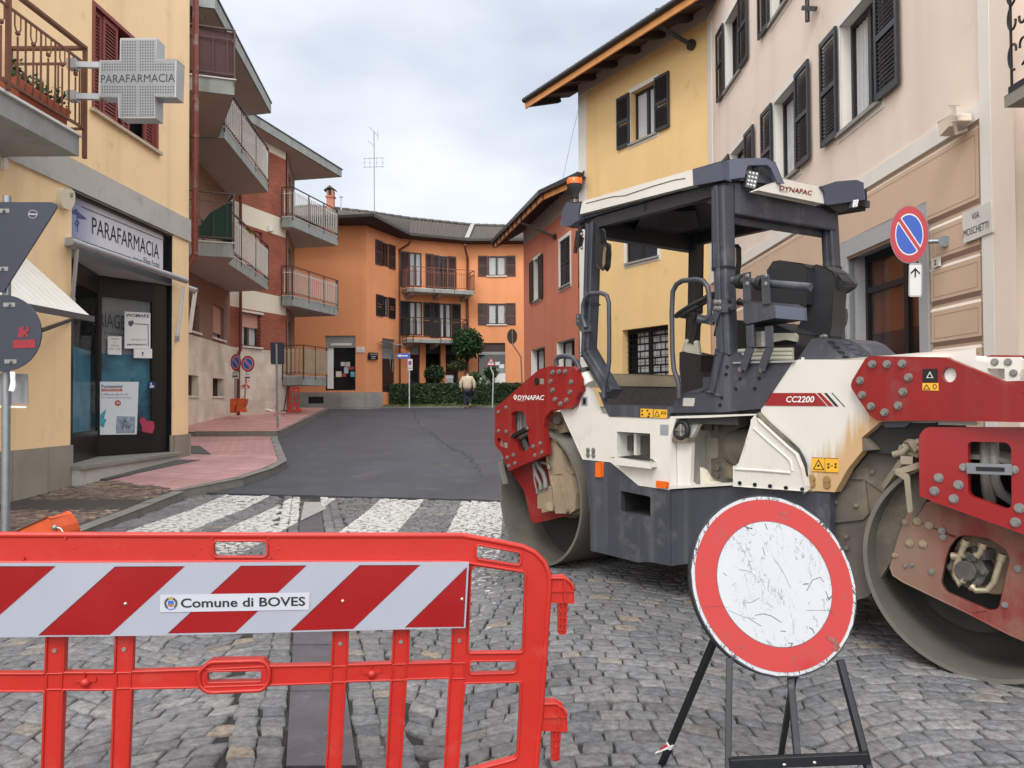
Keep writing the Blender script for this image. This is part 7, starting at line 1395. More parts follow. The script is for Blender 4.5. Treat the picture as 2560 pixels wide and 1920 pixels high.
for c, xl, xr, yt_, yb in ((C1, 295, 402, 1040, 1142), (C1, 745, 845, 1034, 1135), (C2, 330, 428, 993, 1095), (C2, 722, 815, 980, 1082), (C2, 1102, 1192, 972, 1072)):
    for x in (xl+4, xr-4): mb.tube([BP.P(*c(x, yt_), .001), BP.P(*c(x-3, yb), .001)], .003, 6)
    for y in (yt_, yb): mb.tube([BP.P(*c(xl, y), .001), BP.P(*c(xr, y-2), .001)], .003, 6)
part('rim', mb, fr_)
# hand grip on the mid rail
mb = MB(BRED); mb.pp(BP, px(C1, *fillet([(1275, 1030), (1345, 962), (1690, 952), (1730, 998), (1730, 1090), (1690, 1150), (1340, 1165), (1285, 1130)], 30)), .004, .04, [fillet(px(C1, (1325, 1015), (1690, 1008), (1685, 1100), (1325, 1108)), 10)])
gr = part('grip', mb, bar_, bevel=.005); mb = MB(BRED); mb.tube([BP.P(*C1(x, y), .006) for x, y in fillet([(1275, 1034), (1345, 966), (1690, 956), (1730, 1002), (1730, 1090), (1690, 1146), (1340, 1161), (1285, 1126)], 30)], .006, 8, closed=True)
part('rim', mb, gr)
mb = MB(BRED)
for c, x, y in ((C1, 550, 1095), (C2, 590, 1040)):
    mb = MB(BRED); p = BP.P(*c(x, y), .0); mb.ball(p, .014, 10, 8); mb.bar(p, p+Vector((0, -.004, .03)), .004, .01); mb.bar(p-BP.d*.028+up*.008, p+BP.d*.028+up*.008, .008, .014); part('wing_nut', mb, bar_)
for x in (420, 1363, 1725): mb = MB(BRED); mb.bar(BP.P(*C1(x, 158), .002), BP.P(*C1(x, 178), .002), .004, .004); part('moulding_tab', mb, bar_)
for x in (152, 1380, 1738): mb = MB(BRED); mb.bar(BP.P(*C1(x, 290), .004), BP.P(*C1(x-6, 306), .004), .006, .006); part('moulding_tab', mb, bar_)
for x, y in ((478, 236), (1288, 238), (1796, 238), (1240, 280)): mb = MB(BRED); mb.ball(BP.P(*C1(x, y), 0), .003, 6, 4); part('moulding_pip', mb, bar_)
mb = MB(M('screw_steel', '#a8a49c', .35, .7))
for c, x, y in ((C1, 352, 890), (C1, 798, 882), (C2, 387, 846), (C2, 777, 834), (C2, 1153, 826)): mb = MB(MC['screw_steel']); a_ = BP.P(*c(x, y), .0); mb.cyl(a_, a_+BP.n*.003, .006, 10); part('screw', mb, bar_)
# striped board
bd = px(C1, (-1300, 332), (0, 333), (1000, 332))+px(C2, (0, 328), (1215, 326), (1192, 745))+px(C1, (1000, 795), (0, 806), (-1300, 830))
mb = MB(BPW); mb.pp(BP, bd, .03, .016); bo_ = part('striped_board', mb, bar_, bevel=.001)
mb = MB(BPR)
st_ = [(C1, [(-90, 350), (355, 350), (0, 660), (-145, 790), (-590, 798)]), (C1, [(740, 352), (1187, 350), (705, 790), (248, 793)]), (C1, [(1550, 347), (1970, 345), (1515, 773), (1080, 781)]), (C2, [(512, 343), (900, 342), (470, 752), (68, 763)]), (C2, [(1200, 357), (1180, 738), (805, 743)]), (C1, [(-930, 350), (-480, 350), (-985, 800), (-1280, 805), (-1290, 700)])]
for c, q in st_: mb.pp(BP, px(c, *q), .0308, .0008)
part('red_stripes', mb, bo_)
mb = MB(INK)
for c, q in st_:
    for a, b in ((0, -1), (0, 1)):
        A_ = BP.P(*c(*q[a]), .0312); B_ = BP.P(*c(*q[b]), .0312); mb.bar(A_, B_, .0012, .0006, up=BP.n)
part('stripe_edge', mb, bo_)
mb = MB(M('label_white', '#b3b6c0', .45, 0, .01)); mb.pp(BP, px(C1, (1030, 533), (1992, 518), (1986, 628), (1027, 645)), .0322, .001); lb = part('label', mb, bo_)
mb = MB(INK); mb.ptext(BP, 'Comune di BOVES', C1(1162, 617), C1(1963, 604), C1(1162, 556), .033, True); part('lettering', mb, lb)
mb = MB(M('crest_blue', '#2d57b8', .4)); mb.pp(BP, px(C1, (1080, 572), (1116, 572), (1116, 590), (1080, 590)), .0332, .0008); mb.m(M('crest_brown', '#8d6a4a', .5)).pp(BP, px(C1, (1080, 590), (1116, 590), (1116, 602), (1098, 612), (1080, 602)), .0332, .0008); mb.m(M('crest_gold', '#9a8a55', .5)); mb.pp(BP, px(C1, (1084, 566), (1080, 545), (1090, 554), (1098, 542), (1106, 554), (1116, 545), (1112, 566)), .0332, .0008)
mb.m(M('crest_leaf', '#3e4038', .6))
for sg_ in (-1, 1):
    for k in range(9): t = -1.1+k*.25; x = 1098+sg_*(36*math.cos(t*.9)); y = 588+32*math.sin(t); mb.pp(BP, px(C1, *ell(x, y, 8, 4, 8, t*sg_)), .0334, .0006)
mb.m(MC['crest_blue']).pp(BP, px(C1, (1070, 618), (1098, 624), (1126, 618), (1122, 624), (1098, 630), (1074, 624)), .0332, .0006); part('crest', mb, lb)
mb = MB(M('rivet', '#c9b8b0', .3, .8))
for c, x, y in ((C1, 807, 590), (C2, 403, 572), (C2, 1170, 560)): mb = MB(MC['rivet']); mb.ball(BP.P(*c(x, y), .031), .0052, 10, 8); part('rivet', mb, bo_)
for q, pq in (([(1738, 425), (1832, 425), (1870, 455), (1887, 495), (1885, 582), (1734, 576)], [(1788, 580), (1852, 580), (1840, 785), (1820, 792), (1790, 782)]), ([(1698, 1235), (1776, 1232), (1822, 1262), (1844, 1305), (1842, 1407), (1690, 1400)], [(1745, 1405), (1808, 1405), (1797, 1595), (1775, 1606), (1746, 1596)])):
    mb = MB(BRED); mb.pp(BP, px(C2, *q), -.005, .04); hk = part('hinge_hook', mb, bar_, bevel=.004)
    mb = MB(BRED); x0, y0 = q[0]; 
    for a, b in (((x0+92, y0), (x0+92, y0+155)), ((x0, y0+82), (x0+148, y0+82))): mb.bar(BP.P(*C2(*a), -.003), BP.P(*C2(*b), -.003), .005, .008, up=BP.n)
    mb.tube([BP.P(*C2(x, y), -.003) for x, y in q[:4]], .005, 6)
    mb.pp(BP, px(C2, *pq), -.015, .016); xa = pq[0][0]; ya = pq[0][1]
    for k in range(5): mb.bar(BP.P(*C2(xa+2, ya+20+k*40), -.013), BP.P(*C2(xa+56, ya+20+k*40), -.013), .004, .006, up=BP.n)
    for k in (5, 30, 55): mb.bar(BP.P(*C2(xa+k, ya+5), -.013), BP.P(*C2(xa+k-4 if k < 50 else xa+k-10, ya+185), -.013), .004, .006, up=BP.n)
    part('peg', mb, hk)
mb = MB(BRED)
for s_ in (-.35, 1.05): mb.box(BP.W(s_, .03, -.015), .07, .5, .06, math.atan2(BP.d.y, BP.d.x))
part('foot', mb, bar_, bevel=.01)
# ================================================================== NO-ENTRY-FOR-VEHICLES SIGN ON STAND
SC_ = Vector((.888, 2.677, .7285)); az, el_ = R(10.9), R(19.5); n_ = Vector((math.sin(az)*math.cos(el_), -math.cos(az)*math.cos(el_), math.sin(el_)))
x_ = Vector((0, 0, 1)).cross(n_).normalized(); y_ = n_.cross(x_)
sg = thing('closed_road_sign', 'scratched round road-closed sign, white with a red ring, on a black tubular stand', 'road sign', (.9, 2.75, 0))
def disc(mb, r0, r1, off, n=72, jit=0):
    P = lambda r, a, q: SC_+(x_*math.cos(a)+y_*math.sin(a))*(r*(1+jit*mnoise.noise(Vector((math.cos(a)*9, math.sin(a)*9, 0)))))+n_*off
    for k in range(n):
        a, b = 2*math.pi*k/n, 2*math.pi*(k+1)/n
        if r0: mb.face([P(r0, a, 0), P(r1, a, 0), P(r1, b, 0), P(r0, b, 0)])
        else: mb.face([SC_+n_*off, P(r1, a, 0), P(r1, b, 0)])
def worn(name, col, amt, dark='#33363a'):
    """painted plate with scratches and chipped dark dents"""
    m = M(name, col, .38, 0, .03, 4); t = m.node_tree; N = t.nodes.new; L = t.links.new; b = [n for n in t.nodes if n.type == 'BSDF_PRINCIPLED'][0]; src = b.inputs['Base Color'].links[0].from_socket; tc = N('ShaderNodeTexCoord'); tot = None
    for rot, sc2, th2, cut in ((.5, (30, 30, 3), .035, .60), (-.7, (26, 26, 2.4), .03, .60), (1.3, (34, 34, 4), .03, .62), (.1, (14, 14, 9), .05, .66)):
        mp = N('ShaderNodeMapping'); mp.inputs['Rotation'].default_value = (0, rot, 0); mp.inputs['Scale'].default_value = sc2; L(tc.outputs['Object'], mp.inputs[0])
        nz = N('ShaderNodeTexNoise'); nz.inputs['Scale'].default_value = 1.0; nz.inputs['Detail'].default_value = 3; nz.inputs['Distortion'].default_value = .6; L(mp.outputs[0], nz.inputs['Vector'])
        sb2 = N('ShaderNodeMath'); sb2.operation = 'SUBTRACT'; sb2.inputs[1].default_value = .5; L(nz.outputs['Fac'], sb2.inputs[0]); ab2 = N('ShaderNodeMath'); ab2.operation = 'ABSOLUTE'; L(sb2.outputs[0], ab2.inputs[0])
        l1 = N('ShaderNodeMath'); l1.operation = 'LESS_THAN'; l1.inputs[1].default_value = th2*.22*amt; L(ab2.outputs[0], l1.inputs[0])
        n2 = N('ShaderNodeTexNoise'); n2.inputs['Scale'].default_value = 9+rot*3; n2.inputs['Detail'].default_value = 4; L(tc.outputs['Object'], n2.inputs['Vector']); g2 = N('ShaderNodeMath'); g2.operation = 'GREATER_THAN'; g2.inputs[1].default_value = cut-.05*amt; L(n2.outputs['Fac'], g2.inputs[0])
        mu = N('ShaderNodeMath'); mu.operation = 'MULTIPLY'; L(l1.outputs[0], mu.inputs[0]); L(g2.outputs[0], mu.inputs[1])
        if tot is None: tot = mu.outputs[0]
        else: mm = N('ShaderNodeMath'); mm.operation = 'MAXIMUM'; L(tot, mm.inputs[0]); L(mu.outputs[0], mm.inputs[1]); tot = mm.outputs[0]
    mi = N('ShaderNodeMix'); mi.data_type = 'RGBA'; L(tot, mi.inputs[0]); L(src, mi.inputs[6]); mi.inputs[7].default_value = lin(dark); L(mi.outputs[2], b.inputs['Base Color']); return m
mb = MB(M('sign_edge_black', '#24262b', .6, var=.2, scale=20)); mb.ring(SC_, -n_, .302, .27, .022, 72); mb.tube([SC_-n_*.02, SC_-n_*.01], .295, 48); part('rim', mb, sg)
mb = MB(worn('disc_white_edge', '#a9acb0', 1.5)); disc(mb, 0, .297, .001, jit=.012); dp = part('sign_disc', mb, sg)
mb = MB(worn('disc_red', '#a01a17', .6, '#7d3a35')); disc(mb, .2095, .286, .0025); part('red_ring', mb, dp)
mb = MB(worn('disc_white', '#a9adb2', 1.25, '#878b90')); disc(mb, 0, .2075, .003); mb.m(M('ring_line', '#4a4d54', .5)); disc(mb, .2075, .2095, .003); part('white_centre', mb, dp)
mb = MB(M('gouge_dark', '#3d4045', .7, var=.2)); rg = random.Random(12)      # deeper gouges seen in the photo
def dpt(x, y):
    r = ray(*C3(x, y)); return CAM+r*(((SC_+n_*.0036-CAM).dot(n_))/r.dot(n_))
for pts, w0_ in ((((895, 780), (940, 770), (985, 782), (1045, 820)), 5), (((1000, 450), (1050, 520), (1100, 625)), 2), (((1190, 640), (1225, 575), (1270, 560), (1290, 590)), 5), (((1170, 600), (1200, 598)), 8), (((1300, 640), (1320, 690), (1340, 660)), 6), (((1190, 752), (1270, 750), (1330, 755)), 2.5), (((1205, 850), (1225, 860), (1235, 885)), 8), (((830, 262), (850, 275), (878, 280)), 11), (((845, 275), (855, 290)), 8), (((950, 250), (965, 285)), 6), (((800, 515), (870, 530)), 3), (((590, 730), (700, 728), (740, 735)), 1.6), (((740, 750), (830, 790), (900, 800)), 2), (((860, 800), (930, 842)), 4), (((1085, 940), (1110, 940), (1095, 965)), 7), (((1040, 870), (1070, 872)), 6), (((1110, 800), (1115, 890)), 1.5), (((935, 385), (950, 430)), 3), (((710, 535), (730, 550)), 4), (((820, 710), (870, 705), (920, 680)), 3), (((1310, 740), (1345, 775)), 3)):
    P = [dpt(*p) for p in pts]; mb = MB(MC['gouge_dark'])
    for a, b in zip(P, P[1:]): mb.bar(a, b, w0_*.00036, .0004, up=n_)
    part('gouge', mb, dp)
for q_ in (((1300, 905), (1330, 898), (1365, 920), (1385, 965), (1370, 990), (1340, 980), (1345, 940), (1310, 920)), ((1035, 190), (1090, 190), (1085, 200), (1040, 200)), ((800, 955), (830, 960), (835, 972), (815, 975))):
    mb = MB(M('rust_scuff', '#7f4a40', .8, var=.3, scale=60)); mb.face([dpt(*q) for q in q_]); part('scuff', mb, dp)
STB = M('stand_black', '#202226', .45, .3, .15, 15, dirt=('#5b5d5f', .2, 20))
def leg(a, b, w_=.019): mb = MB(STB); mb.bar(a, b, w_, w_); return part('leg', mb, sg, bevel=.002)
def gp(x, y, z=0): return atz(*C3(x, y), z)
leg(SC_+x_*-.2-y_*.12-n_*.03, gp(352, 1642)); 
fY = 2.42
LB = atY(*C3(738, 1640), fY); RB = atY(*C3(1532, 1600), fY-.03)
dirL = LB-atY(*C3(745, 1040), fY+.12); leg(atY(*C3(745, 1030), fY+.12), LB+dirL*(LB.z/-dirL.z)); dirR = RB-atY(*C3(1385, 1045), fY+.1); leg(atY(*C3(1380, 1040), fY+.1), RB+dirR*(RB.z/-dirR.z))
mb = MB(STB); mb.bar(atY(*C3(745, 1635), fY-.01)-Vector((.0, 0, 0)), atY(*C3(1545, 1598), fY-.04), .02, .03); cb = part('crossbar', mb, sg, bevel=.002); mb = MB(M('bolt_pale', '#b9bab8', .4, .5))
for q in ((1062, 1640), (1236, 1628), (1440, 1610)): mb.ball(atY(*C3(*q), fY-.04), .006, 8, 6, (1, .6, .7))
part('bolt', mb, cb)
leg(atY(*C3(1095, 1130), 2.6), atY(*C3(1140, 1612), fY-.01), .02); leg(atY(*C3(1120, 1130), 2.66), gp(1038, 1592), .017)
mb = MB(PAPER); c = gp(425, 1492, .2); p_ = (SC_+x_*-.2-y_*.12-n_*.03); b_ = gp(352, 1642); t_ = p_.lerp(b_, .83); mb.cyl(t_, p_.lerp(b_, .86), .014, 8); mb.prism([t_, t_+Vector((-.055, -.01, -.028)), t_+Vector((-.06, -.01, -.035)), t_+Vector((-.01, 0, -.022))], (0, .001, 0)); mb.m(M('tape_red', '#b3282c', .5)); mb.prism([t_+Vector((-.004, -.002, .003)), t_+Vector((-.04, -.012, -.013)), t_+Vector((-.045, -.012, -.022)), t_+Vector((-.008, -.002, -.01))], (0, -.001, 0)); solo('tape_scrap', mb, 'scrap of red and white tape tied to the left leg of the round sign stand', 'tape')
# ================================================================== LEFT POLE WITH SIGN BACKS
pY = 5.9; GALV = M('galvanised_pole', '#8d949a', .4, .6, .1, 9, dirt=('#5f656a', .2, 6)); SBK = M('sign_back_grey', '#363c49', .5, .2, .08, 3); SP = Pl((0, pY-.02), (1, 0))
po_ = thing('sign_pole', 'galvanised pole at the left edge carrying the backs of a triangular and a round sign', 'sign post', (atY(*A3(48, 700), pY).x, pY, 0))
a_ = atY(*A3(50, 1195), pY); t_ = atY(*A2(18, 250), pY); xa = (a_.x+t_.x)/2
mb = MB(GALV); mb.cyl((xa, pY+.03, -.02), (xa-.01, pY+.03, t_.z+.1), .03, 16); part('pole', mb, po_)
tri = fillet(px(A2, (-440, 200), (470, 205), (10, 930)), 26, 6)
mb = MB(SBK); mb.prism([SP.P(*p, .02) for p in tri], (0, -.012, 0)); ts = part('triangle_sign', mb, po_, bevel=.003)
mb = MB(M('sticker_ring', '#9a9ca6', .6)); mb.pp(SP, px(A2, *ell(252, 293, 37, 33)), .036, .001, [px(A2, *ell(252, 293, 32, 28))]); mb.pp(SP, px(A2, (222, 285), (285, 290), (285, 302), (222, 298)), .036, .001); part('maker_stamp', mb, ts)
mb = MB(SBK); mb.prism([SP.P(*p, .02) for p in px(A2, *ell(28, 1207, 296, 293, 48))], (0, -.012, 0)); rs = part('round_sign', mb, po_, bevel=.003)
mb = MB(M('graffiti_red', '#8d2230', .6, 0, .2, 20)); mb.pp(SP, px(A2, (148, 1160), (185, 1155), (180, 1182), (205, 1180), (200, 1158), (222, 1158), (222, 1188), (205, 1205), (222, 1232), (200, 1236), (185, 1215), (180, 1240), (135, 1240), (140, 1205)), .036, .001); mb.pp(SP, px(A2, (100, 1262), (268, 1255), (272, 1318), (98, 1325)), .036, .001); part('graffiti', mb, rs)
mb = MB(ZNC)
for x, y in ((35, 270), (25, 715), (80, 990), (90, 1425)): mb = MB(ZNC); p = SP.P(*A2(x, y), .02); mb.box(p+Vector((0, .01, 0)), .09, .05, .03); mb.cyl(p+Vector((0, -.01, 0)), p+Vector((0, -.035, 0)), .012, 8); part('clamp', mb, po_)
mb = MB(M('grey_board', '#85868a', .6, 0, .08, 4)); mb.prism([SP.P(*p, -.06) for p in px(A2, (-200, 1515), (210, 1520), (212, 1740))+px(A3, (205, 215), (-200, 215))], (0, .01, 0)); mb.m(PAPER).prism([SP.P(*p, -.058) for p in px(A3, (-200, 222), (205, 232), (200, 246), (-200, 240))], (0, .01, 0)); solo('notice_board', mb, 'grey notice board fixed behind the galvanised pole at the left edge', 'board')
mb = MB(PAPER); mb.prism([SP.P(*p, .03) for p in px(A2, (75, 1500), (115, 1505), (112, 1560), (118, 1615), (105, 1655), (65, 1650), (80, 1580))], (0, .012, 0)); solo('tied_paper', mb, 'white paper strip tied to the galvanised pole', 'paper')
# orange plastic foot at the pole
OP = Pl((0, 5.5), (1, 0)); ORP = M('orange_plastic', '#c9501f', .5, 0, .15, 5)
mb = MB(ORP); mb.pp(OP, px(A3, (90, 1210), (180, 1165), (360, 1085), (385, 1092), (440, 1165), (460, 1215), (470, 1420), (80, 1420)), 0, .25); o = thing('orange_block', 'orange plastic ballast block with a bolt beside the foot of the galvanised pole', 'ballast block', OP.P(*A3(270, 1400), -.12)); part('body', mb, o, bevel=.02)
mb = MB(M('block_edge', '#5b3a2c', .7)); mb.tube([OP.P(*A3(x, y), .004) for x, y in ((90, 1208), (180, 1163), (360, 1084))], .007, 6); mb.m(ZNC).ball(OP.P(*A3(418, 1163), .01), .02, 10, 8); mb.m(PAPER).tube([OP.P(*A3(x, y), .01) for x, y in ((430, 1160), (465, 1170), (488, 1205))], .004, 6); part('bolt', mb, o)
# ================================================================== STREET FURNITURE FURTHER ON
NPB = M('noparking_blue', '#2250b4', .4, 0, .03); NPR = M('noparking_red', '#b32a35', .4, 0, .03)
def noparking(pl, c, cx, cy, rx, ry, parent, off=0, th=.015, tilt=0):
    mb = MB(M('sign_grey_back', '#7b7f84', .5)); mb.pp(pl, px(c, *ell(cx, cy, rx, ry, 40)), off, th); o = part('sign_plate', mb, parent)
    mb = MB(NPR); mb.pp(pl, px(c, *ell(cx, cy, rx*.97, ry*.97, 40)), off+.002, .002); mb.m(PAPER).pp(pl, px(c, *ell(cx, cy, rx*.72, ry*.72, 36)), off+.003, .001); mb.m(NPB)
    # two blue half discs either side of the bar
    ang = math.radians(45)
    for sgn in (-1, 1):
        q = [(math.cos(t), math.sin(t)) for t in [ang+math.pi*(0 if sgn > 0 else 1)-math.pi+.19+ (math.pi-.38)*i/20 for i in range(21)]]
        mb.pp(pl, [c(cx+x*rx*.67, cy+y*ry*.67) for x, y in q], off+.0042, .001)
    mb.m(NPR); d_ = .075; q = [(-1, -1), (1, 1)]; a1, a2 = (math.cos(ang), math.sin(ang)), (math.sin(ang), -math.cos(ang))
    mb.pp(pl, [c(cx+(a1[0]*s+a2[0]*t)*rx, cy+(a1[1]*s+a2[1]*t)*ry) for s, t in ((-.8, -d_), (.8, -d_), (.8, d_), (-.8, d_))], off+.0052, .001); part('sign_face', mb, o); return o
# right: no parking sign on wall arm
sRx = PP.s(*B3(1310, 590), .35); NS = Pl(PP.W(sRx, 0, .3).xy, (1, -.55))
o = thing('no_parking_sign', 'round no-parking sign with arrow plate on a bracket by the granite door frame', 'road sign', NS.P(*B3(1350, 1080)))
noparking(NS, B3, 1306, 588, 155, 230, o)
mb = MB(PAPER); mb.pp(NS, fillet(px(B3, (1303, 818), (1408, 818), (1405, 1080), (1300, 1080)), 7), 0, .012); q = part('arrow_plate', mb, o); mb = MB(INK); mb.pp(NS, fillet(px(B3, (1308, 823), (1404, 823), (1401, 1075), (1305, 1075)), 6), .001, .0005, [fillet(px(B3, (1310, 826), (1401, 826), (1398, 1072), (1308, 1072)), 5)]); mb.pp(NS, px(B3, (1353, 850), (1392, 893), (1388, 905), (1360, 877), (1358, 928), (1346, 928), (1348, 877), (1318, 903), (1315, 890)), .002, .001); part('arrow', mb, q)
mb = MB(GALV); a_ = NS.P(*B3(1440, 640), -.03); mb.cyl(a_-NS.d*.1, PP.P(*B3(1590, 640), .02), .025, 12); mb.cyl(PP.P(*B3(1585, 640), .05), PP.P(*B3(1585, 640), .0), .06, 12); mb.cyl(NS.P(*B3(1350, 700), -.03), NS.P(*B3(1352, 1050), -.03), .02, 10); part('bracket', mb, o)
# pair of no parking signs on the left pavement
for (cx, cy, rx, ry, bx, Y_, lab) in ((510, 577, 52, 83, 505, 25.0, 'left one of two no-parking signs on posts standing in orange sandbags'), (630, 590, 66, 80, 595, 24.6, 'right one of two no-parking signs on posts, with a red and white tape bow')):
    pl_ = Pl((0, Y_), (1, -.5 if cx < 600 else .05)); h = .2
    pl_.p = Vector(((A6(cx, 0)[0]-1280)/F*Y_, Y_, 0))
    o = thing('no_parking_sign', lab, 'road sign', pl_.p, 'no-parking signs on the left pavement'); noparking(pl_, A6, cx, cy, rx, ry, o)
    mb = MB(PAPER); mb.pp(pl_, px(A6, (cx-38, cy+92), (cx+28, cy+92), (cx+28, cy+160), (cx-38, cy+160)), 0, .01); mb.m(INK).pp(pl_, px(A6, (cx-30, cy+130), (cx+20, cy+128), (cx+22, cy+142), (cx-30, cy+144)), .002, .001); mb.pp(pl_, px(A6, (cx-25, cy+103), (cx+15, cy+103), (cx+15, cy+108), (cx-25, cy+108)), .002, .001); part('time_plate', mb, o)
    mb = MB(GALV); mb.cyl(pl_.P(*A6(cx-5, cy-30), -.03), pl_.P(*A6(bx, 1000), -.03), .025, 8); part('post', mb, o)
mb = MB(ORP)
SBp = Pl((0, 24.45), (1, 0)); ORS = M('orange_sack', '#c65a2a', .75, 0, .3, 6, bump=.8, bscale=14, streak=('#8e3a1c', .6, 12)); mb = MB(ORS)
mb.pp(SBp, px(A6, (455, 945), (478, 936), (500, 940), (522, 933), (520, 990), (508, 1020), (500, 1066), (478, 1074), (458, 1068)), 0, .22)
mb.pp(SBp, px(A6, (524, 934), (548, 940), (575, 934), (612, 942), (606, 985), (592, 1020), (602, 1058), (570, 1066), (540, 1058), (515, 1068), (522, 1000)), .04, .2)
solo('sandbags', mb, 'crumpled orange sandbags around the feet of the two no-parking signs', 'sandbags', bevel=.03)
TR = M('tape_red_white', '#c9403f', .6, 0, .3, 40)
def bow(c, r, label, seed=1):
    mb = MB(TR); rn = random.Random(seed)
    for i in range(12):
        d = Vector((rn.gauss(0, 1), rn.gauss(0, .4), rn.gauss(0, 1)-.4)).normalized()*r*rn.uniform(.5, 1.2); s_ = Vector((rn.uniform(-1, 1), 0, rn.uniform(-1, 1)))*.035
        mb.m(TR if i % 3 else PAPER); mb.face([c, c+d*.5+s_, c+d, c+d*.6-s_])
    solo('tape_bow', mb, label, 'tape')
bow(Vector(atY(*A6(618, 790), 24.5)), .25, 'red and white tape bow tied below the right no-parking sign', 3)
# square sign back on the kerb
Y_ = 19.75; SQ = Pl((0, Y_), (1, 0)); b_ = onground(*A6(930, 1308)); Y_ = b_.y; SQ = Pl((0, Y_), (1, 0))
o = thing('square_sign', 'dark back of a rectangular sign on a grey post at the kerb corner', 'road sign', b_)
mb = MB(SBK); mb.pp(SQ, fillet(px(A6, (852, 378), (990, 380), (990, 597), (856, 595)), 4), .03, .015); part('sign_plate', mb, o, bevel=.003)
mb = MB(GALV); mb.cyl(SQ.P(*A6(912, 395), .07), (b_.x, Y_-.04, g(Y_)), .03, 12); part('post', mb, o)
bow(SQ.P(*A6(912, 1060), .1), .32, 'red and white tape scraps on the post of the rectangular sign', 5)
# folded red barrier and dark trestle leaning at the corner
Y_ = 28.0; zb = g(Y_)+.15; q = Pl((0, Y_), (1, .15)); q.p = Vector((atY(*A6(1085, 900), Y_).x, Y_, 0))
o = thing('folded_barrier', 'red plastic barrier leaning folded at the far corner of the brick block', 'barrier', q.p+Vector((0, 0, zb)))
mb = MB(BRED); fo_ = fillet(px(A6, (1040, 815), (1140, 818), (1135, 1000), (1030, 1010)), 5); mb.pp(q, fo_, 0, .05, [px(A6, (1052, 840), (1082, 842), (1078, 985), (1045, 988)), px(A6, (1092, 842), (1128, 844), (1122, 980), (1090, 984))]); mb.pp(q, px(A6, (1035, 1010), (1060, 1010), (1070, 1068), (1020, 1070)), 0, .06); mb.pp(q, px(A6, (1110, 1005), (1165, 1050), (1150, 1068), (1090, 1050)), 0, .06); part('frame', mb, o, bevel=.01)
mb = MB(BRED); mb.pp(q, px(A6, (1052, 860), (1128, 862), (1128, 872), (1052, 870)), -.01, .02); part('rail', mb, o); mb = MB(BRED); mb.pp(q, px(A6, (1052, 925), (1128, 927), (1128, 937), (1052, 935)), -.01, .02); part('rail', mb, o)
mb = MB(SBK); w_ = q; A_ = [w_.P(*A6(x, y), -.1) for x, y in ((985, 1055), (1020, 810), (1098, 805), (1100, 840))]
for a, b in zip(A_, A_[1:]): mb.bar(a, b, .04, .04)
mb.bar(A_[0]-Vector((.1, 0, 0)), A_[0]+Vector((.2, 0, 0)), .05, .04); solo('trestle', mb, 'dark metal trestle standing behind the folded red barrier', 'trestle')
# ---- hedge, grass strip, shrubs in front of the orange building
hY = 37.2; HP = Pl((0, hY), (1, 0)); zg = g(37)
def leafbox(mb, x0, x1, y0, y1, z0, z1, n, size, rnd):
    for i in range(n):
        f_ = rnd.random(); x = rnd.uniform(x0, x1); y = rnd.uniform(y0, y1); z = z0+(z1-z0)*rnd.random()**.8
        k = rnd.random()
        if k < .6: y = y0+rnd.uniform(-.05, .12)
        elif k < .85: z = z1+rnd.uniform(-.12, .06)
        else: x = rnd.choice((x0, x1))+rnd.uniform(-.06, .06)
        bul = .12*mnoise.noise(Vector((x*.9, z*1.5, 1))); y += bul; z += .05*mnoise.noise(Vector((x*1.4, 5, 2)))
        u = Vector((rnd.gauss(0, 1), rnd.gauss(0, .5), rnd.gauss(0, 1))).normalized(); v = u.cross(Vector((rnd.gauss(0, .4), -1, rnd.gauss(0, .4)))).normalized(); s_ = size*rnd.uniform(.6, 1.4); p = Vector((x, y, z)); mb.face([p-u*s_*.5, p+v*s_*.3, p+u*s_*.5, p-v*s_*.3])
xL = atY(*E1(205, 1100), hY).x; xR = 3.6; zh = atY(*E1(1100, 1003), hY).z
hg = thing('hedge', 'long low clipped dark green hedge in front of the orange building', 'hedge', ((xL+xR)/2, hY+.4, zg))
mb = MB(M('hedge_core', '#1c2a1a', .95, var=.3, scale=5)); mb.prism([Vector((xL+.35, hY+.12, zg-.1)), Vector((xR, hY+.12, zg-.1)), Vector((xR, hY+.9, zg-.1)), Vector((xL+.35, hY+.9, zg-.1))], (0, 0, zh-zg-.02)); part('inner_branches', mb, hg)
mb = MB(leafmat('hedge_leaves', '#263a1e', .5, 2.5)); leafbox(mb, xL, xR, hY, hY+.9, zg+.18, zh, 9000, .13, random.Random(3)); part('foliage', mb, hg)
mb = MB(M('verge_soil', '#59583c', .95, var=.4, scale=3, bump=.5)); xv = atY(*E1(-30, 1290), 36.6).x; mb.prism([Vector((xv, 36.7, zg-.02)), Vector((4.8, 36.7, zg-.02)), Vector((4.8, 39.8, zg-.02)), Vector((xv-.5, 39.8, zg-.02))], (0, 0, .12)); struct('verge', mb)
mb = MB(leafmat('grass_green', '#5d6d3a', .5, 4)); rn = random.Random(21)
for i in range(5200):
    x = rn.uniform(xv, 4.7); y = 36.72+rn.random()**1.6*.9; h = rn.uniform(.04, .13)*(1+.6*mnoise.noise(Vector((x*1.2, y, 0)))); a = rn.uniform(0, 3.14); w_ = .02
    p = Vector((x, y, zg+.1)); mb.face([p-Vector((math.cos(a)*w_, math.sin(a)*w_, 0)), p+Vector((math.cos(a)*w_, math.sin(a)*w_, 0)), p+Vector((rn.gauss(0, .03), rn.gauss(0, .03), h))])
struct('grass', mb, 'stuff')
mb = MB(STONE); x = xv
while x < 4.6: l = 1.0; mb.prism([Vector((x, 36.58, zg)), Vector((x+l-.01, 36.58, zg)), Vector((x+l-.01, 36.7, zg)), Vector((x, 36.7, zg))], (0, 0, .1)); x += l
o = part('kerb', mb); o['kind'] = 'structure'
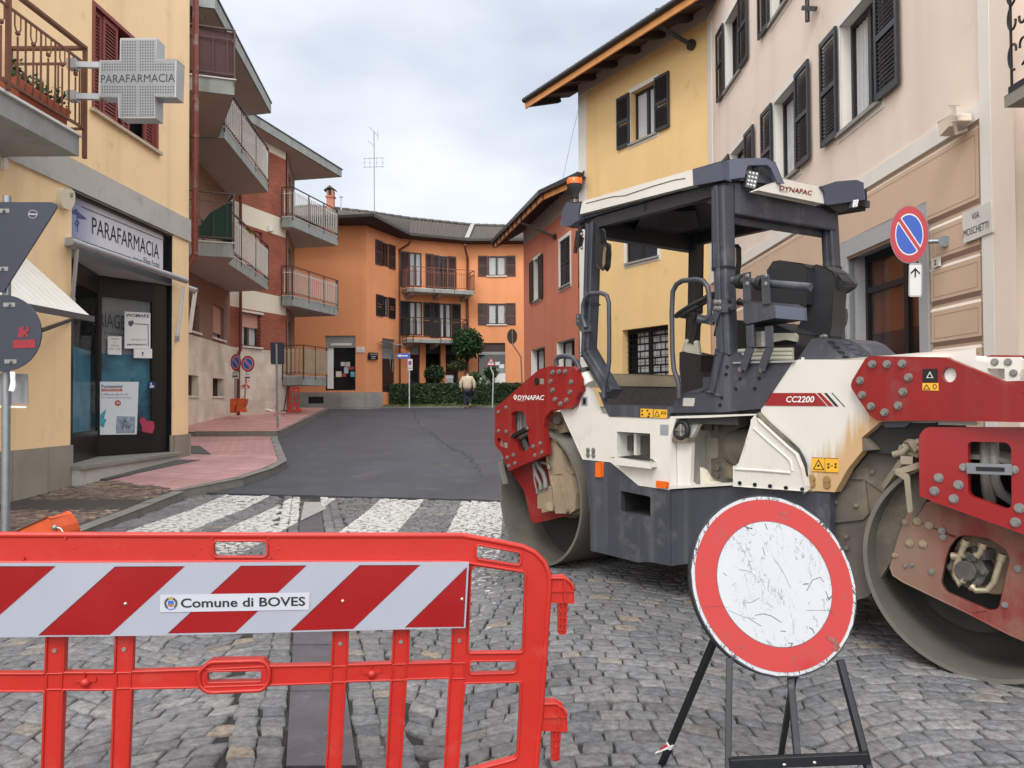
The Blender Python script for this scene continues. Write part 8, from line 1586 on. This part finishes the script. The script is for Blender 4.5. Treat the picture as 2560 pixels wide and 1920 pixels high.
def bush(nm, lab, c, px_c, px_r, Y, ry, trunk=None, n=1200, size=.12, col='#3f5a33', shell=.45, cat='shrub', group=None, parts=1):
    """crown centre px_c, half sizes px_r in crop c at depth Y"""
    k = Y/F*{id(E1): .1808}.get(id(c), .1808); ce = atY(*c(*px_c), Y); rad = (px_r[0]*k, ry or px_r[0]*k, px_r[1]*k)
    o = thing(nm, lab, cat, (ce.x, Y, zg+.1), group); rn = random.Random(int(px_c[0])); mb = MB(leafmat('leaf_'+col[1:], col, .6, 3.2))
    for i in range(26):
        t_ = (i+.5)/26; zz_ = 1-2*t_; a_ = i*2.399; d = Vector((math.cos(a_)*math.sqrt(1-zz_*zz_), math.sin(a_)*math.sqrt(1-zz_*zz_), zz_)); cc = ce+Vector((d.x*rad[0], d.y*rad[1], d.z*rad[2]))*rn.uniform(.5, .64); leaves(mb, cc, tuple(q*rn.uniform(.34, .46) for q in rad), n//24, size, rn, shell)
    leaves(mb, ce, tuple(q*.6 for q in rad), n//6, size*1.3, rn, .2)
    part('crown', mb, o); mb = MB(M('bark', '#3e332a', .9, var=.3, scale=12)); t0 = Vector((ce.x+.02, Y, zg+.05)); mb.tube([t0, t0.lerp(ce, .5)+Vector((.03, 0, 0)), ce], [.07 if trunk else .05, .055, .03], 8)
    for i in range(5): d = Vector((rn.gauss(0, 1), rn.gauss(0, 1), abs(rn.gauss(0, 1)))).normalized(); b0 = t0.lerp(ce, rn.uniform(.6, .95)); mb.tube([b0, b0+Vector((d.x*rad[0], d.y*rad[1], d.z*rad[2]))*.6], [.03, .01], 6)
    part('trunk', mb, o); return o
bush('topiary_tree', 'egg-shaped clipped evergreen tree on a bare trunk behind the hedge', E1, (1262, 440), (255, 265), 38.4, .8, 1, 5200, .14, '#26401f', .3, 'tree')
bush('round_shrub', 'large round dark shrub left of the clipped tree', E1, (812, 855), (160, 150), 38.3, .6, None, 2600, .12, '#243a21', .4)
bush('loose_shrub', 'loose mid-green shrub between the round shrub and the clipped tree', E1, (1120, 745), (160, 100), 38.5, .5, None, 1500, .12, '#3f5030', .3)
bush('small_shrub', 'small dark shrub right of the clipped tree, behind the triangular sign', E1, (1590, 840), (120, 110), 38.5, .4, None, 900, .12, '#2c4429', .2)
bush('low_shrub', 'low spreading shrub just behind the walking person', E1, (1370, 900), (110, 90), 38.2, .4, None, 800, .11, '#3a5230', .2)
bush('silver_shrub', 'small grey-green shrub at the foot of the triangular sign', E1, (1480, 950), (90, 60), 38.0, .3, None, 500, .1, '#6b7f66', .2)
mb = MB(M('bark', '#3e332a')); 
mb = MB(leafmat('vine_green', '#61743c')); rn = random.Random(4)
for x, y in ((380, 700), (400, 760), (350, 830), (400, 880), (370, 920), (340, 690)): leaves(mb, atY(*E1(x, y), 38.6), (.16, .1, .2), 60, .12, rn, .1)
solo('climbing_plant', mb, 'climbing plant on the orange wall behind the one-way sign', 'plant')
mb = MB(PAPER)
for x in range(970, 1072, 15): mb.bar(atY(*E1(x, 990), 38.0), atY(*E1(x+4, 868 if x % 2 else 875), 38.0), .03, .02)
mb.bar(atY(*E1(965, 900), 38.02), atY(*E1(1072, 900), 38.02), .02, .03); solo('picket_fence', mb, 'short white picket fence behind the hedge', 'fence')
for x, y, h in ((1450, 960, 60), (1535, 975, 38)):
    p = atY(*E1(x, y+30), 37.9); hh = h*.1808*37.9/F; mb = MB(PAPER); mb.tube([p, p+up*hh*.5, p+up*hh*.7], [.09, .06, .03], 8); mb.ball(p+up*hh*.85, hh*.22, 8, 6); mb.tube([p+up*hh*.98, p+up*hh*1.35], [.05, .005], 8); solo('garden_gnome', mb, ('taller' if h > 50 else 'shorter')+' of two small white garden figures behind the hedge', 'figurine', 'garden figures')
# ---- signs on the far verge
def pxpole(c, pts, Y, r, mat, parent, nm='post'):
    P = [Vector(atY(*c(*p), Y)) for p in pts]; P[-1].z = g(Y); mb = MB(mat); Q = []
    for i, p in enumerate(P): Q += [p] if i in (0, len(P)-1) else [p.lerp(P[i-1], .12), p, p.lerp(P[i+1], .12)]
    mb.tube(Q, r, 10); return part(nm, mb, parent)
Y_ = 36.3; VP = Pl((0, Y_), (1, 0))
o = thing('one_way_sign', 'blue one-way arrow sign over a small no-stopping plate on a thin white post', 'road sign', atY(*E1(460, 1300), Y_)); pxpole(E1, ((460, 560), (461, 1300)), Y_, .028, M('post_white', '#c9ccd0', .4, .2), o)
OB_ = M('oneway_blue', '#2f62c4', .4, 0, .03); mb = MB(OB_); mb.pp(VP, px(E1, (285, 572), (465, 572), (465, 640), (285, 640)), .05, .02); q = part('arrow_plate', mb, o); mb = MB(PAPER); mb.pp(VP, px(E1, (288, 604), (340, 582), (340, 596), (440, 596), (440, 614), (340, 614), (340, 628)), .052, .001); part('arrow', mb, q)
mb = MB(PAPER); mb.pp(VP, px(E1, (440, 650), (504, 650), (504, 806), (440, 806)), .06, .02); q = part('parking_plate', mb, o); mb = MB(NPR); mb.pp(VP, px(E1, *ell(470, 705, 24, 34)), .062, .001); mb.m(NPB).pp(VP, px(E1, *ell(470, 705, 17, 24)), .063, .001); mb.m(NPR).pp(VP, px(E1, (452, 690), (458, 684), (488, 720), (482, 726)), .064, .001); mb.m(INK).pp(VP, px(E1, (448, 758), (496, 758), (496, 764), (448, 764)), .062, .001); mb.pp(VP, px(E1, (446, 776), (498, 776), (498, 784), (446, 784)), .062, .001); part('symbol', mb, q)
o = thing('triangle_sign', 'red-edged triangular children warning sign on a bent white post', 'road sign', atY(*E1(1610, 1300), Y_)); pxpole(E1, ((1586, 745), (1590, 790), (1622, 850), (1610, 1300)), Y_, .028, MC['post_white'], o)
mb = MB(NPR); mb.pp(VP, fillet(px(E1, (1590, 620), (1655, 742), (1520, 742)), 2), .05, .02); q = part('sign_plate', mb, o); mb = MB(PAPER); mb.pp(VP, px(E1, (1590, 650), (1634, 730), (1542, 730)), .052, .001); mb.m(INK)
for x in (1578, 1600): mb.pp(VP, px(E1, (x-6, 685), (x+5, 690), (x+8, 712), (x-2, 708), (x-8, 716)), .054, .001); mb.pp(VP, px(E1, *ell(x, 680, 4, 4, 8)), .054, .001)
part('symbol', mb, q)
Yr = 33; VR = Pl((0, Yr), (1, 0)); o = thing('round_sign', 'dark round sign back on a bent post before the orange wall', 'road sign', atY(*E1(2030, 1310), Yr)); pxpole(E1, ((1885, 235), (1890, 450), (2005, 620), (2030, 1310)), Yr, .03, M('post_brown_grey', '#857264', .5, .3), o); mb = MB(M('sign_back_dark', '#2b2625', .6)); mb.pp(VR, px(E1, *ell(1883, 338, 70, 106, 36)), -.04, .02); part('sign_plate', mb, o)
# ================================================================== PERSON (seen from behind, walking away)
pyY = 35.4; k_ = .1808*pyY/F; base = atY(*E1(1265, 1370), pyY); gz_ = g(pyY)+.018; X0 = base.x
def skin(nm, verts, edges, radii, mat, parent=None, loc=None, sub=2):
    me = bpy.data.meshes.new(nm); me.from_pydata(verts, edges, []); ob_ = bpy.data.objects.new(nm, me); sc.collection.objects.link(ob_); bpy.context.view_layer.objects.active = ob_
    m_ = ob_.modifiers.new('s', 'SKIN'); s2 = ob_.modifiers.new('u', 'SUBSURF'); s2.levels = sub; s2.render_levels = sub
    for v, r_ in zip(me.skin_vertices[0].data, radii): v.radius = r_ if isinstance(r_, tuple) else (r_, r_)
    me.skin_vertices[0].data[0].use_root = True
    bpy.context.view_layer.update(); ev_ = ob_.evaluated_get(bpy.context.evaluated_depsgraph_get()); m2 = bpy.data.meshes.new_from_object(ev_); bpy.data.objects.remove(ob_)
    m2.materials.clear(); m2.materials.append(mat); m2.polygons.foreach_set('use_smooth', [True]*len(m2.polygons)); o2 = bpy.data.objects.new(nm, m2); sc.collection.objects.link(o2); m2.name = nm
    if parent: o2.parent = parent
    else: o2.location = loc
    return o2
SK = M('skin', '#b98a72', .6, 0, .05)
# local coordinates: x right, y away, z up; height about 1.68 m, head bowed forward
body = [(0, 0, .92), (0, .0, 1.12), (0, .04, 1.36), (0, .10, 1.44), (0, .17, 1.50), (0, .20, 1.58), (0, .21, 1.66), (-.19, .02, 1.37), (-.27, .02, 1.12), (-.27, .08, .90), (-.26, .10, .82), (.19, .02, 1.37), (.28, .02, 1.12), (.28, .08, .90), (.27, .10, .82),
        (-.09, 0, .88), (-.10, .02, .48), (-.09, -.04, .08), (-.09, .06, .04), (.09, 0, .88), (.11, .10, .50), (.13, -.06, .16), (.13, .02, .08), (-.25, .14, .78), (.26, .14, .78)]
be = [(0, 1), (1, 2), (2, 3), (3, 4), (4, 5), (5, 6), (2, 7), (7, 8), (8, 9), (9, 10), (2, 11), (11, 12), (12, 13), (13, 14), (0, 15), (15, 16), (16, 17), (17, 18), (0, 19), (19, 20), (20, 21), (21, 22), (10, 23), (14, 24)]
brd = [.13, .13, .12, .05, .07, .085, .05, .06, .045, .035, .035, .06, .045, .035, .035, .085, .055, .04, .035, .085, .055, .04, .035, .02, .02]
person = skin('person', body, be, brd, SK, None, (X0, pyY, gz_)); tag(person, 'person walking away with bowed head, in cream jacket and dark blue trousers', 'person')
skin('jacket', [(0, .0, .84), (0, .0, 1.05), (0, .02, 1.28), (0, .05, 1.42), (-.2, .02, 1.37), (-.30, .0, 1.14), (-.30, .05, .90), (.2, .02, 1.37), (.31, .0, 1.14), (.31, .05, .90)], [(0, 1), (1, 2), (2, 3), (2, 4), (4, 5), (5, 6), (2, 7), (7, 8), (8, 9)], [(.23, .15), (.22, .16), (.21, .16), .10, .1, .085, .07, .1, .085, .07], M('jacket_cream', '#c9bda4', .85, var=.08, scale=9, bump=.2), person)
skin('trousers', [(0, 0, .88), (-.09, 0, .8), (-.10, .02, .48), (-.09, -.03, .11), (.09, 0, .8), (.11, .10, .50), (.13, -.04, .19)], [(0, 1), (1, 2), (2, 3), (0, 4), (4, 5), (5, 6)], [(.17, .13), .11, .085, .07, .11, .085, .07], M('trousers_navy', '#262c3d', .85), person)
skin('hair', [(0, .19, 1.56), (0, .19, 1.64), (0, .2, 1.68)], [(0, 1), (1, 2)], [.09, .1, .06], M('hair_dark', '#3a3633', .9), person)
skin('cap_collar', [(-.06, .06, 1.44), (.06, .06, 1.44)], [(0, 1)], [.05, .05], M('collar_white', '#d9d6cc', .8), person)
mb = MB(M('shoe_black', '#1b1b1d', .5)); mb.ball((X0-.09, pyY+.03, gz_+.045), .05, 10, 8, (1, 2.4, .9)); mb.ball((X0+.13, pyY-.02, gz_+.08), .05, 10, 8, (1, 2.2, .9)); part('shoes', mb, person)
mb = MB(M('bag_dark', '#1f2226', .7)); mb.box((X0+.36, pyY+.05, gz_+.6), .12, .25, .32); solo('hand_bag', mb, 'dark bag held in the right hand of the walking person', 'bag', bevel=.03)
print('OBJECTS', len(bpy.data.objects))
